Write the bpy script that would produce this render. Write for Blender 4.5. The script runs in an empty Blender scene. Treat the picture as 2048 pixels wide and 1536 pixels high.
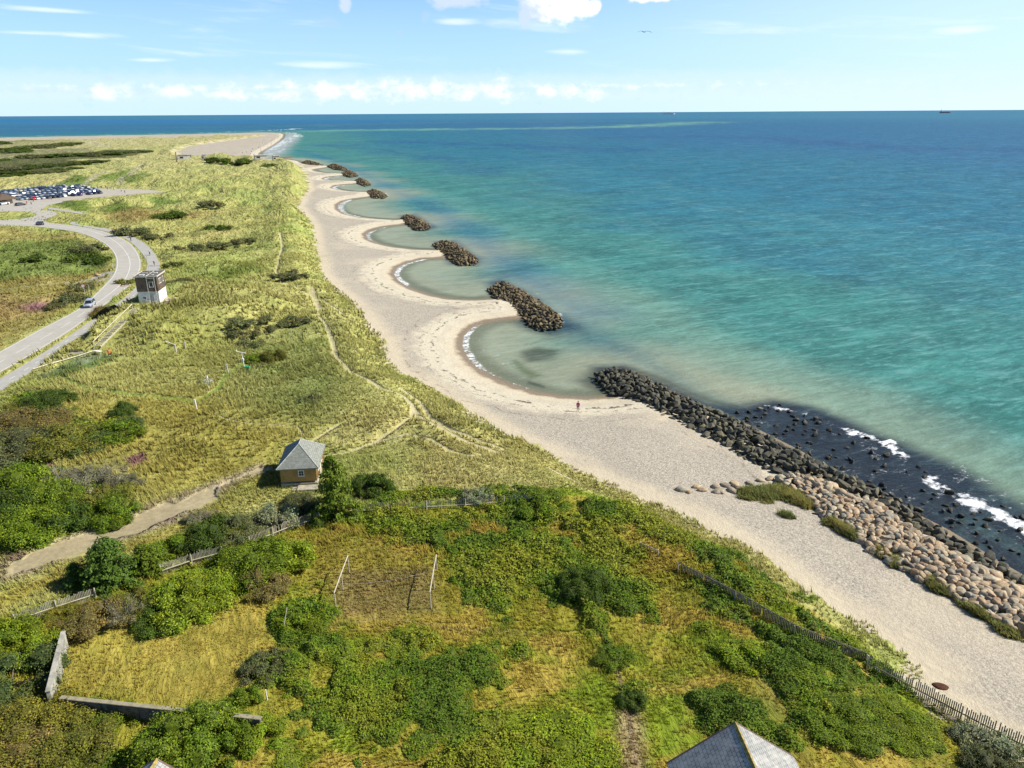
import bpy, bmesh, math, random
import numpy as np
from mathutils import Vector, Matrix
R = math.radians
random.seed(7)
rng = np.random.default_rng(11)
scene = bpy.context.scene
COL = scene.collection

# ------------------------------------------------------------------ camera
CAMZ = 46.0
FPX = 1500.0
PITCH = math.atan((768 - 223.5) / FPX)
ROLL = R(0.363)
_F = np.array([0, math.cos(PITCH), -math.sin(PITCH)])
_U0 = np.array([0, math.sin(PITCH), math.cos(PITCH)])
_R0 = np.array([1.0, 0, 0])
_RR = _R0 * math.cos(ROLL) - _U0 * math.sin(ROLL)
_UU = _U0 * math.cos(ROLL) + _R0 * math.sin(ROLL)
cam_d = bpy.data.cameras.new('camera')
cam = bpy.data.objects.new('camera', cam_d)
COL.objects.link(cam)
cam_d.sensor_width = 36
cam_d.lens = FPX / 2048 * 36
cam_d.clip_start = 0.5
cam_d.clip_end = 80000
m = Matrix(((_RR[0], _UU[0], -_F[0], 0), (_RR[1], _UU[1], -_F[1], 0), (_RR[2], _UU[2], -_F[2], CAMZ), (0, 0, 0, 1)))
cam.matrix_world = m
scene.camera = cam

def ground(pts, z=3.0):
    """photo directions of survey points -> plan positions on the level z"""
    p = np.asarray(pts, float).reshape(-1, 2)
    d = _F[None] + ((p[:, 0] - 1024) / FPX)[:, None] * _RR[None] + ((768 - p[:, 1]) / FPX)[:, None] * _UU[None]
    z = np.broadcast_to(np.asarray(z, float), (len(p),))
    t = (z - CAMZ) / np.minimum(d[:, 2], -0.002)
    return d[:, :2] * t[:, None]

# ------------------------------------------------------------------ noise
def _hash(ix, iy, s):
    h = (ix.astype(np.int64) * 374761393 + iy.astype(np.int64) * 668265263 + s * 2246822519) & 0xFFFFFFFF
    h = ((h ^ (h >> 13)) * 1274126177) & 0xFFFFFFFF
    return ((h ^ (h >> 16)) & 0xFFFF) / 65535.0

def vnoise(x, y, s=0):
    ix = np.floor(x); iy = np.floor(y)
    fx = x - ix; fy = y - iy
    fx = fx * fx * (3 - 2 * fx); fy = fy * fy * (3 - 2 * fy)
    a = _hash(ix, iy, s); b = _hash(ix + 1, iy, s); c = _hash(ix, iy + 1, s); d = _hash(ix + 1, iy + 1, s)
    return (a * (1 - fx) + b * fx) * (1 - fy) + (c * (1 - fx) + d * fx) * fy

def fbm(x, y, sc, o=4, s=0):
    """-1..1"""
    v = 0; a = 1; t = 0; f = 1 / sc
    for i in range(o):
        v = v + a * (vnoise(x * f + 13.7 * i, y * f - 7.3 * i, s + i) * 2 - 1); t += a
        a *= 0.55; f *= 2.03
    return v / t * 1.35

def sstep(a, b, x):
    t = np.clip((x - a) / (b - a), 0, 1)
    return t * t * (3 - 2 * t)

def dist_line(x, y, P, closed=False, cull=None):
    """distance to polyline"""
    P = np.asarray(P, float)
    Q = np.roll(P, -1, 0) if closed else P[1:]
    A = P if closed else P[:-1]
    if cull is not None:
        lo = P.min(0) - cull; hi = P.max(0) + cull
        sel = (x > lo[0]) & (x < hi[0]) & (y > lo[1]) & (y < hi[1])
        out = np.full(x.shape, cull, float)
        if sel.any():
            out[sel] = np.minimum(dist_line(x[sel], y[sel], P, closed), cull)
        return out
    d2 = np.full(x.shape, 1e18)
    for (ax, ay), (bx, by) in zip(A, Q):
        ux, uy = bx - ax, by - ay
        L = ux * ux + uy * uy + 1e-12
        t = np.clip(((x - ax) * ux + (y - ay) * uy) / L, 0, 1)
        e = (x - ax - t * ux) ** 2 + (y - ay - t * uy) ** 2
        np.minimum(d2, e, out=d2)
    return np.sqrt(d2)

def inside(x, y, P):
    P = np.asarray(P, float); r = np.zeros(x.shape, bool)
    Q = np.roll(P, -1, 0)
    for (ax, ay), (bx, by) in zip(P, Q):
        if ay == by: continue
        c = ((ay > y) != (by > y)) & (x < (bx - ax) * (y - ay) / (by - ay) + ax)
        r ^= c
    return r

def sdist(x, y, P, cull=None):
    if cull is None:
        d = dist_line(x, y, P, True)
        return np.where(inside(x, y, P), d, -d)
    P = np.asarray(P, float)
    lo = P.min(0) - cull; hi = P.max(0) + cull
    sel = (x > lo[0]) & (x < hi[0]) & (y > lo[1]) & (y < hi[1])
    out = np.full(x.shape, -float(cull))
    if sel.any():
        xs, ys = x[sel], y[sel]
        d = dist_line(xs, ys, P, True)
        out[sel] = np.where(inside(xs, ys, P), d, -np.minimum(d, cull))
    return out

def smooth_poly(P, n=2, closed=False):
    P = np.asarray(P, float)
    for _ in range(n):
        if closed:
            Q = np.roll(P, -1, 0)
            P = np.stack([P * .75 + Q * .25, P * .25 + Q * .75], 1).reshape(-1, 2)
        else:
            a = P[:-1] * .75 + P[1:] * .25; b = P[:-1] * .25 + P[1:] * .75
            P = np.concatenate([P[:1], np.stack([a, b], 1).reshape(-1, 2)[1:-1], P[-1:]])
    return P

# ------------------------------------------------------------------ plan of the place
SHORE_PX = [(2900,1560),(2500,1370),(2250,1250),(2048,1150),(1980,1110),(1900,1060),(1800,1010),(1700,960),(1600,900),(1500,850),(1400,812),(1340,788),(1290,762),(1250,750),(1215,752),(1212,770),(1236,786),
 (1215,793),(1170,796),(1120,792),(1070,784),(1020,769),(980,751),(950,731),(932,711),(924,690),(928,672),(942,657),(968,645),(1000,640),(1035,637),
 (1060,625),(1040,600),(1010,588),(989,597),(950,600),(900,598),(860,590),(820,576),(797,561),(788,548),(795,535),(815,525),(845,518),(888,516),
 (905,505),(890,496),(868,500),(830,499),(786,494),(756,487),(736,479),(731,468),(745,459),(771,453),(809,449),
 (822,443),(810,437),(793,440),(756,438),(720,435),(690,428),(676,419),(674,410),(687,402),(712,397),(740,394),(752,388),(742,382),(734,384),(705,383),(680,380),(664,376),(670,371),(690,369),(716,367),
 (722,363),(712,362),(683,361),(657,361),(646,358),(654,354),(687,351),(695,348),(683,347),(654,346),(632,343),(626,339),(654,335),(662,332),(645,331),(625,330),(604,327),
 (597,322),(575,319),(540,318),(518,317),(520,306),(530,300),(549,289),(560,281),(566,275),(568,269),(560,266.5),(530,265.5),(478,266.5),(342,269.5),(205,272),(0,276),(-400,286),(-1200,310)]
SHORE = ground(SHORE_PX, 0.0)
LAND = np.concatenate([SHORE, [[-6000, 1200], [-6000, -400], [400, -400]]])
VEG_PX = [(2900,2040),(2048,1514),(1960,1464),(1900,1430),(1850,1398),(1808,1366),(1840,1338),(1780,1290),(1700,1238),(1640,1205),(1595,1175),(1560,1142),(1500,1102),(1420,1062),(1340,1022),(1270,990),(1200,960),(1100,912),(1020,870),(950,830),(880,785),(830,755),(790,735),(770,705),(765,680),(740,650),(720,620),(690,590),(660,565),(640,545),(640,520),(630,490),(625,450),(610,430),(597,410),(605,395),(620,375),(612,355),(605,342),(598,331),
 (575,326),(540,323),(506,318),(440,315),(400,314),(362,313),(352,303),(375,292),(430,285),(500,275),(540,270),(500,271.5),(342,275.5),(205,278.5),(0,283),(-400,296),(-1200,316)]
VEGL = ground(VEG_PX, 1.5)
VEG = np.concatenate([VEGL, [[-6000, 1100], [-6000, -400], [300, -400]]])

ROAD_L = [(-160,782),(0,704),(68,665),(119,639),(161,617),(187,592),(211,568),(225,553),(232,537),(233,520),(227,504),(211,488),(191,477),(166,467),(137,461),(98,456),(66,452.5),(0,450),(-150,452)]
ROAD_R = [(-160,838),(0,746),(68,707),(135,666),(169,642),(200,618),(244,584),(268,565),(279,547),(283,531),(281,516),(273,500),(260,486),(240,475),(215,465),(186,458),(152,452),(127,449),(92,445),(40,442),(-150,443)]
ROAD_C = [(-160,810),(0,725),(68,686),(119,658),(150,638),(182,615),(225,584),(246,565),(258,545),(261,526),(256,510),(244,494),(229,481),(205,469),(176,460),(137,455),(94,450),(40,446),(-150,447.5)]
PATH_L = [(-160,850),(0,758),(68,718),(122,683),(170,650),(210,624),(255,592),(285,562),(293,540),(295,527),(291,516),(277,498),(258,481),(230,467),(205,461),(166,453),(131,447),(164,439),(182,433.5),(172,430),(117,421),(94,418)]
PATH_R = [(-160,878),(0,783),(44,757),(93,720),(129,691),(180,662),(225,632),(280,598),(308,568),(320,545),(320,533),(317,521),(310,508),(293,488),(269,475),(242,463),(215,457),(176,452),(148,448),(176,439),(197,434),(190,430),(130,419),(100,415)]
W_ROADC = ground(ROAD_C, 3.0)
W_PATHC = (ground(PATH_L[:17], 3.0) + ground(PATH_R[:17], 3.0)) / 2
JUNC = [(-40,452),(66,452),(98,447),(88,440),(97,436),(114,430),(114,425),(98,421),(80,421),(95,411),(108,408),(128,404),(112,399),(60,402),(0,404),(-40,404),(-40,424),(50,423),(70,426),(74,430),(62,434.5),(40,438),(-40,443)]
PARK = [(-60,386),(0,384),(60,377),(110,372.5),(150,371),(205,377),(250,378),(300,380),(335,384),(290,387),(205,394),(170,397),(130,402),(60,404),(-60,407)]
W_JUNC = ground(JUNC, 3.0); W_PARK = ground(PARK, 3.0)
HILL = np.array([(-88,146),(-86,156),(-88.5,172),(-85,186),(-66,186),(-54,170),(-58,150),(-70,144),(-78,149),(-84,149)], float)
TRAILS = [
 ([(562,478),(566,500),(552,540),(560,560)], 0.5),
 ([(622,570),(632,600),(645,620)], 0.9),
 ([(655,655),(668,690),(672,712),(700,735),(735,755),(765,778),(800,788),(822,806),(840,832),(880,852),(920,878),(960,893),(1000,905)], 0.55),
 ([(650,908),(700,900),(760,880),(820,871),(860,881),(900,903),(940,916),(975,912)], 0.35),
 ([(625,880),(660,858),(692,843)], 0.3),
 ([(420,820),(450,838),(500,847),(560,850),(596,854),(608,868)], 0.16),
 ([(1100,925),(1150,948),(1200,968)], 0.5),
 ([(802,772),(838,798),(862,832),(905,858),(955,878),(1010,893)], 0.4),
 ([(742,884),(790,862),(822,836),(826,812)], 0.3),
 ([(556,558),(600,574),(648,598),(690,628)], 0.45),
 ([(655,655),(640,640),(632,600)], 0.35),
 ([(600,575),(640,578),(668,572)], 0.5),
 ([(700,735),(735,728),(772,735)], 0.3),
]
W_TR = [(ground(a, 3.0), w) for a, w in TRAILS]

def base_height(x, y):
    dl = sdist(x, y, LAND)
    dv = sdist(x, y, VEG, 400)
    z = np.where(dl > 0, np.minimum(0.11 * dl, 0.4 + 0.045 * dl), -0.02 + 0.05 * dl)
    z = np.clip(z, -6, 1.5)
    far = sstep(120, 420, np.hypot(x, y))
    # the vegetated dunes rise behind the beach
    up = sstep(-0.5, 7, dv)
    ridge = np.exp(-((dv - 10) / 7.0) ** 2) * (0.9 + 1.1 * far)
    n1 = fbm(x, y, 26, 3, 3); n2 = fbm(x, y, 7, 3, 9)
    und = n1 * (0.35 + 2.3 * far) + n2 * (0.16 + 0.55 * far)
    gd = sstep(1200, 600, np.hypot(x, y)) * .7 + .3
    z = z + up * (1.5 + ridge * (0.7 + 0.5 * n1) + und * gd)
    z = z + up * 3.0 * far * sstep(0.15, 0.9, fbm(x, y, 90, 2, 31)) * gd
    # beach swells
    z = z + (1 - up) * sstep(3, 15, dl) * (0.14 * n1)
    # hill with the tower
    dh = sdist(x, y, HILL, 40)
    z = z + 3.7 * sstep(-7, 4, dh)
    dt = np.hypot(x + 80.6, y - 166.2)
    z = z * sstep(5, 10, dt) + 6.5 * (1 - sstep(5, 10, dt))
    # flat ground under road, path, car park
    dr = dist_line(x, y, W_ROADC, cull=40); dq = dist_line(x, y, W_PATHC, cull=40)
    dp = -np.maximum(sdist(x, y, W_PARK, 40), sdist(x, y, W_JUNC, 40))
    gr = sstep(250, 350, y) * 6
    f = np.maximum(np.maximum(1 - sstep(5.6 + gr, 9 + gr, dr), 1 - sstep(2.8 + gr, 5.6 + gr, dq)), 1 - sstep(4, 22, dp))
    z = z * (1 - f) + 2.97 * f
    for P, w in W_TR:
        d = dist_line(x, y, P, cull=6)
        z = z - 0.45 * np.exp(-(d / (w * 2.2 + .5)) ** 2) * min(1, w * 2)
    return z, dl, dv

def H(x, y):
    x = np.atleast_1d(np.asarray(x, float)); y = np.atleast_1d(np.asarray(y, float))
    return base_height(x, y)[0]

def hit(pts, dz=0.0):
    """survey points -> (x, y, z) standing on the terrain"""
    p = np.asarray(pts, float).reshape(-1, 2)
    z = np.full(len(p), 3.0)
    for _ in range(7):
        w = ground(p, z + dz)
        z = 0.4 * z + 0.6 * H(w[:, 0], w[:, 1])
    w = ground(p, z + dz)
    return np.column_stack([w, H(w[:, 0], w[:, 1])])
def hit1(px, py, dz=0.0):
    return Vector(hit([(px, py)], dz)[0])

# ------------------------------------------------------------------ materials
MATS = {}
class NT:
    def __init__(s, name):
        s.m = bpy.data.materials.new(name); s.m.use_nodes = True
        s.t = s.m.node_tree; s.t.nodes.clear()
        s.out = s.t.nodes.new('ShaderNodeOutputMaterial')
    def n(s, typ, **kw):
        nd = s.t.nodes.new('ShaderNode' + typ)
        for k, v in kw.items():
            if k.startswith('i_'):
                key = k[2:]
                key = int(key) if key.isdigit() else key.replace('_', ' ')
                s.set(nd.inputs[key], v)
            else: setattr(nd, k, v)
        return nd
    def set(s, inp, v):
        if hasattr(v, 'links') or isinstance(v, bpy.types.NodeSocket): s.t.links.new(v, inp)
        elif isinstance(v, bpy.types.Node): s.t.links.new(v.outputs[0], inp)
        else: inp.default_value = v
    def math(s, op, a, b=None, c=None, clamp=False):
        nd = s.n('Math', operation=op, use_clamp=clamp); s.set(nd.inputs[0], a)
        if b is not None: s.set(nd.inputs[1], b)
        if c is not None: s.set(nd.inputs[2], c)
        return nd.outputs[0]
    def mix(s, f, a, b, typ='MIX'):
        nd = s.n('Mix', data_type='RGBA', blend_type=typ); s.set(nd.inputs[0], f); s.set(nd.inputs[6], a); s.set(nd.inputs[7], b)
        return nd.outputs[2]
    def ramp(s, x, a, b, c=0.0, d=1.0):
        nd = s.n('MapRange', interpolation_type='SMOOTHSTEP'); s.set(nd.inputs[0], x)
        nd.inputs[1].default_value = a; nd.inputs[2].default_value = b; nd.inputs[3].default_value = c; nd.inputs[4].default_value = d
        return nd.outputs[0]
    def noise(s, vec, scale, detail=3, rough=.55, dist=0):
        nd = s.n('TexNoise'); s.set(nd.inputs['Vector'], vec); nd.inputs['Scale'].default_value = scale
        nd.inputs['Detail'].default_value = detail; nd.inputs['Roughness'].default_value = rough; nd.inputs['Distortion'].default_value = dist
        return nd.outputs[0]
    def attr(s, name, out=2):
        nd = s.n('Attribute', attribute_name=name); return nd.outputs[out]
    def bsdf(s, color, rough=.8, spec=.3, metal=0, bump=None, bstr=.5, bdist=.05, **kw):
        b = s.n('BsdfPrincipled'); s.set(b.inputs['Base Color'], color); s.set(b.inputs['Roughness'], rough)
        s.set(b.inputs['Specular IOR Level'], spec); b.inputs['Metallic'].default_value = metal
        if bump is not None:
            bp = s.n('Bump'); bp.inputs['Strength'].default_value = bstr; bp.inputs['Distance'].default_value = bdist
            s.set(bp.inputs['Height'], bump); s.t.links.new(bp.outputs[0], b.inputs['Normal'])
        return b
    def done(s, sh):
        s.t.links.new(sh.outputs[0] if isinstance(sh, bpy.types.Node) else sh, s.out.inputs[0]); return s.m

def simple_mat(name, rgb, rough=.7, spec=.3, metal=0, var=.25, scale=3.0, bump=.3):
    if name in MATS: return MATS[name]
    t = NT(name); tc = t.n('TexCoord').outputs['Object']
    n = t.noise(tc, scale, 5, .6)
    c1 = tuple(max(0, c * (1 - var)) for c in rgb) + (1,); c2 = tuple(min(1, c * (1 + var)) for c in rgb) + (1,)
    col = t.mix(t.ramp(n, .3, .7), c1, c2)
    n2 = t.noise(tc, scale * 6, 3, .6)
    MATS[name] = t.done(t.bsdf(col, rough, spec, metal, n2, bump, .01)); return MATS[name]

# ------------------------------------------------------------------ object helpers
def mesh_from(name, V, F, mat=None, smooth=False):
    me = bpy.data.meshes.new(name); me.from_pydata([tuple(map(float, v)) for v in V], [], [tuple(map(int, f)) for f in F]); me.update()
    if mat is not None:
        for mm in (mat if isinstance(mat, (list, tuple)) else [mat]): me.materials.append(mm)
    if smooth: me.polygons.foreach_set('use_smooth', [True] * len(me.polygons))
    return me

def fast_mesh(name, V, faces, mat=None, smooth=False):
    """V (n,3), faces (m,k) numpy"""
    me = bpy.data.meshes.new(name)
    V = np.ascontiguousarray(V, dtype=np.float32); k = faces.shape[1]
    me.vertices.add(len(V)); me.vertices.foreach_set('co', V.ravel())
    me.loops.add(faces.size); me.loops.foreach_set('vertex_index', np.ascontiguousarray(faces, dtype=np.int32).ravel())
    me.polygons.add(len(faces)); me.polygons.foreach_set('loop_start', np.arange(0, faces.size, k, dtype=np.int32))
    me.polygons.foreach_set('loop_total', np.full(len(faces), k, dtype=np.int32))
    if smooth: me.polygons.foreach_set('use_smooth', np.ones(len(faces), dtype=bool))
    me.update(calc_edges=True)
    if mat is not None: me.materials.append(mat)
    return me

def set_attr(me, name, data, typ='FLOAT'):
    a = me.attributes.new(name, typ, 'POINT')
    if typ == 'FLOAT': a.data.foreach_set('value', np.ascontiguousarray(data, dtype=np.float32))
    else:
        d = np.ones((len(data), 4), np.float32); d[:, :3] = data; a.data.foreach_set('color', d.ravel())

def link(name, me, parent=None, loc=None, label=None, cat=None, group=None, kind=None):
    o = bpy.data.objects.new(name, me); COL.objects.link(o)
    if parent is not None: o.parent = parent
    if loc is not None: o.location = loc
    return tag(o, label, cat, group, kind)
def tag(o, label=None, cat=None, group=None, kind=None):
    if label: o['label'] = label
    if cat: o['category'] = cat
    if group: o['group'] = group
    if kind: o['kind'] = kind
    return o
def empty(name, loc=(0, 0, 0), rz=0, label=None, cat=None, group=None):
    o = bpy.data.objects.new(name, None); COL.objects.link(o); o.location = loc; o.rotation_euler = (0, 0, rz)
    o.empty_display_size = .3
    return tag(o, label, cat, group)
KIDS = {}
def part(root, name, me, **kw):
    o = link(name, me, root, **kw); KIDS.setdefault(root.name, []).append(o); return o
def dup(root, loc=None, rz=None, scale=None, label=None, group=None, color=None):
    r = root.copy(); COL.objects.link(r)
    if loc is not None: r.location = loc
    if rz is not None: r.rotation_euler = (0, 0, rz)
    if scale is not None: r.scale = scale
    if label: r['label'] = label
    if group: r['group'] = group
    if color: r.color = color
    for ch in KIDS.get(root.name, []):
        c = ch.copy(); COL.objects.link(c); c.parent = r
        if color: c.color = color
        KIDS.setdefault(r.name, []).append(c)
        for g in KIDS.get(ch.name, []):
            d = g.copy(); COL.objects.link(d); d.parent = c
            if color: d.color = color
            KIDS.setdefault(c.name, []).append(d)
    return r

class MB:
    """collects simple shapes into one mesh"""
    def __init__(s): s.V = []; s.F = []; s.M = []
    def add(s, V, F, mi=0):
        b = len(s.V); s.V += [tuple(v) for v in V]; s.F += [tuple(i + b for i in f) for f in F]; s.M += [mi] * len(F); return s
    def box(s, c, d, rz=0, mi=0, taper=1.0):
        cx, cy, cz = c; dx, dy, dz = d[0] / 2, d[1] / 2, d[2] / 2
        V = []
        for z, k in ((-dz, 1), (dz, taper)):
            for sx, sy in ((-1, -1), (1, -1), (1, 1), (-1, 1)):
                x, y = sx * dx * k, sy * dy * k
                V.append((cx + x * math.cos(rz) - y * math.sin(rz), cy + x * math.sin(rz) + y * math.cos(rz), cz + z))
        return s.add(V, [(3, 2, 1, 0), (4, 5, 6, 7), (0, 1, 5, 4), (1, 2, 6, 5), (2, 3, 7, 6), (3, 0, 4, 7)], mi)
    def tube(s, a, b, r0, r1=None, n=8, mi=0):
        a = Vector(a); b = Vector(b); r1 = r0 if r1 is None else r1
        d = (b - a).normalized(); u = d.orthogonal().normalized(); v = d.cross(u)
        V = []
        for p, r in ((a, r0), (b, r1)):
            for i in range(n):
                t = 2 * math.pi * i / n; V.append(p + u * math.cos(t) * r + v * math.sin(t) * r)
        F = [(i, (i + 1) % n, n + (i + 1) % n, n + i) for i in range(n)] + [tuple(range(n - 1, -1, -1)), tuple(range(n, 2 * n))]
        return s.add(V, F, mi)
    def path(s, pts, rs, n=6, mi=0):
        for i in range(len(pts) - 1):
            s.tube(pts[i], pts[i + 1], rs[i] if not np.isscalar(rs) else rs, rs[i + 1] if not np.isscalar(rs) else rs, n, mi)
        return s
    def loft(s, rings, cap=True, mi=0):
        n = len(rings[0]); V = [p for r in rings for p in r]; F = []
        for k in range(len(rings) - 1):
            for i in range(n):
                j = (i + 1) % n; F.append((k * n + i, k * n + j, (k + 1) * n + j, (k + 1) * n + i))
        if cap: F += [tuple(range(n - 1, -1, -1)), tuple(range((len(rings) - 1) * n, len(rings) * n))]
        return s.add(V, F, mi)
    def mesh(s, name, mats, smooth=False, bevel=0):
        me = mesh_from(name, s.V, s.F, mats, smooth)
        me.polygons.foreach_set('material_index', s.M)
        bm = bmesh.new(); bm.from_mesh(me); bmesh.ops.recalc_face_normals(bm, faces=bm.faces)
        if bevel:
            bmesh.ops.remove_doubles(bm, verts=bm.verts, dist=1e-5)
            bmesh.ops.bevel(bm, geom=[e for e in bm.edges if len(e.link_faces) == 2 and e.calc_face_angle(0) > .5], offset=bevel, segments=2, affect='EDGES', clamp_overlap=True)
        bm.to_mesh(me); bm.free()
        return me
# ------------------------------------------------------------------ light and sky
SUN_EL = 41.0
SUN_AZ = 4.0      # degrees from +X towards +Y: direction the light comes from
sd_ = Vector((math.cos(R(SUN_AZ)) * math.cos(R(SUN_EL)), math.sin(R(SUN_AZ)) * math.cos(R(SUN_EL)), math.sin(R(SUN_EL))))
sun_d = bpy.data.lights.new('sun', 'SUN'); sun_d.energy = 5.0; sun_d.angle = R(0.53); sun_d.color = (1, .94, .83)
sun = bpy.data.objects.new('sun', sun_d); COL.objects.link(sun); sun.rotation_euler = sd_.to_track_quat('Z', 'Y').to_euler()
sun.location = (200, 0, 300)
w = bpy.data.worlds.new('World'); scene.world = w; w.use_nodes = True
nt = w.node_tree; nt.nodes.clear()
class WN(NT):
    def __init__(s, tree): s.t = tree
t = WN(nt)
sky = t.n('TexSky', sky_type='NISHITA', sun_disc=False, sun_elevation=R(SUN_EL), sun_rotation=R(90 - SUN_AZ), altitude=40, air_density=1.0, dust_density=0.6, ozone_density=2.5)
tc = t.n('TexCoord').outputs['Generated']
sep = t.n('SeparateXYZ'); t.set(sep.inputs[0], tc)
X, Y, Z = sep.outputs
az = t.math('ARCTAN2', X, Y)                       # radians from straight ahead, to the right
el = t.math('ARCSINE', Z)
# horizon cumulus band: puffy tops with flat haze below
comb = t.n('CombineXYZ'); t.set(comb.inputs[0], t.math('MULTIPLY', az, 1.0)); t.set(comb.inputs[1], t.math('MULTIPLY', el, 1.35)); comb.inputs[2].default_value = 0.37
cv = comb.outputs[0]
aec = t.n('CombineXYZ'); t.set(aec.inputs[0], az); t.set(aec.inputs[1], el); aev = aec.outputs[0]
def blob(a, e, ra, re):
    q = t.n('VectorMath', operation='MULTIPLY_ADD'); t.set(q.inputs[0], aev)
    q.inputs[1].default_value = (1 / R(ra), 1 / R(re), 0); q.inputs[2].default_value = (-a / ra, -e / re, 0)
    l = t.n('VectorMath', operation='LENGTH'); t.set(l.inputs[0], q.outputs[0])
    return l.outputs['Value']
def maxn(l):
    r = l[0]
    for q in l[1:]: r = t.math('MINIMUM', r, q)
    return t.math('SUBTRACT', 1.0, r)
def px2ang(px, py):
    d = _F + (px - 1024) / FPX * _RR + (768 - py) / FPX * _UU; d = d / np.linalg.norm(d)
    return math.degrees(math.atan2(d[0], d[1])), math.degrees(math.asin(d[2]))
bl = []
for px, py, rx, ry in [(590,182,26,11),(655,180,34,13),(715,186,18,7),(745,186,28,9),(790,176,34,15),(835,184,30,9),(880,176,26,13),(925,190,24,7),(1002,176,18,17),(1010,188,40,7),(345,182,26,8),(215,183,34,9),(560,190,40,6),(470,190,40,6),(1092,182,20,8),(1145,182,22,9),(1190,188,20,8)]:
    a, e = px2ang(px, py); bl.append(blob(a, e, rx / FPX * 57.3, ry / FPX * 57.3 * 1.35))
nz = t.noise(cv, 46, 6, .66); nz2 = nz
bndm = t.math('SUBTRACT', .42, t.math('ABSOLUTE', t.math('DIVIDE', t.math('SUBTRACT', el, .029), .013)))
bndm = t.math('SUBTRACT', bndm, t.math('MULTIPLY', t.math('ABSOLUTE', t.math('ADD', az, .14)), 1.3))
hc = t.math('ADD', t.math('MAXIMUM', maxn(bl), bndm), t.math('MULTIPLY', t.math('SUBTRACT', nz, .5), 2.6))
hmask = t.math('MULTIPLY', t.ramp(hc, -.35, .9), .78)
low = t.math('MULTIPLY', t.ramp(el, .008, .022), t.ramp(t.math('ADD', el, t.math('MULTIPLY', t.math('SUBTRACT', nz, .5), .022)), .034, .052, .5, 0))
# faint pale bank to the right along the horizon
bank = t.math('MULTIPLY', t.ramp(t.math('ADD', t.math('MULTIPLY', nz2, .09), t.math('MULTIPLY', el, -1)), .012 - .01, .03, 0, 1), t.ramp(el, 0.012, .05, 1, 0))
bank = t.math('MULTIPLY', bank, .35)
# large bright cumulus at the top and its neighbours
big = []
for px, py, rx, ry in [(1125,12,46,38),(1075,10,40,34),(1160,15,30,24),(1185,14,16,16),(1095,-20,70,46),(1050,35,14,22),(920,-6,70,20),(1310,-10,60,14),(690,8,14,20)]:
    a, e = px2ang(px, py); big.append(blob(a, e, rx / FPX * 57.3, ry / FPX * 57.3))
nb = t.noise(cv, 34, 5, .62)
bc = t.math('ADD', maxn(big), t.math('MULTIPLY', t.math('SUBTRACT', nb, .5), 1.6))
bmask = t.math('MULTIPLY', t.ramp(bc, -.05, .45), .95)
# thin cirrus
comb2 = t.n('CombineXYZ'); t.set(comb2.inputs[0], t.math('MULTIPLY', az, 1.0)); t.set(comb2.inputs[1], t.math('MULTIPLY', t.math('ADD', el, t.math('MULTIPLY', az, .06)), 9.0)); comb2.inputs[2].default_value = 4.1
ci = t.noise(comb2.outputs[0], 5, 6, .6, .4)
cim = t.math('MULTIPLY', t.ramp(ci, .52, .78), .45)
cim = t.math('MULTIPLY', cim, t.math('MULTIPLY', t.ramp(el, .03, .07), t.ramp(el, .19, .26, 1, 0)))
cb = []
for px, py, rx, ry, in [(170,70,90,8),(910,44,60,9),(60,66,110,6),(1140,103,60,9),(640,130,130,9),(1930,60,60,9),(300,120,60,6),(90,20,90,6)]:
    a, e = px2ang(px, py); cb.append(blob(a, e, rx / FPX * 57.3, ry / FPX * 57.3))
cib = t.math('MULTIPLY', t.ramp(t.math('ADD', maxn(cb), t.math('MULTIPLY', t.math('SUBTRACT', ci, .5), 2.0)), .1, .9), .6)
cim = t.math('MAXIMUM', cim, cib)
# small grey wisps and bank on the left
gb = []
for px, py, rx, ry in [(100,182,110,9),(265,183,34,9),(218,158,16,6),(660,45,34,14),(625,75,14,12),(690,20,14,12),(850,35,12,18),(800,70,10,12)]:
    a, e = px2ang(px, py); gb.append(blob(a, e, rx / FPX * 57.3, ry / FPX * 57.3))
gm = t.math('MULTIPLY', t.ramp(t.math('ADD', maxn(gb), t.math('MULTIPLY', t.math('SUBTRACT', nb, .5), 2.0)), .1, .9), .55)
# sky gradient colouring
skyc = t.mix(1.0, sky.outputs[0], (SKY_T := (.76, 1.03, 1.38, 1)), 'MULTIPLY')
pale = t.ramp(el, 0.0, .20, .85, .08)
whit = (5.4, 7.6, 9.6, 1)
skyc = t.mix(pale, skyc, (4.7, 7.3, 10.6, 1))
zen = t.ramp(el, .22, .75, 1, .36)
skyc = t.mix(1.0, skyc, t.n('CombineColor', i_0=zen, i_1=zen, i_2=zen).outputs[0], 'MULTIPLY')
rightg = t.math('MULTIPLY', t.math('MULTIPLY', t.ramp(az, -.1, .65), .38), t.ramp(el, .2, .5, 1, 0))
skyc = t.mix(rightg, skyc, (8.2, 9.4, 9.8, 1))
CL = (9.6, 9.6, 9.6, 1)
c1 = t.mix(cim, skyc, (8.6, 9.2, 9.6, 1))
c1 = t.mix(gm, c1, (4.3, 6.0, 8.2, 1))
c1 = t.mix(bank, c1, (8.0, 8.9, 9.6, 1))
c1 = t.mix(low, c1, (6.6, 7.9, 9.6, 1))
c1 = t.mix(hmask, c1, t.mix(t.ramp(nz, .35, .6), (7.2, 8.2, 9.2, 1), (9.6, 9.4, 9.2, 1)))
shade = t.math('ADD', nb, t.math('MULTIPLY', t.math('SUBTRACT', az, R(px2ang(1100, 20)[0])), 8.0))
c1 = t.mix(bmask, c1, t.mix(t.ramp(shade, .30, .62), (5.6, 6.7, 8.3, 1), (10.5, 10.2, 9.8, 1)))
bg = t.n('Background'); t.set(bg.inputs[0], c1); bg.inputs[1].default_value = 0.085
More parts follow.
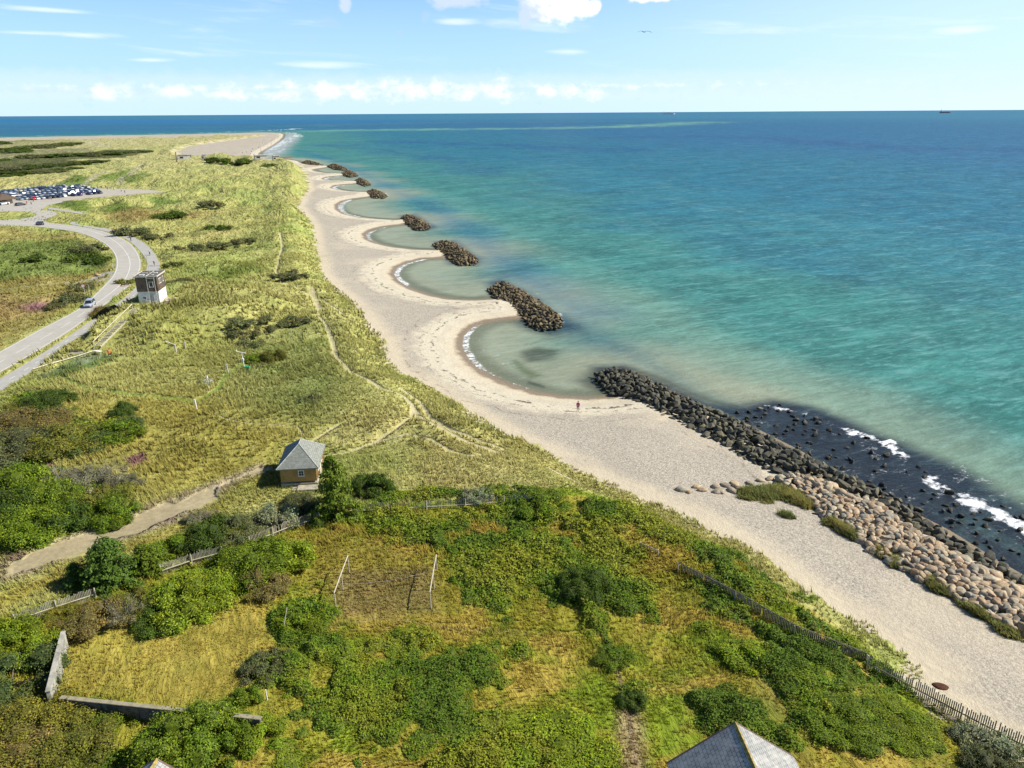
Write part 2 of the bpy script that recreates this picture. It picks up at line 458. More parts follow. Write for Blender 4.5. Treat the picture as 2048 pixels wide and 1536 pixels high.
bg2 = t.n('Background'); t.set(bg2.inputs[0], skyc); bg2.inputs[1].default_value = 0.085
reg = t.math('MULTIPLY', t.math('LESS_THAN', el, .27), t.math('MULTIPLY', t.math('GREATER_THAN', el, -.01), t.math('GREATER_THAN', Y, .3)))
mx = t.n('MixShader'); t.set(mx.inputs[0], reg); nt.links.new(bg2.outputs[0], mx.inputs[1]); nt.links.new(bg.outputs[0], mx.inputs[2])
wo = t.n('OutputWorld'); nt.links.new(mx.outputs[0], wo.inputs[0])
w.cycles.sampling_method = 'MANUAL'; w.cycles.sample_map_resolution = 512
cy = scene.cycles
cy.max_bounces = 5; cy.diffuse_bounces = 2; cy.glossy_bounces = 2; cy.transmission_bounces = 3; cy.transparent_max_bounces = 8
cy.caustics_reflective = False; cy.caustics_refractive = False
scene.view_settings.view_transform = 'Standard'; scene.view_settings.look = 'None'
scene.view_settings.gamma = 1; scene.view_settings.exposure = 0.55
scene.view_settings.use_curve_mapping = False
# ------------------------------------------------------------------ terrain
tan_in = np.arange(-0.80, 0.8001, 0.0021)
tan_o = 0.80 + np.cumsum(np.linspace(.004, .05, 26))
TA = np.concatenate([-tan_o[::-1], tan_in, tan_o])
dep = [1.2]
while dep[-1] > 0.0020:
    d = dep[-1]
    dep.append(d - (0.02 if d > .9 else 0.0014 if d > .12 else 0.0008 if d > 0.02 else 0.0006))
RAD = CAMZ / np.tan(np.array(dep))
# rows are lines of equal forward distance, columns fan out: fine mesh near, coarse far
gy, gt = np.meshgrid(RAD, TA, indexing='ij')
GX = (gt * gy).ravel(); GY = gy.ravel()
NR, NC = gy.shape
print('grid', NR, NC, NR * NC)
def grid_faces(keep=None):
    i = np.arange(NR - 1)[:, None] * NC + np.arange(NC - 1)[None]
    f = np.stack([i, i + 1, i + 1 + NC, i + NC], -1).reshape(-1, 4)
    if keep is not None:
        f = f[keep[f].any(1)]
    return f

ZONES = []   # (polygon px, albedo, soft m, strength, kind)
def Zn(px, c, soft=1.0, st=1.0): ZONES.append((ground(px, 3.0), np.array(c), soft, st))
GARDEN_PX = [(-900,1300),(-200,1262),(0,1240),(50,1228),(185,1182),(325,1142),(440,1102),(540,1062),(635,1038),(700,1010),(1010,1000),(1130,985),(1260,1005),(1340,1045),(1420,1085),(1560,1160),(1640,1225),(1780,1310),(1850,1365),(2048,1495),(2500,1900),(2500,3600),(-900,3600)]
DRY = (.25,.205,.035); GOLD = (.27,.19,.03); OLIVE = (.22,.22,.05)
Zn([(-300,470),(0,455),(150,470),(212,500),(226,540),(190,580),(120,630),(0,700),(-300,860)], (.33,.275,.09), 3, .8)
Zn([(-200,490),(0,485),(60,478),(150,478),(205,500),(205,540),(130,545),(60,555),(0,565),(-200,580)], (.15,.215,.05), 4, .85)
Zn([(135,482),(190,488),(208,505),(205,528),(170,528),(140,510)], (.08,.11,.035), 3, .8)
Zn([(-200,600),(0,590),(60,600),(110,590),(90,620),(0,640),(-200,680)], (.31,.20,.10), 5, .6)
Zn([(48,612),(70,604),(96,604),(88,614),(60,619)], (.27,.12,.17), 2, .8)
Zn([(-100,286),(0,282),(150,280),(182,284),(160,291),(0,301),(-100,305)], (.10,.135,.05), 12, .85)
Zn([(-100,305),(0,303),(180,295),(182,302),(0,318),(-100,324)], (.21,.21,.12), 8, .9)
Zn([(-100,330),(0,322),(60,312),(190,304),(215,299),(290,300),(280,307),(230,316),(150,319),(140,335),(60,346),(-100,352)], (.07,.095,.032), 6, .95)
Zn([(-100,338),(0,332),(150,322),(150,338),(90,345),(-100,352)], (.10,.095,.045), 6, .7)
Zn([(122,366),(160,352),(187,361),(165,371),(125,372)], (.12,.21,.03), 4, .9)
Zn([(198,356),(240,346),(262,336),(256,350),(225,361)], (.13,.22,.03), 4, .9)
Zn([(268,356),(282,345),(296,360),(260,366)], (.13,.21,.035), 4, .8)
Zn([(108,409),(130,401),(170,402),(182,415),(150,422)], (.10,.16,.025), 3, .9)
Zn([(190,419),(230,403),(300,408),(302,419),(240,428)], (.10,.155,.025), 4, .9)
Zn([(303,393),(360,395),(360,402),(310,402)], (.10,.18,.03), 3, .8)
Zn([(200,430),(300,418),(420,420),(380,440),(230,446)], (.30,.21,.075), 6, .75)
Zn([(370,500),(430,500),(430,515),(370,515)], (.24,.19,.09), 4, .5)
Zn([(430,545),(500,525),(510,540),(440,560)], (.13,.23,.03), 4, .7)
Zn([(440,590),(520,575),(520,595),(450,605)], (.13,.20,.03), 4, .5)
Zn([(440,690),(640,640),(700,790),(620,860),(470,840)], (.19,.235,.075), 6, .5)
Zn([(90,800),(380,790),(600,850),(600,960),(350,1000),(100,930)], (.34,.285,.055), 7, .7)
Zn([(270,620),(420,620),(460,740),(300,740)], (.27,.28,.065), 6, .5)
Zn([(60,757),(100,738),(190,702),(226,712),(190,730),(120,757)], (.12,.19,.055), 1.2, .9)
Zn([(65,757),(100,742),(185,708),(200,710),(130,738),(85,757)], (.22,.24,.16), .9, .6)
Zn([(0,1170),(0,1128),(80,1100),(180,1062),(300,1010),(400,975),(470,950),(520,930),(548,938),(480,966),(430,1005),(350,1046),(250,1082),(150,1116),(60,1150),(-200,1240),(-200,1150)], (.37,.305,.20), 1.0, .9)
Zn([(-200,1210),(0,1190),(170,1120),(330,1060),(430,1010),(470,1000),(400,1060),(250,1110),(100,1180),(0,1230),(-200,1262)], (.32,.265,.05), 1.5, .8)
Zn([(640,700),(690,760),(640,840),(560,800)], (.17,.23,.06), 5, .5)
for h in ([(48,934),(75,918),(104,924),(112,938),(60,944)], [(176,893),(202,887),(197,899)], [(258,920),(285,911),(293,926),(268,932)], [(-10,1088),(20,1074),(32,1085),(5,1094)], [(188,1048),(215,1040),(212,1056)], [(74,1088),(96,1078),(94,1092)], [(18,1117),(45,1104),(42,1114)], [(330,1040),(345,1036),(345,1042)]):
    Zn(h, (.27,.10,.17), .5, .8)
GARD = ground(GARDEN_PX, 3.0)
# mown dry lawn, left of the garden, and the paler drying ground between the posts
Zn([(-300,300),(0,284),(250,277),(500,271),(560,268.5),(430,284),(300,291),(0,299)], (.43,.38,.19), 25, .6)
Zn([(110,1385),(120,1290),(150,1275),(300,1250),(430,1225),(520,1190),(545,1260),(480,1380),(400,1440),(250,1400)], (.36,.29,.06), 1.6, .85)
Zn([(640,1060),(760,1075),(890,1130),(900,1220),(700,1250),(600,1210),(640,1110)], (.27,.205,.045), 2, .6)
Zn([(675,1140),(860,1135),(880,1225),(660,1235)], (.25,.185,.085), 1.0, .6)
Zn([(1230,1420),(1280,1400),(1300,1540),(1240,1560)], (.33,.24,.14), .6, .7)
Zn([(1500,1340),(1700,1400),(1900,1536),(1500,1440)], (.27,.205,.06), 2, .5)
LINES = [(ground([(128,755),(180,775),(260,788),(330,797),(398,804),(440,778),(455,753),(485,733)], 3.0), .55, (.15,.235,.04), .8),
 (ground([(-60,584),(0,578),(60,570),(120,563),(172,558)], 3.0), 1.1, (.27,.26,.18), .8),
 (ground([(186,555),(214,545),(232,548),(228,556),(200,560)], 3.0), 1.6, (.33,.33,.31), .9),
 (ground([(155,373),(172,366),(185,358),(196,350),(216,344)], 3.0), 2.4, (.36,.33,.24), .9),
 (ground([(238,366),(255,354),(264,346),(272,336),(282,330),(305,329)], 3.0), 2.6, (.36,.33,.24), .9),
 (ground([(170,282),(195,289),(215,292)], 3.0), 12, (.40,.36,.26), .9),
 (ground([(72,740),(110,722),(150,714),(190,703)], 3.0), .3, (.5,.46,.3), .8),
 (ground([(1160,1180),(1205,1260),(1240,1350),(1258,1430),(1275,1536)], 3.0), .22, (.27,.2,.12), .6),
 (ground([(630,1262),(760,1235),(900,1258),(1060,1265)], 3.0), .2, (.3,.23,.12), .4)]
for P, wd in W_TR:
    LINES.append((P, wd, (.46,.40,.27), .62))

TRKI = [i for i, z in enumerate(ZONES) if abs(z[1][0] - .37) < 1e-6 and abs(z[1][1] - .305) < 1e-6][0]
SCRUB_PX = [
 [(1130,990),(1260,1005),(1340,1045),(1480,1105),(1560,1155),(1592,1195),(1640,1237),(1720,1270),(1790,1305),(1835,1345),(1790,1352),(1700,1300),(1600,1250),(1500,1195),(1400,1145),(1350,1120),(1280,1085),(1200,1055),(1140,1015)],
 [(1200,1060),(1290,1100),(1370,1150),(1480,1215),(1600,1275),(1700,1328),(1790,1380),(1890,1450),(1860,1482),(1800,1470),(1740,1420),(1650,1360),(1560,1300),(1480,1250),(1400,1195),(1330,1150),(1240,1110)],
 [(740,1018),(900,1020),(1120,1000),(1150,1040),(1100,1065),(950,1062),(900,1080),(880,1100),(820,1090),(760,1060),(715,1028)],
 [(880,1085),(960,1062),(1080,1060),(1160,1080),(1250,1100),(1290,1140),(1230,1190),(1150,1180),(1060,1180),(1010,1220),(960,1230),(930,1180),(900,1130)],
 [(620,1270),(760,1275),(860,1280),(960,1300),(1010,1350),(980,1400),(1060,1440),(1180,1450),(1240,1500),(1250,1600),(850,1600),(840,1500),(760,1440),(700,1400),(640,1340),(600,1300)],
 [(560,1212),(640,1200),(660,1250),(640,1272),(580,1290),(540,1250)],
 [(500,1320),(560,1290),(620,1310),(640,1380),(700,1440),(720,1500),(650,1490),(590,1420),(540,1370)],
 [(-100,1400),(100,1405),(180,1412),(250,1440),(240,1480),(150,1500),(-100,1540)],
 [(1450,1290),(1560,1290),(1600,1320),(1520,1332),(1460,1320)],
 [(1560,1340),(1700,1410),(1715,1440),(1640,1500),(1580,1420)],
 [(1130,990),(1010,1003),(960,1030),(1020,1060),(1160,1060)],
 [(1240,1372),(1290,1366),(1290,1400),(1245,1402)],
 [(1170,1190),(1215,1240),(1250,1330),(1225,1340),(1190,1260)],
 [(-300,830),(0,820),(100,808),(180,838),(268,832),(272,870),(180,892),(60,912),(-300,930)],
 [(-300,935),(0,930),(100,945),(220,950),(260,975),(250,1010),(180,1045),(110,1070),(40,1060),(-300,1120)],
 [(20,805),(60,780),(118,780),(125,798),(60,812)],
 [(720,985),(860,975),(960,985),(1010,975),(1100,980),(1100,1000),(720,1005)],
]
SCRUB = [ground(p, 3.2) for p in SCRUB_PX]

def scrub_mask(x, y):
    m = np.full(x.shape, -50.0)
    for P in SCRUB: m = np.maximum(m, sdist(x, y, P, 12))
    n = fbm(x, y, 3.2, 3, 51) * 2.6 + fbm(x, y, 1.1, 2, 55) * .9 - .1
    g = sdist(x, y, GARD, 6)
    clump = (fbm(x, y, 5.5, 3, 77) - .44) * 5 - np.maximum(0, -g + .8) * 2
    lawn = sdist(x, y, ZL, 12)
    clump = np.where(lawn > -2.0, -5, clump)
    return np.maximum(m + n, clump)
ZL = ground([(110,1385),(120,1290),(150,1275),(300,1250),(430,1225),(560,1170),(600,1110),(720,1070),(880,1120),(900,1240),(640,1250),(545,1260),(480,1380),(400,1440),(250,1400)], 3.0)

def veg_color(x, y):
    r = np.hypot(x, y)
    n1 = fbm(x, y, 22, 4, 101)[:, None]; n2 = fbm(x, y, 6, 4, 111)[:, None]; n3 = fbm(x, y, 60, 3, 121)[:, None]
    a = np.array([.39,.38,.125]); b = np.array([.31,.35,.10]); c = np.array([.42,.365,.14])
    n4 = fbm(x, y, 11, 4, 161)[:, None]
    col = a + (b - a) * sstep(0, .7, n1 + .3 * n2)
    col = col + (np.array([.19,.215,.07]) - col) * sstep(.22, .62, n4 + .25 * n3) * .38 ; col = col + (c - col) * sstep(0.0, .8, n3 - .4 * n1) * .7
    g = sdist(x, y, GARD, 30)
    gc = np.array([.28,.26,.036]); gg = np.array([.185,.245,.022]); go = np.array([.34,.265,.050])
    gcol = gc + (gg - gc) * sstep(-.25, .45, n2 + .3 * n1); gcol = gcol + (go - gcol) * sstep(.05, .6, fbm(x, y, 4, 3, 131))[:, None]
    f = sstep(-.8, .8, g)[:, None]
    col = col * (1 - f) + gcol * f
    amp = np.clip(.012 * r, .6, 30)
    nz = fbm(x, y, 9, 4, 141) * .5 + fbm(x / 8, y / 8, 9, 3, 151) * .5
    for P, c, s, st in ZONES:
        sd = sdist(x, y, P, 60)
        ft = (sstep(-s, s, sd + nz * amp * 1.1) * st)[:, None]
        col = col * (1 - ft) + c * (0.9 + .25 * n2) * ft
    for P, wd, c, st in LINES:
        d = dist_line(x, y, P, cull=30)
        ft = (sstep(wd * 1.25, wd * .5, d + nz * wd * .5) * st)[:, None]
        col = col * (1 - ft) + np.array(c) * ft
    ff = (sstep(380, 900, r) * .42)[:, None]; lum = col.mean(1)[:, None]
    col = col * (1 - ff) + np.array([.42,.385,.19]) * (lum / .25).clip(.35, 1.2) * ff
    return np.clip(col, 0.005, .9)

GZ, GDL, GDV = base_height(GX, GY)
near = (np.hypot(GX, GY) < 260)
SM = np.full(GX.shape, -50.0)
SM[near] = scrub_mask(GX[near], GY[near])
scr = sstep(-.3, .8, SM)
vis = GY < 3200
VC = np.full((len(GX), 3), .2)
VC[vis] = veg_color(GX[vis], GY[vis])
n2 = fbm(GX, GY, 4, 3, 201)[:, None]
sc = np.array([.055,.085,.02]) * (1 + .4 * n2)  # dark soil-green foliage tone, with the shade of the understory put into the colour
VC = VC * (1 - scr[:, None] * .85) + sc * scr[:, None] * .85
VC = np.clip(VC, .004, 1)
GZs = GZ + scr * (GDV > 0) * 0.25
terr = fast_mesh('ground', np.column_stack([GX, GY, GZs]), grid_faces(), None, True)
set_attr(terr, 'dl', GDL); set_attr(terr, 'dv', GDV)
BARE = sstep(-.6, .6, sdist(GX, GY, ZONES[TRKI][0], 8) + 2.0 * fbm(GX, GY, 3, 4, 611) - .55)
for P, wd in W_TR: BARE = np.maximum(BARE, .6 * sstep(wd * 1.4, wd * .6, dist_line(GX, GY, P, cull=6)))
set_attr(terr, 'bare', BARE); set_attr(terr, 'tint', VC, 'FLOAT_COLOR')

t = NT('ground')
pos = t.n('NewGeometry').outputs['Position']
dl = t.attr('dl'); dv = t.attr('dv'); tint = t.attr('tint', 0)
camd = t.n('VectorMath', operation='LENGTH'); t.set(camd.inputs[0], pos)
nA = t.noise(pos, .35, 4, .6); nB = t.noise(pos, 1.6, 4, .6); nC = t.noise(pos, 9, 3, .6); nD = t.noise(pos, .06, 3, .5)
# --- sand
cream = (.54,.47,.345,1); grey = (.40,.36,.295,1); pale = (.57,.52,.40,1)
dln = t.math('ADD', dl, t.math('MULTIPLY', t.math('SUBTRACT', nA, .5), 9.0))
dvn = t.math('ADD', dv, t.math('MULTIPLY', t.math('SUBTRACT', nA, .5), 4.0))
peb = t.math('MULTIPLY', t.ramp(dln, 7.5, 12), t.ramp(dvn, -5.5, -1.5, 1, 0))
peb = t.math('MULTIPLY', peb, t.ramp(nD, .25, .5, .45, 1))
sand = t.mix(peb, cream, grey)
sand = t.mix(t.math('MULTIPLY', t.ramp(dln, 2, 5), t.ramp(dln, 8, 11, 1, 0)), sand, pale)
vor = t.n('TexVoronoi'); t.set(vor.inputs['Vector'], pos); vor.inputs['Scale'].default_value = 8
spk = t.math('ADD', t.math('MULTIPLY', vor.outputs['Color'], .4), t.math('MULTIPLY', t.noise(pos, 3.2, 5, .8), .75))
sand = t.mix(t.math('MULTIPLY', peb, .9), sand, t.mix(1.0, sand, t.n('CombineColor', i_0=t.ramp(spk, .35, .8, .52, 1.36), i_1=t.ramp(spk, .35, .8, .52, 1.36), i_2=t.ramp(spk, .35, .8, .53, 1.36)).outputs[0], 'MULTIPLY'))
sand = t.mix(t.ramp(nB, .35, .7, .0, .22), sand, (.40,.345,.26,1))
bnd = t.n('CombineXYZ'); t.set(bnd.inputs[0], t.math('MULTIPLY', dl, .30)); t.set(bnd.inputs[1], t.math('MULTIPLY', nD, 6.0))
bn = t.noise(bnd.outputs[0], 1.0, 4, .6)
sand = t.mix(t.ramp(bn, .45, .72, 0, .34), sand, (.33,.29,.235,1))
# wrack lines
for off, wid, st, s in ((6.8, .30, .9, 1.1), (8.8, .22, .7, 2.3), (12.5, .2, .45, .8)):
    q = t.math('ABSOLUTE', t.math('SUBTRACT', t.math('ADD', dl, t.math('MULTIPLY', t.math('SUBTRACT', t.noise(pos, .25 * s, 4, .65), .5), 6.0)), off))
    lm = t.math('MULTIPLY', t.ramp(q, wid * .3, wid * 1.6, 1, 0), t.ramp(t.noise(pos, .5 * s, 2), .45, .6, 0, st))
    sand = t.mix(lm, sand, (.10,.075,.05,1))
wetf = t.ramp(t.math('ADD', dl, t.math('MULTIPLY', t.math('SUBTRACT', nA, .5), 2.6)), .9, 2.3, 1, 0)
sand = t.mix(t.math('MULTIPLY', wetf, .8), sand, (.165,.115,.07,1))
sand = t.mix(t.ramp(dl, -1.6, -.2, 1, 0), sand, (.17,.185,.12,1))
# --- vegetation
mp = t.n('Mapping'); t.set(mp.inputs[0], pos); mp.inputs['Rotation'].default_value = (0, 0, .35); mp.inputs['Scale'].default_value = (1, .38, 1)
mp.vector_type = 'TEXTURE'; mp.inputs['Scale'].default_value = (1, 2.6, 1)
st1 = t.noise(mp.outputs[0], 2.2, 5, .68, .5); st2 = t.noise(mp.outputs[0], .5, 5, .65, .6)
v = t.math('ADD', t.math('MULTIPLY', st1, .8), t.math('MULTIPLY', st2, .9))
far = t.ramp(camd.outputs['Value'], 90, 500)
lo = .62; 
vb = t.n('CombineColor', i_0=t.ramp(v, .55, 1.2, .60, 1.38), i_1=t.ramp(v, .55, 1.2, .66, 1.34), i_2=t.ramp(v, .55, 1.2, .55, 1.5)).outputs[0]
veg = t.mix(1.0, tint, vb, 'MULTIPLY')
tuft = t.ramp(t.noise(mp.outputs[0], .22, 6, .72, .3), .5, .62)
veg = t.mix(t.math('MULTIPLY', tuft, t.mix(far, (.25,.25,.25,1), (.5,.5,.5,1))), veg, (.13,.155,.04,1))
bare = t.attr('bare'); gk = t.ramp(t.math('ADD', t.math('MULTIPLY', nB, .6), t.math('MULTIPLY', nC, .5)), .3, .8, .72, 1.22)
veg = t.mix(bare, veg, t.mix(1.0, tint, t.n('CombineColor', i_0=gk, i_1=gk, i_2=gk).outputs[0], 'MULTIPLY'))
vm = t.ramp(t.math('ADD', dv, t.math('ADD', t.math('MULTIPLY', t.math('SUBTRACT', t.noise(pos, .5, 5, .7), .5), 7.0), t.math('MULTIPLY', t.math('SUBTRACT', t.noise(pos, .08, 3, .6), .5), t.ramp(camd.outputs['Value'], 300, 1600, 6, 110)))), -.05, .2)
bs = t.bsdf(sand, t.mix(wetf, (.95,.95,.95,1), (.5,.5,.5,1)), .12, 0, t.math('ADD', t.math('MULTIPLY', nC, .5), nB), .8, .16)
bv = t.bsdf(veg, .95, .05, 0, t.math('MULTIPLY', t.math('ADD', st2, t.math('MULTIPLY', st1, .35)), t.ramp(bare, 0, 1, 1, .06)), .8, .8)
bp2 = t.n('Bump'); bp2.inputs['Distance'].default_value = 8; t.set(bp2.inputs['Strength'], t.math('MULTIPLY', far, .9))
t.set(bp2.inputs['Height'], t.noise(mp.outputs[0], .09, 5, .66, .4))
prev = bv.inputs['Normal'].links[0].from_node
t.t.links.new(bp2.outputs[0], prev.inputs['Normal'])
ms = t.n('MixShader'); t.set(ms.inputs[0], vm); t.t.links.new(bs.outputs[0], ms.inputs[1]); t.t.links.new(bv.outputs[0], ms.inputs[2])
terr.materials.append(t.done(ms))
ground_o = link('ground', terr, kind='structure')

# ------------------------------------------------------------------ water
wkeep = GDL < 2.0
wf = grid_faces(wkeep)
ids, inv = np.unique(wf.ravel(), return_inverse=True)
WX, WY, WDL = GX[ids], GY[ids], GDL[ids]
wat = fast_mesh('sea', np.column_stack([WX, WY, np.zeros(len(ids))]), inv.reshape(-1, 4), None, True)
d = -WDL
r = np.hypot(WX, WY)
n = fbm(WX, WY, 40, 4, 301); nf = fbm(WX / 4, WY / 4, 60, 4, 311)
shal = np.array([.25,.275,.19]); teal = np.array([.040,.170,.145]); mid = np.array([.013,.118,.175]); deep = np.array([.014,.098,.195])
def mixc(a, b, f): return a * (1 - f[:, None]) + b * f[:, None]
wc = np.tile(shal, (len(d), 1))
wc = mixc(wc, teal, sstep(8, 42, d + n * 5))
wc = mixc(wc, mid, sstep(40, 230, d + n * 22 + nf * 25))
wc = mixc(wc, deep, sstep(210, 800, d + nf * 90))
wc = mixc(wc, np.array([.024,.135,.225]), sstep(1200, 4500, d))
WZ = []
def wz(px, c, s, st, line=None):
    P = ground(px, 0.0)
    if line is None:
        sd = sdist(WX, WY, P, max(60, 2.5 * s))
    else:
        sd = line - dist_line(WX, WY, smooth_poly(P, 2), cull=max(400, line + 2.5 * s))
    f = sstep(-s, s, sd + n * s * .8) * st
    return mixc(wc, np.array(c), f)
# pale sand bar that runs parallel to the shore
wc = wz([(640,318),(720,345),(800,375),(900,405),(1000,460),(1120,520),(1260,590),(1400,680),(1520,745),(1700,810),(2048,1000)], (.11,.25,.19), 14, .42, 7)
wc = wz([(1260,590),(1400,680),(1520,745),(1640,790),(1800,870)], (.16,.27,.20), 9, .45, 4)
wc = wz([(1300,480),(1500,560),(1750,680),(2048,830)], (.06,.24,.20), 14, .4, 6)
wc = wz([(1100,330),(1400,400),(1700,470),(2048,560)], (.03,.17,.21), 40, .4, 16)
# dark weed ground off the breakwaters and further out
wc = wz([(600,300),(700,335),(790,380),(850,410),(930,450),(1000,520),(1080,570),(1160,620)], (.012,.10,.19), 12, .55, 5)
wc = wz([(1130,650),(1200,680),(1290,720),(1400,790),(1480,815)], (.02,.075,.10), 6, .65, 2)
wc = wz([(1130,355),(1250,410),(1400,455),(1550,520),(1700,560)], (.008,.105,.185), 34, .42, 10)
wc = wz([(640,290),(760,300),(900,320),(1000,350)], (.008,.075,.165), 30, .5, 15)
wc = wz([(1250,275),(1500,272),(1750,295),(2048,300)], (.012,.060,.16), 60, .6, 40)
wc = wz([(800,283),(1000,290),(1200,300)], (.006,.055,.17), 80, .6, 30)
wc = wz([(640,262),(800,259),(1000,258),(1250,254),(1405,244)], (.13,.30,.22), 130, .8, 75)
wc = wz([(640,250),(800,246),(1000,244),(1250,243),(1405,243)], (.045,.15,.16), 350, .7, 60)
wc = wz([(0,258),(200,256),(450,254),(650,252)], (.02,.15,.18), 140, .6, 60)
wc = wz([(-300,240),(0,241),(300,243),(560,243)], (.008,.115,.27), 500, .8, 900)
# dark boulder ground under the near water
DARKW = [(1190,735),(1250,730),(1330,760),(1420,800),(1480,808),(1540,795),(1620,808),(1700,838),(1800,880),(1900,925),(2048,1012),(2300,1130),(2300,1330),(2048,1200),(1800,1045),(1600,950),(1500,890),(1400,845),(1300,800),(1210,775)]
wc = wz(DARKW, (.012,.018,.030), 2.6, .96)
for px, c in (([(975,565),(1000,560),(1060,590),(1130,640),(1150,655),(1100,668),(1050,650)], (.012,.035,.055)), ([(1160,760),(1200,745),(1240,790),(1200,790)], (.03,.04,.04)), ([(862,482),(910,480),(965,520),(955,532),(900,530)], (.015,.04,.07)), ([(795,430),(830,428),(866,455),(845,462)], (.015,.04,.07))):
    wc = wz(px, c, 3, .85)
wc = wz([(1050,705),(1075,697),(1110,702),(1100,716),(1060,722)], (.05,.06,.035), 1.5, .75)
wc = wz([(1030,722),(1060,742),(1085,752),(1060,756),(1035,738)], (.07,.09,.02), 1.2, .7)
wc = wz([(1056,762),(1090,772),(1088,777),(1056,768)], (.04,.05,.04), .5, .8)
wc = wz([(505,313),(530,300),(548,289),(562,277),(568,269),(585,266),(598,271),(590,283),(575,296),(556,309),(530,316)], (.30,.335,.35), 14, .8)
set_attr(wat, 'dl', WDL); set_attr(wat, 'wc', wc, 'FLOAT_COLOR')
# foam: lines where the waves run up, breakers on the boulders, surf off the spit
darkm = sstep(-1.5, 1.5, sdist(WX, WY, ground(DARKW, 0.0), 40) + n)
set_attr(wat, 'op', darkm)
foam = np.zeros(len(d))
fn_a = fbm(WX, WY, 5, 4, 331) * sstep(3, 12, d) ; fn_b = fbm(WX, WY, 1.6, 3, 341) * sstep(2, 8, d)
def fl(px, wd, st, soft=None):
    global foam
    P = smooth_poly(ground(px, 0.0), 2)
    dd = dist_line(WX, WY, P, cull=300)
    dd = dd + wd * (1.6 * np.abs(fn_a) + .9 * fn_b - .3)
    foam = np.maximum(foam, st * .84 * sstep(wd * 1.6, wd * .25, dd))
fl([(962,648),(945,657),(934,670),(930,688),(936,705),(948,722),(965,738)], .8, .9)
fl([(965,738),(990,752),(1020,765),(1060,778)], .35, .75)
fl([(850,519),(815,527),(799,536),(792,548),(798,558),(815,570)], 1.0, .95)
fl([(771,455),(748,461),(735,469),(738,480),(756,489),(790,497),(840,502)], 1.1, .85)
fl([(700,400),(688,405),(680,412),(684,424),(700,431),(750,439)], 1.8, .9)
fl([(700,370),(672,372),(664,376),(678,380)], 2.2, .95)
fl([(680,353),(656,355),(648,358),(660,361)], 2.0, .95)
fl([(660,336),(635,339),(628,342)], 2, .6)
fl([(960,668),(975,680),(985,700)], 4.5, .36)
fl([(950,690),(965,710),(985,735)], 4.5, .42)
fl([(1540,812),(1570,818),(1605,828)], .9, .85)
fl([(1620,835),(1680,855),(1720,868)], 1.2, .45)
fl([(1705,862),(1740,872),(1775,888),(1805,905)], 1.5, 1.15)
fl([(1690,865),(1760,905),(1840,950),(1950,1000)], 4.5, .50)
fl([(1860,960),(1905,985),(1960,1010),(2048,1050),(2200,1120)], 1.4, 1.0)
fl([(1900,930),(1980,965),(2048,1005)], 2.0, .5)
fl([(1500,850),(1650,930),(1800,975),(2000,1070)], 4.0, .40)
fl([(1070,583),(1088,595)], .7, .5)
fl([(1120,628),(1130,645),(1110,658)], .8, .6)
fl([(945,512),(958,524),(950,530)], 1.0, .7); fl([(855,448),(861,455)], 1.2, .8); fl([(770,386),(776,392)], 1.6, .8); fl([(735,368),(722,371)], 1.6, .8); fl([(692,338),(695,341)], 2, .8)
fl([(0,273.5),(200,270),(342,267.3),(478,264.5)], 20, .8)
fl([(460,264),(500,262.5),(560,260),(600,257)], 34, .85)
fl([(555,263),(590,266),(596,272),(580,278),(560,290),(545,300)], 14, .8)
fl([(520,305),(545,295),(575,283),(590,272)], 12, .7)
fl([(530,310),(560,303),(575,296)], 8, .7)
set_attr(wat, 'foam', foam)

t = NT('sea')
pos = t.n('NewGeometry').outputs['Position']
dl = t.attr('dl'); wcn = t.attr('wc', 0); fo = t.attr('foam')
camd = t.n('VectorMath', operation='LENGTH'); t.set(camd.inputs[0], pos)
def mapped(rot, sc):
    mp = t.n('Mapping', vector_type='TEXTURE'); t.set(mp.inputs[0], pos); mp.inputs['Rotation'].default_value = (0, 0, rot); mp.inputs['Scale'].default_value = tuple(1 / q for q in sc)
    return mp.outputs[0]
w1 = t.noise(mapped(R(26), (.30, 1, 1)), 1.0, 4, .7, .3)
w2 = t.noise(mapped(R(20), (.30, 1, 1)), .30, 4, .68, .4)
w3 = t.noise(mapped(R(34), (.30, 1, 1)), .07, 5, .65, .3)
w4 = t.noise(mapped(R(112), (.28, 1, 1)), .075, 5, .68, 1.2)     # long wind streaks
camf = t.ramp(camd.outputs['Value'], 80, 900)
k = t.math('ADD', t.math('MULTIPLY', w1, .6), t.math('ADD', t.math('MULTIPLY', w2, .5), t.math('MULTIPLY', w3, .5)))
gain = t.math('ADD', 1.0, t.math('MULTIPLY', t.math('SUBTRACT', t.ramp(k, .62, .98, .62, 1.34), 1.0), t.ramp(dl, -45, -8, 1, .4)))
col = t.mix(1.0, wcn, t.n('CombineColor', i_0=gain, i_1=gain, i_2=gain).outputs[0], 'MULTIPLY')
col = t.mix(t.ramp(w4, .48, .74, 0, .20), col, (.15,.29,.26,1))
cr1 = t.math('MULTIPLY', t.ramp(w1, .55, .70), t.ramp(camd.outputs['Value'], 120, 600, .36, .16))
cr2 = t.math('MULTIPLY', t.ramp(w2, .54, .68), .26)
col = t.mix(t.math('MULTIPLY', t.math('ADD', cr1, cr2), t.ramp(dl, -45, -8, 1, .3)), col, (.20,.36,.36,1))
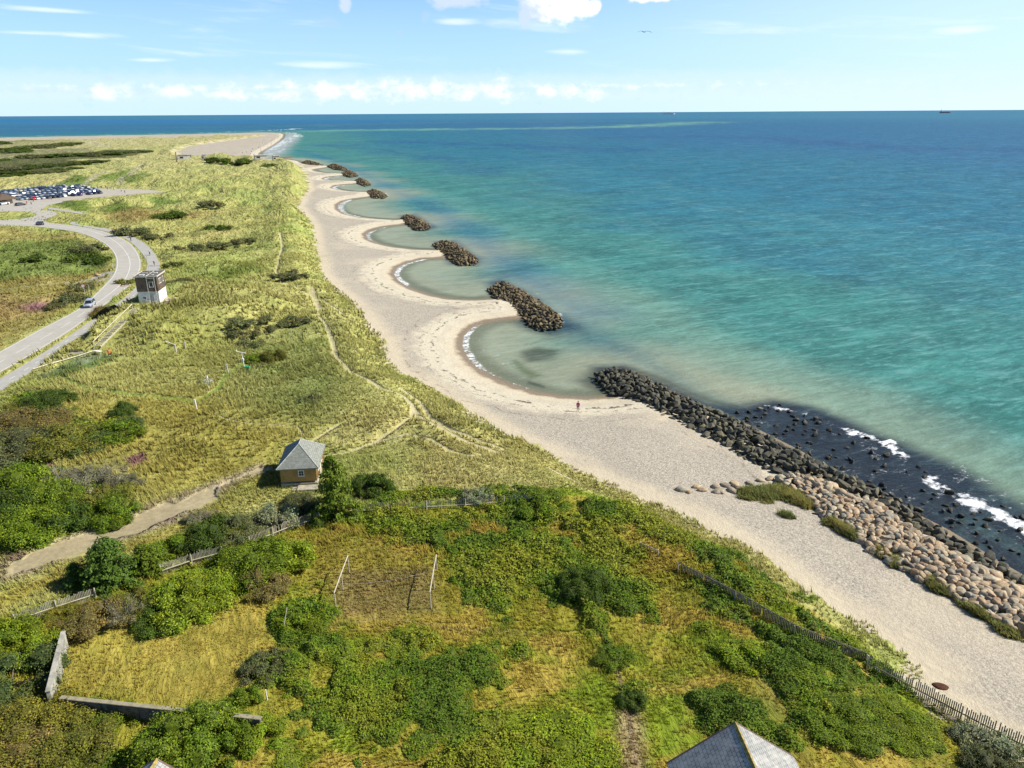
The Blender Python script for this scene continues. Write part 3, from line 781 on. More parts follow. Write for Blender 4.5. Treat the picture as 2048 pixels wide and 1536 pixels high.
# sparse whitecaps
wcap = t.math('MULTIPLY', t.ramp(t.noise(mapped(R(-8), (.35, 1, 1)), .42, 3, .6), .74, .80), t.ramp(dl, -60, -20, 1, 0))
wcap = t.math('MULTIPLY', wcap, t.ramp(w3, .5, .6))
fn = t.noise(pos, 1.5, 5, .75); fn2 = t.noise(mapped(R(35), (.4, 1, 1)), .6, 4, .7)
fth = t.math('ADD', t.math('MULTIPLY', fo, 1.0), t.math('MULTIPLY', t.math('SUBTRACT', t.math('MULTIPLY', t.math('ADD', fn, fn2), .5), .5), 2.6))
fm = t.math('MULTIPLY', t.ramp(fth, .48, .98), t.ramp(fo, 0.02, .12))
fm = t.math('MAXIMUM', fm, t.math('MULTIPLY', wcap, .6))
col = t.mix(fm, col, (.80,.82,.84,1))
hgt = t.math('ADD', t.math('MULTIPLY', w1, .35), t.math('ADD', t.math('MULTIPLY', w2, .8), t.math('MULTIPLY', t.noise(pos, 3.2, 3, .6), .10)))
bp = t.n('Bump'); bp.inputs['Strength'].default_value = .8; bp.inputs['Distance'].default_value = .6; t.set(bp.inputs['Height'], hgt)
df = t.n('BsdfDiffuse'); t.set(df.inputs[0], col)
gl = t.n('BsdfGlossy'); gl.inputs['Roughness'].default_value = .28; gl.inputs[0].default_value = (.9,.95,1,1); t.t.links.new(bp.outputs[0], gl.inputs['Normal'])
t.t.links.new(bp.outputs[0], df.inputs['Normal'])
lw = t.n('LayerWeight'); lw.inputs[0].default_value = .5; t.t.links.new(bp.outputs[0], lw.inputs['Normal'])
gf = t.math('MULTIPLY', t.ramp(lw.outputs['Facing'], .4, 1.0, .02, .11), t.math('SUBTRACT', 1.0, fm))
b = t.n('MixShader'); t.set(b.inputs[0], gf); t.t.links.new(df.outputs[0], b.inputs[1]); t.t.links.new(gl.outputs[0], b.inputs[2])
tr = t.n('BsdfTransparent')
al = t.math('MAXIMUM', t.math('MAXIMUM', t.ramp(dl, -6.0, -.1, 1.0, .15), fm), t.attr('op'))
# rounded pools of dark boulder ground stay opaque
ms = t.n('MixShader'); t.set(ms.inputs[0], al); t.t.links.new(tr.outputs[0], ms.inputs[1]); t.t.links.new(b.outputs[0], ms.inputs[2])
wat.materials.append(t.done(ms))
link('sea', wat, kind='structure')
# ------------------------------------------------------------------ vegetation
def leafmat(name, trans=.25, rough=.6, spec=.25, up=.45, obj_tint=False, var=.25):
    t = NT(name)
    c = t.attr('lc', 0)
    if obj_tint:
        oi = t.n('ObjectInfo'); c = t.mix(1.0, c, oi.outputs['Color'], 'MULTIPLY')
    g = t.n('NewGeometry')
    vm_ = t.n('VectorMath', operation='ADD')
    sc_ = t.n('VectorMath', operation='SCALE'); t.set(sc_.inputs[0], g.outputs['Normal']); sc_.inputs['Scale'].default_value = 1 - up
    t.set(vm_.inputs[0], sc_.outputs[0]); vm_.inputs[1].default_value = (0, 0, up)
    nn = t.n('VectorMath', operation='NORMALIZE'); t.set(nn.inputs[0], vm_.outputs[0])
    b = t.bsdf(c, rough, spec); t.t.links.new(nn.outputs[0], b.inputs['Normal'])
    tr = t.n('BsdfTranslucent'); t.set(tr.inputs[0], c)
    ms = t.n('MixShader'); ms.inputs[0].default_value = trans; t.t.links.new(b.outputs[0], ms.inputs[1]); t.t.links.new(tr.outputs[0], ms.inputs[2])
    return t.done(ms)

M_GRASS = leafmat('grass', .25, .8, .05, .82)
M_LEAF = leafmat('leaves', .2, .6, .12, .30)
M_CROWN = leafmat('bush leaves', .2, .6, .14, .25, True)

def sample_ring(r0, r1, n, amax=.80):
    a = rng.uniform(-amax, amax, n); r = np.sqrt(rng.uniform(r0 * r0, r1 * r1, n))
    return r * np.sin(a), r * np.cos(a)

ROADPOLY = None
def off_road(x, y, m=1.0):
    k = np.ones(x.shape, bool)
    rl = ground(ROAD_L, 3.0); rr = ground(ROAD_R, 3.0)
    k &= sdist(x, y, np.concatenate([rl, rr[::-1]]), 5) < -m * .4
    pl = ground(PATH_L, 3.0); pr = ground(PATH_R, 3.0)
    k &= sdist(x, y, np.concatenate([pl, pr[::-1]]), 5) < -m * .3
    return k

TRACK = ZONES[[i for i, z in enumerate(ZONES) if abs(z[1][0] - .37) < 1e-6 and abs(z[1][1] - .305) < 1e-6][0]][0]
BUILD_EXCL = []
def make_grass():
    VV = []; CC = []
    for (r0, r1, n, h0, h1, w0, nb, lean) in ((34, 62, 52000, .16, .34, .035, 4, .55), (62, 95, 62000, .22, .5, .05, 4, .5), (95, 150, 62000, .35, .75, .075, 5, .45), (150, 250, 56000, .5, .95, .12, 4, .45), (250, 460, 72000, .4, .8, .17, 3, .4)):
        x, y = sample_ring(r0, r1, n)
        z, dl, dv = base_height(x, y)
        dn = fbm(x, y, 2.2, 3, 401)
        keep = (dv > -.6 + .9 * (rng.random(n) ** 2) + dn * .8)
        sm = scrub_mask(x, y); keep &= sm < .2
        if r1 > 400: keep &= (rng.random(n) < sstep(460, 300, np.hypot(x, y)))
        keep &= off_road(x, y)
        keep &= ~((np.abs(x + 80.6) < 1.8) & (y > 139) & (y < 157)) & ~((np.abs(x + 81) < 3.2) & (np.abs(y - 166) < 4.5))
        # bare trails stay open
        for P, wd in W_TR: keep &= dist_line(x, y, P, cull=5) > wd * (.8 + .5 * rng.random(n))
        keep &= sdist(x, y, TRACK, 3) < .75 - .8 * rng.random(n) - fbm(x, y, 3, 3, 611)
        keep &= (fbm(x, y, 7, 4, 411) > -.25) | (rng.random(n) < .35)
        for P, wd, c, s in LINES[:3]: keep &= dist_line(x, y, P, cull=5) > wd
        x, y, z, dn = x[keep], y[keep], z[keep], dn[keep]
        m = len(x)
        tc = veg_color(x, y)
        lawn = sdist(x, y, ZL, 6) > 0
        size = rng.uniform(h0, h1, m) * (1 + .75 * fbm(x, y, 9, 3, 421)) * np.where(lawn, .55, 1)
        wd_a = 3.6 + .8 * fbm(x, y, 14, 3, 431) * 3
        for k in range(nb):
            an = rng.uniform(0, 2 * np.pi, m); hh = size * rng.uniform(.6, 1.15, m)
            bw = w0 * rng.uniform(.7, 1.4, m)
            bx = x + rng.normal(0, .10, m) * (size + .3); by = y + rng.normal(0, .10, m) * (size + .3)
            ld = hh * rng.uniform(.15, .5, m)
            tx = bx + np.cos(an) * ld + np.cos(wd_a) * hh * lean * rng.uniform(.5, 1.2, m); ty = by + np.sin(an) * ld + np.sin(wd_a) * hh * lean * rng.uniform(.5, 1.2, m)
            pa = an + np.pi / 2
            v = np.stack([np.stack([bx - np.cos(pa) * bw, by - np.sin(pa) * bw, z - .04], 1), np.stack([bx + np.cos(pa) * bw, by + np.sin(pa) * bw, z - .04], 1), np.stack([tx, ty, z + hh], 1)], 1)
            VV.append(v.reshape(-1, 3).astype(np.float32))
            br = rng.uniform(.82, 1.36, m)[:, None]
            straw = (rng.random(m) < .22)[:, None] * np.array([.10, .07, .02])
            c = tc * 1.12 * br + straw * .8
            CC.append(np.repeat(c, 3, 0).astype(np.float32))
    V = np.concatenate(VV); C = np.concatenate(CC)
    me = fast_mesh('grass', V, np.arange(len(V)).reshape(-1, 3), M_GRASS)
    set_attr(me, 'lc', C, 'FLOAT_COLOR')
    link('dune_grass', me, kind='stuff', label='dry and green dune grass covering the land', cat='grass')
    print('grass tris', len(V) // 3)
make_grass()

def leaf_quads(P, N, size, col, spread=.6):
    """small kite leaves at P facing roughly N"""
    m = len(P)
    N = N + rng.normal(0, spread, (m, 3)); N /= np.linalg.norm(N, axis=1)[:, None] + 1e-9
    T = np.cross(N, rng.normal(0, 1, (m, 3))); T /= np.linalg.norm(T, axis=1)[:, None] + 1e-9
    B = np.cross(N, T)
    s = (size * rng.uniform(.6, 1.3, m))[:, None]
    V = np.stack([P - T * s, P + B * s * .55, P + T * s, P - B * s * .55], 1).reshape(-1, 3)
    return V, np.repeat(col, 4, 0)

def make_scrub():
    VV = []; CC = []
    for (r0, r1, n, s) in ((34, 58, 330000, .10), (58, 90, 300000, .14), (90, 140, 170000, .21)):
        x, y = sample_ring(r0, r1, n)
        sm = scrub_mask(x, y); k = sm > -.1
        x, y, sm = x[k], y[k], sm[k]
        k = off_road(x, y); x, y, sm = x[k], y[k], sm[k]
        z, dl, dv = base_height(x, y)
        k = dv > .2; x, y, z, sm = x[k], y[k], z[k], sm[k]
        lump = fbm(x, y, 2.6, 3, 501); l2 = fbm(x, y, .9, 2, 511)
        h = np.maximum(.46 + .52 * lump + .26 * l2, .26) * sstep(-.1, 1.4, sm) + .14
        e = .12
        gx = (fbm(x + e, y, 2.6, 3, 501) - lump) / e * .34; gy_ = (fbm(x, y + e, 2.6, 3, 501) - lump) / e * .34
        d = rng.random(len(x)) ** 2
        P = np.stack([x, y, z + np.maximum(h, .05) * (1 - .55 * d)], 1)
        N = np.stack([-gx, -gy_, np.ones(len(x))], 1)
        n1 = fbm(x, y, 5, 4, 521)[:, None] * 1.3
        c = np.array([.145,.225,.016]) + (np.array([.235,.255,.024]) - np.array([.145,.225,.016])) * sstep(-.35, .5, n1)
        c = c + (np.array([.085,.145,.016]) - c) * sstep(-.05, .6, -n1) * .85
        c = c * rng.uniform(.65, 1.4, len(x))[:, None]
        y_ = rng.random(len(x)) < .05
        c[y_] = np.array([.20,.16,.03]) * rng.uniform(.7, 1.2, y_.sum())[:, None]
        V, C = leaf_quads(P, N, s, c, .55)
        VV.append(V.astype(np.float32)); CC.append(C.astype(np.float32))
    V = np.concatenate(VV); C = np.concatenate(CC)
    me = fast_mesh('scrub', V, np.arange(len(V)).reshape(-1, 4), M_LEAF)
    set_attr(me, 'lc', C, 'FLOAT_COLOR')
    link('rose_scrub', me, kind='stuff', label='low green rose scrub spreading over the garden', cat='ground cover')
    print('scrub quads', len(V) // 4)
make_scrub()

# ---- bushes: crowns with stems; unit radius 1, height ~1
M_BARK = simple_mat('bark', (.13, .10, .075), .9, .1, 0, .3, 6)
M_GREYBARK = simple_mat('grey twigs', (.24, .225, .165), .9, .1, 0, .25, 6)
def crown_mesh(kind, seed, nleaf, leaf, lobes=16):
    g = np.random.default_rng(seed)
    cs = []; rs = []
    for i in range(lobes):
        a = g.uniform(0, 2 * np.pi); rr = math.sqrt(g.uniform(0, 1)) * .92
        hh = g.uniform(.10, .66) * (1 - .55 * rr)
        cs.append((math.cos(a) * rr, math.sin(a) * rr, hh)); rs.append(g.uniform(.10, .34))
    cs = np.array(cs); rs = np.array(rs)
    k = g.integers(0, lobes, nleaf * 2)
    D = g.normal(0, 1, (nleaf * 2, 3)); D[:, 2] = np.abs(D[:, 2]) * .9 - .25; D /= np.linalg.norm(D, axis=1)[:, None]
    P = cs[k] + D * rs[k][:, None] * np.where(g.random((nleaf * 2, 1)) < .14, g.uniform(1.1, 1.5, (nleaf * 2, 1)), g.uniform(.7, 1.12, (nleaf * 2, 1)))
    # keep leaves near the outer surface
    dd = np.linalg.norm(P[:, None] - cs[None], axis=2) / rs[None]
    keep = (dd.min(1) > .68) & (P[:, 2] > .01)
    k = k[keep][:nleaf]; P = P[keep][:nleaf]; D = D[keep][:nleaf]
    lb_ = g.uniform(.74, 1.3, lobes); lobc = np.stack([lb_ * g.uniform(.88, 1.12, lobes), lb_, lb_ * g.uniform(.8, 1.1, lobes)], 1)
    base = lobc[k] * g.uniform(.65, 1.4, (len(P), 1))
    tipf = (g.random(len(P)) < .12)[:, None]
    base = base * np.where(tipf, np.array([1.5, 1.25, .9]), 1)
    if kind == 'grey': base = base * g.uniform(.6, 1.2, (len(P), 1))
    Dn = D + np.array([0, 0, .35])
    V, C = leaf_quads(P, Dn, leaf, base, .55)
    # dense inner foliage
    IV = []; IF = []; 
    bm = bmesh.new()
    for c_, r_ in zip(cs, rs):
        bmesh.ops.create_icosphere(bm, subdivisions=1, radius=r_ * .74, matrix=Matrix.Translation(Vector(c_)))
    for v_ in bm.verts: v_.co += Vector(g.normal(0, .02, 3)); v_.co.z = max(v_.co.z, 0.0)
    bm.verts.index_update()
    iv = np.array([v_.co[:] for v_ in bm.verts]); ifc = np.array([[v_.index for v_ in f.verts] for f in bm.faces]); bm.free()
    off = len(V)
    quads = np.arange(off).reshape(-1, 4)
    tri = ifc + off; tri4 = np.concatenate([tri, tri[:, :1]], 1)
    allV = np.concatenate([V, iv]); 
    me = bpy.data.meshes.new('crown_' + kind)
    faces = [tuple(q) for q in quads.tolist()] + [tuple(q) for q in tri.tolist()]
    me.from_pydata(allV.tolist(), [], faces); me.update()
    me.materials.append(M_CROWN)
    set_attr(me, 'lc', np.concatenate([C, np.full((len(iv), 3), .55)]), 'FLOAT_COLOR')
    return me
def stem_mesh(seed, twig=False, mat=None):
    g = random.Random(seed); mb = MB()
    n = 26 if twig else 7
    for i in range(n):
        a = g.uniform(0, 6.28); r = g.uniform(.2, .6) * (1.4 if twig else 1); h = g.uniform(.2, .5) * (1.5 if twig else 1)
        p = [Vector((math.cos(a) * .05, math.sin(a) * .05, -.05)), Vector((math.cos(a) * r * .4, math.sin(a) * r * .4, h * .45)), Vector((math.cos(a) * r, math.sin(a) * r, h))]
        mb.path(p, [.012, .008, .003] if twig else [.03, .02, .008], 5)
        if twig:
            for j in range(5):
                q = p[1].lerp(p[2], g.random()); e = q + Vector((g.uniform(-.25, .25), g.uniform(-.25, .25), g.uniform(.05, .3)))
                mb.tube(q, e, .004, .002, 4)
    return mb.mesh('stems', mat or M_BARK)
def conifer_crown(seed, n=5200):
    g = np.random.default_rng(seed); P = []; D = []
    br = []
    mb_l = []
    for i in range(120):
        z = .12 + .85 * (i / 120) ; L = (1 - z) ** .75 * .95 * g.uniform(.7, 1.1) + .05; a = g.uniform(0, 2 * np.pi)
        m = int(n * L / 60) + 8
        tt = g.uniform(.15, 1, m); w = .17 * (1 - tt * .5)
        dx, dy = np.cos(a), np.sin(a)
        s = g.uniform(-1, 1, m) * w
        pz = z - .16 * tt * L + .10 * tt ** 2 * L + g.normal(0, .018, m)
        P.append(np.stack([dx * tt * L - dy * s, dy * tt * L + dx * s, pz], 1))
        D.append(np.stack([dx * .4 * np.ones(m), dy * .4 * np.ones(m), np.ones(m)], 1))
    P = np.concatenate(P); D = np.concatenate(D)
    base = np.ones((len(P), 3)) * g.uniform(.6, 1.5, (len(P), 1))
    V, C = leaf_quads(P, D, .038, base, .45)
    me = fast_mesh('conifer_crown', V, np.arange(len(V)).reshape(-1, 4), M_CROWN); set_attr(me, 'lc', C, 'FLOAT_COLOR'); return me
def trunk_mesh():
    mb = MB(); mb.tube((0, 0, -.05), (0, 0, .5), .045, .025, 8); mb.tube((0, 0, .5), (.01, 0, .97), .025, .006, 8)
    for i in range(30):
        a = i * 2.4; z = .15 + i * .026; L = (1 - z) * .7
        mb.tube((0, 0, z), (math.cos(a) * L, math.sin(a) * L, z - .05), .012, .004, 5)
    return mb.mesh('trunk', M_BARK)
CR = {'leafy': [crown_mesh('leafy', s, 5600, .035, 30) for s in (1, 2, 3)], 'fine': [crown_mesh('fine', s, 7000, .024, 38) for s in (4, 5)],
      'big': [crown_mesh('big', s, 12000, .025, 52) for s in (6, 7)], 'grey': [crown_mesh('grey', s, 3800, .022, 16) for s in (8,)], 'low': [crown_mesh('low', s, 2200, .06, 16) for s in (9, 10)]}
STEM = stem_mesh(3); TWIG = stem_mesh(5, True, M_GREYBARK); CON = [conifer_crown(12), conifer_crown(13)]; TRK = trunk_mesh()
TINT = {'green': (.125,.185,.014), 'bright': (.175,.235,.016), 'dark': (.065,.105,.014), 'grey': (.24,.23,.13), 'brown': (.18,.15,.045), 'olive': (.145,.155,.026), 'orange': (.19,.185,.028), 'blue': (.085,.12,.035), 'silver': (.24,.27,.15), 'dull': (.115,.13,.05), 'con': (.11,.155,.014), 'conb': (.075,.13,.018)}
bush_n = 0
def bush(px, py, wpx, tint, label, kind='leafy', hr=.75, cat='bush', name='bush', group=None):
    """wpx = width seen in the photo; hr = height / width"""
    global bush_n
    bush_n += 1
    P = hit1(px, py)
    dist = math.hypot(P.x, P.y, P.z - CAMZ)
    wid = wpx / FPX * dist
    P = hit1(px, py, dz=wid * hr * .4)
    o = empty(name, (P.x, P.y, float(H(P.x, P.y)[0]) - .05), bush_n * 1.7, label, cat, group)
    c = TINT[tint]; v = .85 + .3 * ((bush_n * 37) % 10) / 10
    if kind == 'conifer':
        cm = CON[bush_n % 2]; part(o, 'trunk', TRK)
        o.scale = (wid * .5, wid * .5, wid * hr)
    else:
        cm = CR[kind][bush_n % len(CR[kind])]; part(o, 'stem', TWIG if kind == 'grey' else STEM)
        o.scale = (wid * .54, wid * .62, wid * hr * .84)
    p = part(o, 'crown', cm); p.color = (c[0] * v, c[1] * v, c[2] * v, 1)
    return o
THK = 'bushes of the dense thicket beside the sandy track'
RGT = 'shrubs along the picket fences'
HTH = 'low shrubs scattered on the dune heath'
B = bush
# thicket above the track, left edge
B(25,955,100,'green','broad green bush at the upper left corner of the thicket','big')
B(100,985,95,'green','mid green bush in the middle of the thicket above the track','big',group=THK)
B(10,1000,100,'dark','dark green bush at the left edge of the frame in the thicket','big',group=THK)
B(52,1036,110,'green','green bush at the lower left foot of the thicket, nearest the track','big',hr=.6,group=THK)
B(130,1020,85,'dark','dark bush at the lower right of the thicket, beside the yellow grass','leafy',group=THK)
B(215,1012,80,'green','green bush at the right end of the thicket','leafy',group=THK)
B(245,980,50,'olive','small olive bush at the right tip of the thicket','leafy',group=THK)
B(185,948,110,'grey','leafless grey willow bush on the top side of the thicket','grey',hr=.6,group=THK)
B(120,950,90,'grey','thin grey bush behind the thicket, below the pink heather','grey',hr=.6,group=THK)
B(238,955,60,'grey','grey green willow bush at the upper right of the thicket','grey',hr=.7,group=THK)
B(170,990,80,'olive','olive green bush between the grey willows and the dark bush','fine',group=THK)
B(215,1036,50,'green','small green bush below the right end of the thicket','leafy',group=THK)
# thicket below the road
B(30,880,110,'dull','wide dull green bush at the left end of the hedge below the road','big',hr=.5)
B(110,872,110,'olive','wide brownish green bush in the middle of the hedge below the road','big',hr=.5)
B(170,872,80,'blue','grey green bush in the hedge, left of the bright green one','fine',hr=.6)
B(225,858,85,'green','bright green bush at the right end of the hedge below the road','leafy',hr=.5)
B(254,838,44,'blue','dark bush above the bright green end of the hedge','fine')
B(244,812,38,'dark','small upright bush at the top right of the hedge','fine',hr=1.0)
B(50,838,120,'brown','long brown tinged bush on the upper side of the hedge','big',hr=.3)
B(85,795,80,'dark','dark green bush beside the cycle path','fine',hr=.55)
B(40,808,55,'olive','low olive bush left of the dark one beside the cycle path','fine',hr=.4)
B(50,900,30,'olive','tiny round bush between the hedge and the pink heather','leafy')
# left lower corner
B(2,1262,95,'bright','bright green bush at the left end of the lower picket fence','leafy',hr=.6)
B(62,1290,70,'bright','yellow green bush touching the white wall on its left side','leafy')
B(12,1345,125,'blue','smooth dusty green bush left of the white wall','fine',hr=.6)
B(55,1440,130,'orange','yellow leaved bush below the smooth dusty green bush','big',hr=.5)
B(30,1495,110,'brown','brown leaved bush at the bottom left corner','big',hr=.5)
B(150,1470,110,'olive','green bush at the bottom left, right of the brown leaved bush','big',hr=.55)
B(215,1430,60,'green','green bush in front of the left part of the dark wall','leafy',hr=.6)
B(100,1422,60,'orange','small yellowish bush at the corner of the white wall','leafy',hr=.5)
# row along the lower fence
B(215,1130,150,'conb','large dark spruce growing over the picket fence beside the track','conifer',hr=.58,cat='tree',name='spruce_tree')
B(290,1120,110,'con','second spruce behind the fence, right of the largest one','conifer',hr=.5,cat='tree',name='spruce_tree')
B(150,1150,70,'conb','small dark spruce at the left foot of the largest spruce','conifer',hr=.6,cat='tree',name='spruce_tree')
B(345,1085,70,'green','green bush on the track side of the lower picket fence','leafy',hr=.5)
B(375,1178,120,'bright','bright lime green bush in front of the rail of the lower fence','big',hr=.7)
B(425,1165,70,'bright','lime green bush at the right end of the lower fence, by its shadow','leafy',hr=.9)
B(330,1215,95,'dark','dark round bush at the edge of the dry lawn','fine',hr=.6)
B(185,1225,95,'brown','brownish bush in the row between the fence and the lawn','fine',hr=.6)
B(120,1225,60,'orange','yellow brown bush beside the left end of the lower fence','fine',hr=.6)
B(240,1215,70,'grey','bare grey dead shrub among the green bushes above the lawn','grey',hr=1.0)
B(280,1195,80,'olive','olive bush between the bare shrub and the lime green bush','fine')
B(420,1055,95,'dark','dark bush left of the upper picket fence by the track','fine')
B(548,1025,75,'silver','leafy grey green bush behind the upper picket fence','leafy',hr=.8)
B(480,1050,80,'dull','dull bush beside the grey green one at the upper fence','fine',hr=.8)
B(405,1030,60,'grey','bare grey shrub at the end of the sandy track','grey',hr=.6)
B(505,1110,120,'green','broad green bush in front of the upper picket fence','big',hr=.6)
B(575,1105,90,'bright','green bush at the right of the broad one, by the long posts','leafy',hr=.7)
B(528,1155,80,'brown','brown twiggy bush casting shade above the lawn','fine',hr=.75)
B(465,1075,60,'olive','small bush over the gap between the two picket fences','leafy')
B(600,1000,70,'dull','dull bush in the shade of the spruce by the yellow house','fine',hr=.6)
B(668,985,120,'con','tall green spruce hiding the corner of the yellow house','conifer',hr=1.05,cat='tree',name='spruce_tree')
B(745,960,75,'dark','dark bush right of the spruce by the yellow house','leafy',hr=.6)
B(640,1025,60,'dark','dark low bush under the spruce by the yellow house','fine',hr=.6)
B(1172,1158,86,'dark','round green bush standing alone with its shadow in the garden','big',hr=.75)
B(365,1455,130,'green','big glossy green bush in front of the dark wall','big',hr=.8)
B(445,1465,90,'green','green bush at the right end of the dark wall','leafy',hr=.8)
B(515,1460,75,'bright','light green bush just right of the wall end','leafy',hr=.6)
B(488,1388,48,'green','small upright green bush with a shadow on the lawn edge','leafy',hr=.95)
B(535,1325,80,'dull','dull green bush left of the thin leaning pole','leafy',hr=.5)
B(600,1235,85,'bright','light green bush behind the thin leaning pole','leafy',hr=.5)
B(1110,1505,190,'bright','very wide green bush at the bottom edge of the garden','big',hr=.22)
B(1700,1435,120,'green','green bush inside the right fence, above the slate roof','big',hr=.28,group=RGT)
B(1800,1445,105,'bright','bright green bush close under the right picket fence','big',hr=.26,group=RGT)
B(1640,1370,100,'green','green bush in the line below the dark fence rail','leafy',hr=.3,group=RGT)
B(1265,1395,50,'dark','small dark bush beside the garden footpath','leafy',hr=.6)
B(1230,1310,60,'green','green bush on the right side of the garden footpath','leafy',hr=.5)
B(1500,1305,90,'bright','light green bush in the right part of the garden grass','leafy',hr=.35)
B(1955,1475,70,'silver','silvery shrub under the right picket fence','leafy',hr=.7,group=RGT)
B(2015,1500,90,'silver','larger silvery shrub at the bottom right corner','leafy',hr=.7,group=RGT)
B(1990,1530,80,'dull','grey green shrub in front of the silvery ones at the bottom right','fine',hr=.6,group=RGT)
B(955,985,55,'silver','pale flowering shrub behind the top fence of the garden','leafy',hr=.7)
B(1080,1000,90,'green','green bush at the right end of the top fence of the garden','leafy',hr=.5)
# dune heath
B(541,705,44,'olive','round bush with a reddish top standing behind the weather mast','fine',hr=.85)
B(508,712,34,'green','low green bush left of the round bush behind the mast','leafy',hr=.6)
B(357,562,58,'dull','flat brown green bush right of the watch tower','fine',hr=.55)
B(217,617,55,'brown','brown bush on the bank beside the road, left of the tower','fine',hr=.5)
for px, py, wp, tn, lb in [(472,640,40,'dull','upper left one of the dark patches of creeping willow'), (517,634,36,'dull','dark creeping willow patch, upper middle of the group'), (590,637,44,'dull','dark willow patch right of the group, near the trail'),
    (488,660,46,'dull','middle willow patch of the group, the widest'), (500,684,36,'dull','lowest dark willow patch of the group'), (530,655,30,'dull','small willow patch at the right of the group'),
    (433,453,38,'dark','round dark bush on the heath, highest of the scattered ones'), (316,468,36,'dull','flat dark shrub right of the bend of the road'), (262,458,44,'dull','flat shrub above the outer bend of the cycle path'),
    (378,492,34,'dull','left end of the long row of shrubs on the heath'), (412,489,40,'dull','middle left of the long row of shrubs on the heath'), (450,484,40,'dull','middle right of the long row of shrubs on the heath'), (486,479,34,'dull','right end of the long row of shrubs on the heath'),
    (345,527,24,'dark','small upright dark shrub beyond the tower'), (618,793,34,'dull','dim round shrub below the trail on the dunes'), (570,545,40,'dull','grey green shrub beside the sandy trail on the dunes'), (596,550,30,'dull','grey shrub right of the one beside the sandy trail'),
    (160,510,40,'dark','dark shrub in the green heath inside the road bend'), (193,516,34,'dark','dark shrub nearest the inside of the road bend'), (65,512,30,'dark','dark shrub left in the green heath inside the bend'), (178,492,44,'dull','upper dark shrub in the green heath inside the bend'),
    (165,570,34,'dull','shrub beside the small track left of the road'), (138,592,40,'dull','dark shrub on the roadside above the silver car'), (108,607,30,'dull','dark shrub on the roadside left of the one above the car'), (345,424,40,'dark','dark shrub on the grass right of the car park'),
    (425,404,36,'dull','far shrub on the grass between car park and beach'), (430,318,30,'dark','far dark shrub by the grey bunkers'), (470,320,36,'dark','far dark shrub, second by the grey bunkers'), (540,322,26,'dark','far dark shrub near the last bunker'), (182,786,20,'dark','tiny dark bush on the yellow grass below the path'),
    (250,560,26,'olive','small shrub in front of the tower shadow')]:
    B(px, py, wp * 1.15, tn, lb, 'low', hr=.5, group=HTH if lb.startswith('far') else None, name='shrub', cat='shrub')
# far thickets behind the car park: rounded clumps
k = 0
for (x0, x1, y0, y1, n) in [(-20, 200, 318, 338, 26), (20, 290, 300, 312, 26), (-20, 150, 284, 298, 18), (-10, 150, 336, 346, 14)]:
    for i in range(n):
        px = x0 + (x1 - x0) * ((i * .618) % 1); py = y0 + (y1 - y0) * ((i * .382 + .1) % 1)
        B(px, py, 24 + (i * 7) % 16, 'dark' if i % 3 else 'dull', 'dark bush in the wide thicket beyond the car park', 'low', hr=.24, group='bushes of the wide thicket beyond the car park', name='shrub', cat='shrub')
# ------------------------------------------------------------------ boulders
def rock_mat(name, cols, rough=.8, alg=False, objc=True):
    t = NT(name); g = t.n('NewGeometry'); pos = t.n('TexCoord').outputs['Object']
    n = t.noise(pos, 2.2, 5, .65); n2 = t.noise(pos, 9, 4, .7)
    rnd = t.n('ObjectInfo').outputs['Random'] if objc else t.attr('rr')
    cr = t.n('ValToRGB'); cr.color_ramp.interpolation = 'LINEAR'
    e = cr.color_ramp.elements; e[0].position = 0; e[0].color = cols[0] + (1,); e[1].position = 1; e[1].color = cols[-1] + (1,)
    for i, c in enumerate(cols[1:-1]): q = e.new((i + 1) / (len(cols) - 1)); q.color = c + (1,)
    t.set(cr.inputs[0], rnd)
    c = t.mix(1.0, cr.outputs[0], t.n('CombineColor', i_0=t.ramp(n, .3, .75, .6, 1.3), i_1=t.ramp(n, .3, .75, .6, 1.3), i_2=t.ramp(n, .3, .75, .62, 1.28)).outputs[0], 'MULTIPLY')
    c = t.mix(t.ramp(n2, .6, .75, 0, .35), c, (.05, .05, .045, 1))
    # dark weed growth below the splash line
    z = t.n('SeparateXYZ'); t.set(z.inputs[0], g.outputs['Position'])
    wl = t.ramp(t.math('ADD', z.outputs[2], t.math('MULTIPLY', n, .5)), .35, .95, 1, 0)
    c = t.mix(wl, c, (.022, .022, .016, 1))
    b = t.bsdf(c, rough, .35, 0, t.math('ADD', n, t.math('MULTIPLY', n2, .35)), .6, .06)
    return t.done(b)
M_DARK = rock_mat('dark rock', [(.050,.048,.038), (.11,.105,.068), (.075,.07,.055), (.165,.15,.09), (.06,.06,.05)])
M_TAN = rock_mat('tan rock', [(.44,.31,.18), (.28,.245,.185), (.50,.38,.24), (.36,.23,.13), (.46,.40,.28), (.20,.195,.165), (.47,.33,.19)])
M_DARKS = rock_mat('dark rock pile', [(.050,.048,.038), (.11,.105,.068), (.075,.07,.055), (.165,.15,.09), (.06,.06,.05)], objc=False)
M_TANS = rock_mat('tan rock pile', [(.44,.31,.18), (.28,.245,.185), (.50,.38,.24), (.36,.23,.13), (.46,.40,.28), (.20,.195,.165), (.47,.33,.19)], objc=False)
M_BW = rock_mat('breakwater rock', [(.05,.042,.028), (.16,.12,.06), (.08,.065,.04), (.24,.18,.09), (.06,.055,.04)], objc=False)

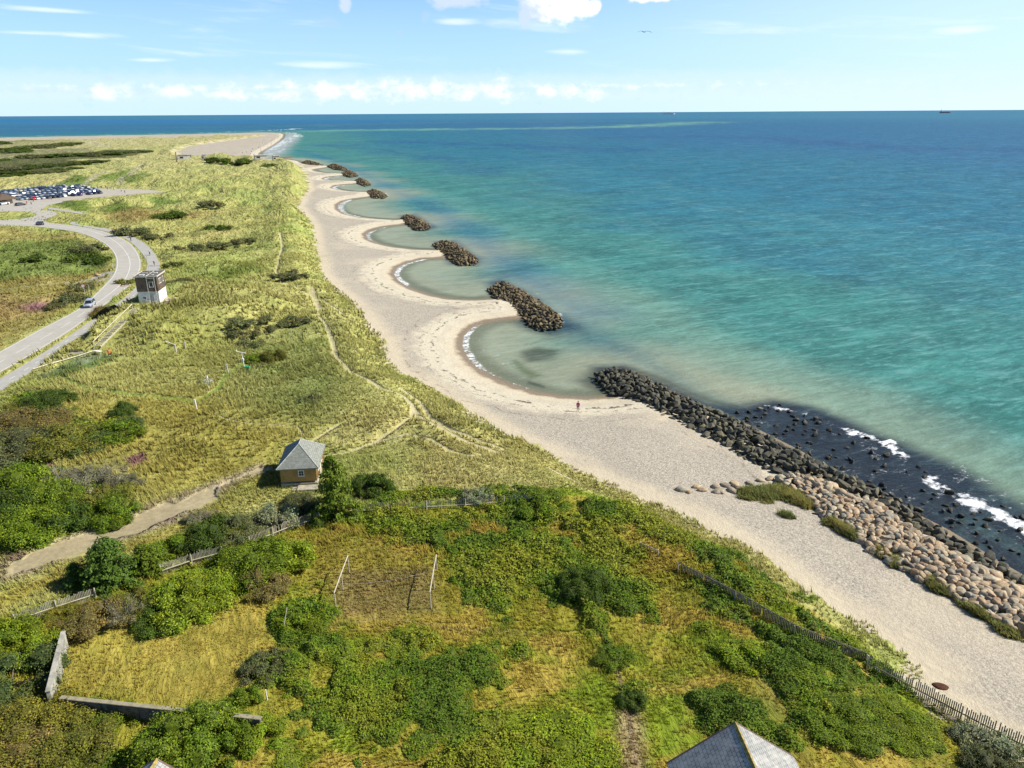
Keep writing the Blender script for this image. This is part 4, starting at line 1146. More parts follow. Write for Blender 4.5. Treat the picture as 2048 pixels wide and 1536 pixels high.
def angular(seed, n=13):
    g = np.random.default_rng(seed); bm = bmesh.new()
    d = g.normal(0, 1, (n, 3)); d /= np.linalg.norm(d, axis=1)[:, None]; d *= g.uniform(.75, 1.0, (n, 1)) * np.array([1, .8, .7])
    vs = [bm.verts.new(v * .6) for v in d]
    r = bmesh.ops.convex_hull(bm, input=vs)
    bmesh.ops.delete(bm, geom=[v for v in bm.verts if not v.link_faces], context='VERTS')
    bmesh.ops.bevel(bm, geom=list(bm.edges), offset=.035, segments=1, affect='EDGES', clamp_overlap=True)
    bmesh.ops.triangulate(bm, faces=bm.faces)
    return bm
def rounded(seed):
    g = np.random.default_rng(seed); bm = bmesh.new(); bmesh.ops.create_icosphere(bm, subdivisions=3, radius=.56)
    off = g.uniform(-50, 50, 3); sc = np.array([1.15, g.uniform(.75, .95), g.uniform(.55, .72)])
    for v in bm.verts:
        c = np.array(v.co[:]); 
        nn = fbm(np.array([c[0] * 1 + off[0] + c[2]]), np.array([c[1] + off[1] - c[2]]), .8, 2, seed)[0]
        v.co = Vector(c * sc * (1 + .26 * nn))
        for nx, dd in (((.3, .2, .9), .40), ((-.8, .4, .1), .50), ((.6, -.7, .2), .47)):
            nv = Vector(nx).normalized(); q = v.co.dot(nv)
            if q > dd * sc[2] + .12: v.co -= nv * (q - dd * sc[2] - .12) * .8
    return bm
ANG = [angular(s) for s in range(40, 48)]; RND = [rounded(s) for s in range(60, 66)]
def bm_np(bm):
    bm.verts.index_update(); return np.array([v.co[:] for v in bm.verts]), np.array([[v.index for v in f.verts] for f in bm.faces])
ANGN = [bm_np(b) for b in ANG]; RNDN = [bm_np(b) for b in RND]
def rmeshes(bms, name, mat, smooth):
    o = []
    for b in bms:
        me = bpy.data.meshes.new(name); b.to_mesh(me); me.materials.append(mat)
        if smooth: me.polygons.foreach_set('use_smooth', [True] * len(me.polygons))
        o.append(me)
    return o
MD = rmeshes(ANG, 'boulder', M_DARK, False); MT = rmeshes(RND, 'round_boulder', M_TAN, True)
MTA = rmeshes(ANG, 'slab', M_TAN, False)
def rotm(g):
    a, b, c = g.uniform(0, 6.28), g.normal(0, .5), g.normal(0, .5)
    return (Matrix.Rotation(a, 3, 'Z') @ Matrix.Rotation(b, 3, 'X') @ Matrix.Rotation(c, 3, 'Y')).to_euler()
def joined(items, protos, name, mat, smooth, **kw):
    VV = []; FF = []; RR = []; off = 0
    for (x, y, z, s, e, i) in items:
        v, f = protos[i % len(protos)]
        M3 = np.array(e.to_matrix()); q = (v * np.array(s)) @ M3.T + np.array([x, y, z])
        VV.append(q); FF.append(f + off); RR.append(np.full(len(q), rng.random())); off += len(q)
    me = fast_mesh(name, np.concatenate(VV), np.concatenate(FF), mat, smooth); set_attr(me, 'rr', np.concatenate(RR))
    return link(name, me, **kw)
def jgrid(P, step, jit=.35):
    lo = P.min(0); hi = P.max(0)
    xs = np.arange(lo[0], hi[0], step); ys = np.arange(lo[1], hi[1], step * .9)
    gx, gy = np.meshgrid(xs, ys); gx = gx + (np.arange(len(ys)) % 2)[:, None] * step / 2
    x = gx.ravel() + rng.uniform(-jit, jit, gx.size) * step; y = gy.ravel() + rng.uniform(-jit, jit, gx.size) * step
    sd = sdist(x, y, P); k = sd > -.1
    return x[k], y[k], sd[k]

# the long dark groyne and its foot in the water
BW1 = ground([(1186,748),(1210,739),(1250,738),(1300,757),(1360,788),(1420,815),(1470,835),(1530,868),(1600,905),(1680,940),(1740,968),(1800,1000),(1880,1050),(1960,1098),(2048,1150),(2250,1262),(2250,1300),(2048,1188),(1960,1140),(1880,1092),(1800,1040),(1740,1008),(1690,985),(1640,965),(1560,958),(1530,944),(1470,912),(1400,872),(1330,832),(1270,800),(1225,785),(1205,768)], .8)
dark = []
x, y, sd = jgrid(BW1, 1.12)
for i in range(len(x)):
    west = sstep(52, 34, np.array([x[i]]))[0]
    hh = min(sd[i] * .55, 1.25) * (.45 + .55 * west)
    s = rng.uniform(.95, 1.6) * (1.05 if rng.random() < .8 else 1.3)
    e = rotm(rng)
    dark.append((x[i], y[i], .42 + hh + rng.normal(0, .10), (s, s * .85, s * .8), e, int(rng.integers(0, 8))))
core = []
x, y, sd = jgrid(BW1, 1.25)
for i in range(len(x)):
    if sd[i] > .7: core.append((x[i], y[i], .2 + min(sd[i] * .3, .7), (1.7, 1.5, 1.3), rotm(rng), int(rng.integers(0, 8))))
# scattered blocks in the dark shallows
SC = ground([(1470,828),(1540,806),(1600,822),(1640,838),(1720,870),(1800,900),(1900,945),(2048,1035),(2200,1110),(2200,1240),(2048,1150),(1900,1062),(1800,1010),(1700,955),(1600,900),(1540,868)], 0)
x, y, sd = jgrid(SC, 1.7, .5)
cl = fbm(x, y, 5, 3, 601)
for i in range(len(x)):
    inner = 1 - min(1, dist_line(x[i:i + 1], y[i:i + 1], BW1, True)[0] / 9)
    if rng.random() < .22 + .5 * (cl[i] > .1) + .3 * inner:
        s = rng.uniform(.55, 1.35)
        dark.append((x[i], y[i], .02 + rng.uniform(-.1, .22) * s, (s, s * .9, s * .75), rotm(rng), int(rng.integers(0, 8))))
d2 = [math.hypot(q[0], q[1]) / q[3][0] for q in dark]
order = np.argsort(d2)
vis_ok = [j for j in order if abs(dark[j][0] / dark[j][1]) < .72]
own = set(vis_ok[:300])
GD = 'dark blocks of the rubble groyne and its foot'
def dlab(q):
    x, y, z, s = q[:4]
    west = x < 45
    if z < .35: return 'weedy black rock standing in the dark foaming shallows below the tan stones'
    if west: return 'dark angular block piled in the groyne beside the pale sand'
    return 'dark angular block at the seaward foot of the tan stones'
for j in vis_ok[:300]:
    q = dark[j]
    o = link('boulder', MD[q[5]], loc=q[:3], label=dlab(q), cat='rock', group=GD); o.rotation_euler = q[4]; o.scale = q[3]
joined([dark[j] for j in range(len(dark)) if j not in own] + core, ANGN, 'rubble', M_DARKS, False, kind='stuff', label='remaining dark rubble that fills the groyne', cat='rocks')

# rounded tan stones
TN = ground([(1556,957),(1600,948),(1650,962),(1700,985),(1750,1008),(1800,1040),(1850,1072),(1900,1098),(1960,1135),(2048,1182),(2250,1300),(2250,1400),(2048,1262),(2000,1240),(1950,1215),(1900,1186),(1850,1160),(1800,1132),(1760,1108),(1720,1082),(1690,1062),(1650,1032),(1620,1000),(1590,975)], 1.3)
tan = []; tcore = []
x, y, sd = jgrid(TN, .74, .32)
for i in range(len(x)):
    outer = sdist(x[i:i + 1], y[i:i + 1], BW1)[0] > -2.2
    s = rng.uniform(.52, 1.02) * (1.65 if outer and rng.random() < .6 else 1)
    tan.append((x[i], y[i], 1.15 + min(sd[i] * .3, .5) + rng.normal(0, .08), (s, s * rng.uniform(.8, 1), s * .95), Matrix.Rotation(rng.uniform(0, 6.28), 3, 'Z').to_euler() if rng.random() < .6 else rotm(rng), int(rng.integers(0, 6))))
x, y, sd = jgrid(TN, 1.0, .3)
for i in range(len(x)):
    if sd[i] > .1: tcore.append((x[i], y[i], .95 + min(sd[i] * .2, .3), (1.3, 1.2, 1.1), rotm(rng), int(rng.integers(0, 6))))
for px, py, s in [(1362,981,1.3),(1378,985,.8),(1392,975,.9),(1405,981,1.1),(1432,974,1.3),(1440,985,1.0),(1452,972,1.2),(1462,982,1.1),(1470,970,1.3),(1478,977,1.0),(1484,985,.9),(1436,984,1.4),(1500,968,.9),(1520,962,1.0),(1540,958,1.1)]:
    P = hit1(px, py); tan.append((P.x, P.y, P.z + .12, (s, s * .8, s * .7), Matrix.Rotation(rng.uniform(0, 6.28), 3, 'Z').to_euler(), int(rng.integers(0, 6))))
order = np.argsort([math.hypot(q[0], q[1]) / q[3][0] for q in tan])
lone = list(range(len(tan) - 15, len(tan)))
vis_ok = lone + [j for j in order if abs(tan[j][0] / tan[j][1]) < .70 and j not in lone][:285]
own = set(vis_ok)
for j in vis_ok:
    q = tan[j]
    lb = 'loose rounded stone lying on the sand at the tip of the tan stone wall' if j in lone else ('large tan slab at the seaward edge of the stone wall' if q[3][0] > 1.3 else 'rounded tan boulder in the stone wall along the beach')
    o = link('rounded_stone', (MTA if (q[3][0] > 1.35 or j % 3 == 0) and j not in lone else MT)[q[5]], loc=q[:3], label=(lb if not (lb.startswith('rounded') and j % 3 == 0) else 'angular tan block wedged in the stone wall along the beach'), cat='stone', group='tan boulders of the stone wall'); o.rotation_euler = q[4]; o.scale = q[3]
joined([tan[j] for j in range(len(tan)) if j not in own] + tcore, RNDN, 'stone_wall_fill', M_TANS, True, kind='stuff', label='remaining tan stones that fill the stone wall', cat='stones')
print('rocks', len(dark), len(tan))

# breakwaters off the beach, nearest to farthest
BWS = [
 ([(975,577),(990,568),(1015,566),(1045,580),(1085,605),(1122,632),(1126,648),(1112,657),(1085,659),(1058,650),(1047,632),(1022,606),(990,594)], 1.15, 'nearest offshore breakwater of brown stones at the tip of the sand spit'),
 ([(866,488),(885,482),(915,488),(945,508),(957,520),(948,528),(915,529),(897,515),(880,501)], 1.2, 'second nearest breakwater of dark stones, right of the second cove'),
 ([(801,433),(820,430),(843,438),(858,448),(860,456),(845,460),(828,458),(812,446)], 1.3, 'third breakwater of dark stones, beyond the third cove'),
 ([(733,383),(746,379),(764,384),(775,391),(766,396),(745,395)], 1.5, 'fourth breakwater, a dark mound beyond the wide pale spit'),
 ([(710,360),(722,357),(735,362),(742,369),(730,371.5),(716,367)], 1.6, 'fifth breakwater, a small dark mound'),
 ([(684,345),(696,341),(710,344.5),(716,351),(700,354),(688,351)], 1.6, 'sixth breakwater, a small round mound'),
 ([(654,332),(664,329),(684,333),(695,338),(688,340.5),(668,338)], 1.7, 'seventh breakwater, long and low in the distance'),
 ([(603,325),(612,322),(632,326),(646,330),(636,332),(612,329)], 1.7, 'farthest breakwater, a thin dark line by the bunkers')]
for pts, st, lb in BWS:
    P = ground(pts, .6); it = []
    for lay, stp in ((0, st), (1, st * 1.1)):
        x, y, sd = jgrid(P, stp)
        for i in range(len(x)):
            s = rng.uniform(.9, 1.45) * st * .95
            it.append((x[i], y[i], (.35 if lay == 0 else -.1) + min(sd[i] * .42, 1.7 + st * .4) * (1 if lay == 0 else .8) + rng.normal(0, .12), (s, s * .85, s * .75), rotm(rng), int(rng.integers(0, 8))))
    joined(it, ANGN, 'breakwater', M_BW, False, label=lb, cat='breakwater', group='stone breakwaters off the beach')
# wooden or concrete groyne by the bunkers
for b in ANG + RND: b.free()
P = ground([(552,318),(583,314.5)], .8)
mb = MB(); a, b2 = Vector((*P[0], .7)), Vector((*P[1], .5)); mid = a.lerp(b2, .5); d = b2 - a
mb.box(mid, (d.length, 5, 1.6), math.atan2(d.y, d.x)); mb.box(mid + Vector((0, 0, 1.0)), (d.length * .9, 2, .5), math.atan2(d.y, d.x))
link('pier', mb.mesh('pier', simple_mat('weathered pier', (.16, .13, .09), .9), bevel=.2), label='long low brown groyne beside the last bunker', cat='pier')

# tufts of marram growing on the sand beside the stone wall
def clump(px_list, n, label):
    P = ground(px_list, 1.5); lo = P.min(0); hi = P.max(0); VV = []; CC = []
    x = rng.uniform(lo[0], hi[0], n * 3); y = rng.uniform(lo[1], hi[1], n * 3); sd = sdist(x, y, P) + fbm(x, y, 1.6, 3, 801) * .8
    k = sd > 0; x, y, sd = x[k][:n], y[k][:n], sd[k][:n]; z = H(x, y); m = len(x)
    z = z + np.minimum(sd * .25, .25)
    for q in range(6):
        an = rng.uniform(0, 6.28, m); h = rng.uniform(.35, .75, m) * (.6 + np.minimum(sd, 1) * .5); ld = h * rng.uniform(.2, .7, m); bw = rng.uniform(.03, .055, m)
        bx = x + rng.normal(0, .12, m); by = y + rng.normal(0, .12, m); tx = bx + np.cos(an) * ld - h * .45; ty = by + np.sin(an) * ld + h * .15
        v = np.stack([np.stack([bx - np.sin(an) * bw, by + np.cos(an) * bw, z - .1], 1), np.stack([bx + np.sin(an) * bw, by - np.cos(an) * bw, z - .1], 1), np.stack([tx, ty, z + h], 1)], 1)
        VV.append(v.reshape(-1, 3)); gcol = (fbm(x, y, 2.5, 3, 811)[:, None] * .5 + .5).clip(0, 1)
        c = (np.array([.34,.31,.095]) * (1 - gcol) + np.array([.20,.24,.08]) * gcol) * rng.uniform(.7, 1.35, m)[:, None]; CC.append(np.repeat(c, 3, 0))
    V = np.concatenate(VV); c0 = V.mean(0); c0[2] = V[:, 2].min()
    me = fast_mesh('grass_clump', V - c0, np.arange(len(V)).reshape(-1, 3), M_GRASS); set_attr(me, 'lc', np.concatenate(CC), 'FLOAT_COLOR')
    link('grass_clump', me, loc=c0, label=label, cat='grass clump', group='grass clumps beside the stone wall')
clump([(1478,975),(1500,968),(1545,966),(1580,970),(1620,985),(1645,1012),(1610,1008),(1560,990),(1530,1000),(1480,990)], 1700, 'long grass clump at the upper end of the tan stone wall')
clump([(1645,1030),(1680,1030),(1710,1048),(1735,1068),(1715,1074),(1680,1062),(1650,1044)], 900, 'rounded grass clump, second from the top of the stone wall')
clump([(1748,1080),(1775,1092),(1810,1110),(1845,1135),(1840,1142),(1800,1128),(1760,1105)], 800, 'thin grass clump along the middle of the stone wall')
clump([(1836,1140),(1862,1138),(1890,1160),(1930,1180),(1938,1196),(1910,1190),(1870,1168)], 900, 'grass clump beside the lower part of the stone wall')
clump([(1925,1200),(1950,1200),(1972,1218),(1990,1232),(1960,1226),(1935,1214)], 500, 'small dark grass clump near the right edge of the beach')
clump([(1560,1022),(1580,1020),(1592,1030),(1572,1034)], 90, 'sparse tuft on the pale sand below the longest clump')
clump([(1975,1230),(2010,1240),(2048,1262),(2048,1275),(2000,1252)], 260, 'thin grass tufts at the right edge of the frame')
# ------------------------------------------------------------------ roads
def resample(P, n):
    P = np.asarray(P); s = np.concatenate([[0], np.cumsum(np.linalg.norm(np.diff(P, axis=0), axis=1))])
    u = np.linspace(0, s[-1], n); return np.column_stack([np.interp(u, s, P[:, 0]), np.interp(u, s, P[:, 1])])
def strip(name, L, Rr, z, mat, n=160, **kw):
    L = resample(smooth_poly(L, 2), n); Rr = resample(smooth_poly(Rr, 2), n)
    V = np.concatenate([np.column_stack([L, np.full(n, z)]), np.column_stack([Rr, np.full(n, z)])])
    i = np.arange(n - 1); F = np.stack([i, i + n, i + n + 1, i + 1], 1)
    return link(name, fast_mesh(name, V, F, mat), **kw)
def offset_line(P, w):
    P = np.asarray(P); t_ = np.gradient(P, axis=0); t_ /= np.linalg.norm(t_, axis=1)[:, None]; nn = np.column_stack([-t_[:, 1], t_[:, 0]])
    return P + nn * w
def asphalt(name, c, tr=.12):
    t = NT(name); pos = t.n('NewGeometry').outputs['Position']
    n = t.noise(pos, .5, 5, .65); n2 = t.noise(pos, 6, 3, .7)
    k = t.ramp(t.math('ADD', t.math('MULTIPLY', n, .7), t.math('MULTIPLY', n2, .4)), .3, .8, 1 - tr, 1 + tr)
    col = t.mix(1.0, c + (1,), t.n('CombineColor', i_0=k, i_1=k, i_2=k).outputs[0], 'MULTIPLY')
    return t.done(t.bsdf(col, .85, .2, 0, n2, .3, .01))
M_ROAD = asphalt('road asphalt', (.40,.38,.335)); M_PATH = asphalt('path asphalt', (.37,.36,.33)); M_LOT = asphalt('car park gravel', (.40,.365,.30), .22)
M_WHITE = simple_mat('road paint', (.62,.61,.57), .7, .2, 0, .12, 2)
gL, gR, gC = ground(ROAD_L, 3.0), ground(ROAD_R, 3.0), ground(ROAD_C, 3.0)
strip('road', gL, gR, 3.03, M_ROAD, kind='structure')
strip('cycle_path', ground(PATH_L, 3.0), ground(PATH_R, 3.0), 3.026, M_PATH, kind='structure')
def poly_obj(name, P, z, mat, **kw):
    bm = bmesh.new(); vs = [bm.verts.new((p[0], p[1], z)) for p in P]; f = bm.faces.new(vs); f.normal_update()
    if f.normal.z < 0: f.normal_flip()
    bmesh.ops.triangulate(bm, faces=bm.faces); me = bpy.data.meshes.new(name); bm.to_mesh(me); bm.free(); me.materials.append(mat)
    return link(name, me, **kw)
poly_obj('road_junction', W_JUNC, 3.022, M_ROAD, kind='structure')
poly_obj('car_park', W_PARK, 3.036, M_LOT, kind='structure')
# painted lines: edge lines, the centre line, dashes
mbv = []; mbf = []
def line_mesh(P, w, z, dash=None, n=300):
    P = resample(smooth_poly(P, 2), n); A = offset_line(P, w / 2); B2 = offset_line(P, -w / 2)
    s = np.concatenate([[0], np.cumsum(np.linalg.norm(np.diff(P, axis=0), axis=1))])
    for i in range(n - 1):
        if dash and (s[i] % dash[0]) > dash[1]: continue
        o = len(mbv); mbv.extend([(*A[i], z), (*B2[i], z), (*B2[i + 1], z), (*A[i + 1], z)]); mbf.append((o, o + 1, o + 2, o + 3))
line_mesh(offset_line(gL, -.35)[:-1], .16, 3.036); line_mesh(offset_line(gR, .35)[:-1], .16, 3.036)
line_mesh(gC[:6], .14, 3.036, (9, 5)); line_mesh(gC[5:], .2, 3.036, None)
line_mesh((ground(PATH_L, 3.0)[:9] + ground(PATH_R, 3.0)[:9]) / 2, .14, 3.034, (4.5, 1.6), 260)
# hatched island in the bend, with bars across
for (ax, ay, bx, by) in [(250,511,258,506),(256,521,270,518),(262,535,277,533),(258,550,272,549),(247,566,262,567),(228,480,241,479),(240,488,252,485)]:
    P = ground([(ax, ay), (bx, by)], 3.0); line_mesh(np.array([P[0], P[0] * .5 + P[1] * .5, P[1]]), .18, 3.036, None, 6)
me = mesh_from('markings', mbv, mbf, M_WHITE); link('road_markings', me, kind='structure')
# painted speed roundel: 30 in a ring
c = ground([(249, 571)], 3.0)[0]
mb = MB()
def ring(mb, c, r0, r1, z, n=40):
    V = [(c[0] + math.cos(a) * r, c[1] + math.sin(a) * r * 1.6, z) for r in (r0, r1) for a in [2 * math.pi * i / n for i in range(n)]]
    mb.add(V, [(i, (i + 1) % n, n + (i + 1) % n, n + i) for i in range(n)])
mb2 = MB(); ring(mb2, c, .62, .95, 3.037)
link('speed_roundel', mb2.mesh('ring', simple_mat('red paint', (.30,.08,.06), .8)), kind='structure')
tx = bpy.data.curves.new('speed_number', 'FONT'); tx.body = '30'; tx.size = 1.1; tx.align_x = 'CENTER'; tx.align_y = 'CENTER'
txo = bpy.data.objects.new('tmp', tx); COL.objects.link(txo); bpy.context.view_layer.update()
me = bpy.data.meshes.new_from_object(txo); bpy.data.objects.remove(txo); me.materials.append(simple_mat('dark paint', (.05,.05,.05), .8))
o = link('speed_number', me, kind='structure', loc=(c[0], c[1], 3.037)); o.scale = (.7, 1.3, 1)

# ------------------------------------------------------------------ fences
M_WOOD = simple_mat('weathered wood', (.42,.38,.29), .85, .1, 0, .3, 2.5); M_WOODD = simple_mat('dark weathered wood', (.16,.145,.11), .9, .1, 0, .3, 3)
M_PICK = simple_mat('grey pickets', (.31,.29,.22), .9, .1, 0, .35, 1.2); M_PALE = simple_mat('pale pole wood', (.44,.40,.30), .8, .1, 0, .15, 3)
def fence(top_px, h, label, step=.13, pw=.06, rail=True, mat=None, railmat=None, post_every=3.0, rails=(.55,), gaps=.06, side=1, postmat=None, group='picket fences round the garden'):
    P = hit(top_px, dz=h)[:, :2]; L = resample(P, 400); s = np.concatenate([[0], np.cumsum(np.linalg.norm(np.diff(L, axis=0), axis=1))]); tot = s[-1]
    def at(u): return np.array([np.interp(u, s, L[:, 0]), np.interp(u, s, L[:, 1])])
    o3 = at(0); root = empty('picket_fence', (o3[0], o3[1], float(H(*o3)[0])), 0, label, 'fence', group); O = Vector(root.location)
    us = np.arange(0, tot, step); Q = np.array([at(u) for u in us]); hz = H(Q[:, 0], Q[:, 1])
    mb = MB()
    for i, u in enumerate(us):
        if rng.random() < gaps: continue
        q = Q[i]; q2 = at(min(u + .05, tot)); q1 = at(max(u - .05, 0)); a = math.atan2(q2[1] - q1[1], q2[0] - q1[0]); hh = h * rng.uniform(.86, 1.08)
        mb.box((q[0] - O.x, q[1] - O.y, hz[i] - O.z + hh / 2 - .05), (pw, .022, hh), a + rng.normal(0, .05))
    part(root, 'pickets', mb.mesh('pickets', mat or M_PICK))
    nn = max(2, int(tot / post_every) + 1)
    us = np.linspace(0, tot, nn); Q = np.array([at(u) for u in us]); hz = H(Q[:, 0], Q[:, 1])
    q2 = at(.5); a0 = math.atan2(q2[1] - Q[0][1], q2[0] - Q[0][0]); off = np.array([math.sin(a0), -math.cos(a0)]) * .07 * side
    for r_ in rails:
        mb = MB()
        pts = [Vector((q[0] + off[0] - O.x, q[1] + off[1] - O.y, z - O.z + h * r_)) for q, z in zip(Q, hz)]
        mb.path(pts, .055, 6); part(root, 'rail', mb.mesh('rail', railmat or M_WOOD))
    for q, z in zip(Q, hz):
        mb = MB(); x_, y_ = q[0] + off[0] * 1.9 - O.x, q[1] + off[1] * 1.9 - O.y
        mb.tube((x_, y_, z - O.z - .2), (x_, y_, z - O.z + h * .97), .07, .06, 8); part(root, 'post', mb.mesh('post', postmat or M_WOOD))
    return root
fence([(1738,1308),(1780,1330),(1835,1358),(1900,1394),(1960,1425),(2048,1468),(2150,1522)], 1.5, 'long tall picket fence between the garden and the pale beach, bottom right', .15, .085, rails=(.45,), post_every=5.5, mat=M_PICK, railmat=M_WOODD, gaps=.05)
fence([(1358,1124),(1420,1152),(1480,1186),(1540,1222),(1600,1254),(1660,1282),(1736,1306)], .95, 'low dark overgrown fence with pale posts running down the right side of the garden', .16, .12, mat=M_WOODD, railmat=M_WOODD, rails=(.98,), post_every=5.2, gaps=.03, postmat=M_PALE)
fence([(1283,1083),(1318,1098)], .8, 'short piece of dark fence showing above the scrub on the right', .2, .08, mat=M_WOODD, railmat=M_PALE, rails=(.8,), post_every=2.2, gaps=.2)
fence([(697,1008),(760,1005),(838,1003),(850,1000),(930,996),(1000,990),(1085,988)], 1.25, 'straggly picket fence across the top of the garden', .19, .085, rails=(.33,), post_every=4.2, gaps=.07)
fence([(496,1072),(540,1054),(585,1036),(636,1023)], 1.35, 'picket fence with a pale pole rail under the grey green bush', .16, .07, rails=(.38,), post_every=2.6, railmat=M_PALE)
fence([(318,1128),(360,1112),(400,1101),(441,1091)], 1.35, 'picket fence with a pale pole rail beside the lime green bushes', .13, .07, rails=(.42,), post_every=2.4, railmat=M_PALE, gaps=.02)
fence([(25,1226),(70,1212),(130,1192),(187,1174)], 1.3, 'picket fence at the lower left, half hidden by the spruces', .13, .07, rails=(.42,), post_every=3.0, railmat=M_PALE, gaps=.02)

# walls of the dry lawn
M_WWALL = simple_mat('whitewashed wall', (.32,.31,.26), .85, .15, 0, .35, 1.5); M_BWALL = simple_mat('dark masonry', (.13,.12,.10), .9, .1, 0, .35, 2.0); M_CAP = simple_mat('wall cap', (.28,.25,.17), .85, .1, 0, .2, 2)
def wall(a, b, h, th, label, mw, mc, courses=True):
    A = hit([a], dz=h)[0]; B2 = hit([b], dz=h)[0]; d = B2[:2] - A[:2]; L = float(np.linalg.norm(d)); ang = math.atan2(d[1], d[0]); c = (A[:2] + B2[:2]) / 2
    zt = max(A[2], B2[2]) * .5 + min(A[2], B2[2]) * .5
    root = empty('garden_wall', (c[0], c[1], zt), ang, label, 'wall')
    mb = MB(); mb.box((0, 0, h / 2 - .3), (L, th, h + .55))
    if courses:
        for k in range(int(h / .2)): mb.box((0, 0, .12 + k * .2), (L + .02, th + .03, .15))
        for k in range(int(L / 3) + 1): mb.box((-L / 2 + min(k * 3 + .2, L - .2), 0, h / 2 - .3), (.35, th + .14, h + .5))
    part(root, 'wall_body', mb.mesh('wall_body', mw, bevel=0)); mb = MB(); mb.box((0, 0, h + .03), (L + .1, th + .1, .09)); part(root, 'coping', mb.mesh('coping', mc, bevel=.015)); return root
wall((126,1263), (96,1384), 1.6, .28, 'whitewashed wall along the left side of the dry lawn', M_WWALL, M_WWALL, False)
wall((122,1396), (521,1436), 1.3, .28, 'long dark masonry wall along the near side of the dry lawn', M_BWALL, M_CAP)

# ------------------------------------------------------------------ yellow house
M_YEL = simple_mat('yellow boards', (.37,.245,.085), .75, .2, 0, .16, 1.5); M_WTRIM = simple_mat('white trim', (.70,.69,.64), .6, .3, 0, .05, 2)
M_CONC = simple_mat('concrete base', (.40,.36,.28), .9, .1, 0, .25, 2)
t = NT('dark glass'); M_GLASS = t.done(t.bsdf((.02,.025,.03,1), .08, .6))
t = NT('grey boarded roof'); tc_ = t.n('TexCoord').outputs['Object']; n = t.noise(tc_, 3, 5, .6); n2 = t.noise(tc_, 14, 3, .7)
M_GROOF = t.done(t.bsdf(t.mix(t.ramp(n, .3, .7), (.16,.17,.15,1), (.24,.25,.215,1)), .8, .2, 0, n2, .4, .02))
c4 = ground([(550.4,939),(633.6,935),(653,889),(572.6,893)], 5.55)
cen = c4.mean(0); ex = (c4[1] - c4[0] + c4[2] - c4[3]) / 2; ang = math.atan2(ex[1], ex[0]); W = float(np.linalg.norm(ex)); ey = (c4[3] - c4[0] + c4[2] - c4[1]) / 2; D = float(np.linalg.norm(ey))
hz = 2.95
house = empty('yellow_house', (cen[0], cen[1], hz), ang, 'small yellow wooden house with a grey hipped roof beside a spruce', 'house')
w2, d2_, eh = W / 2 - .38, D / 2 - .38, 2.55
mb = MB(); mb.box((0, 0, (eh + .35) / 2 + .3), (w2 * 2, d2_ * 2, eh - .35))
nb_ = int(w2 * 2 / .22)
for i in range(nb_ + 1):
    x_ = -w2 + i * w2 * 2 / nb_
    for s_ in (-1, 1): mb.box((x_, s_ * (d2_ + .012), eh / 2 + .45), (.045, .03, eh - .4))
nb_ = int(d2_ * 2 / .22)
for i in range(nb_ + 1):
    y_ = -d2_ + i * d2_ * 2 / nb_
    for s_ in (-1, 1): mb.box((s_ * (w2 + .012), y_, eh / 2 + .45), (.03, .045, eh - .4))
part(house, 'wall', mb.mesh('wall', M_YEL))
mb = MB(); mb.box((0, 0, .1), (w2 * 2 + .12, d2_ * 2 + .12, .62)); part(house, 'plinth', mb.mesh('plinth', M_CONC, bevel=.02))
rid = 1.35; rt = eh + 2.15; ov = .38; W2, D2 = w2 + ov, d2_ + ov
mb = MB(); e = [(-W2, -D2, eh), (W2, -D2, eh), (W2, D2, eh), (-W2, D2, eh)]; r1 = (0, -rid * .55, rt); r2 = (0, rid * .55, rt)
mb.add([*e, r1, r2, *[(x_, y_, z_ - .12) for x_, y_, z_ in e]], [(0, 1, 4), (1, 2, 5, 4), (2, 3, 5), (3, 0, 4, 5), (6, 9, 8, 7), (0, 6, 7, 1), (1, 7, 8, 2), (2, 8, 9, 3), (3, 9, 6, 0)])
rf = part(house, 'roof', mb.mesh('roof', M_GROOF))
def lerp3(a, b, f): return Vector(a).lerp(Vector(b), f)
mb = MB()
for (a, b, tl, tr_) in ((e[0], e[1], r1, r1), (e[1], e[2], r1, r2), (e[2], e[3], r2, r2), (e[3], e[0], r2, r1)):
    for k in range(1, 13):
        f = k / 13; p, q = lerp3(a, tl, f), lerp3(b, tr_, f); mb.tube(p + Vector((0, 0, .008)), q + Vector((0, 0, .008)), .018, None, 4)
for a, b in ((e[0], r1), (e[1], r1), (e[2], r2), (e[3], r2), (r1, r2)): mb.tube(Vector(a) + Vector((0, 0, .02)), Vector(b) + Vector((0, 0, .02)), .045, None, 6)
rs = part(rf, 'ridge_caps', mb.mesh('caps', simple_mat('pale lead', (.42,.43,.39), .6)))
def window(root, loc, w_, h_, axis, sgn, bars=True):
    """axis 'y': in a wall facing -y/+y"""
    mb = MB(); mg = MB(); x_, y_, z_ = loc; t_ = .06
    def bx(dx, dz, sx, sz, m_, dep, out):
        if axis == 'y': m_.box((x_ + dx, y_ + sgn * out, z_ + dz), (sx, dep, sz))
        else: m_.box((x_ + sgn * out, y_ + dx, z_ + dz), (dep, sx, sz))
    bx(0, h_ / 2, w_ + .16, .09, mb, t_, .04); bx(0, -h_ / 2, w_ + .16, .09, mb, t_ + .04, .05); bx(-w_ / 2, 0, .09, h_ - .09, mb, t_, .038); bx(w_ / 2, 0, .09, h_ - .09, mb, t_, .038)
    if bars: bx(0, 0, .035, h_ - .1, mb, .03, .036); bx(0, 0, w_ - .1, .035, mb, .028, .034)
    bx(0, 0, w_ - .02, h_ - .02, mg, .02, .018)
    f = part(root, 'window', mb.mesh('window_frame', M_WTRIM)); part(f, 'pane', mg.mesh('pane', M_GLASS)); return f
window(house, (.35, -d2_, 1.75), .62, .72, 'y', -1)
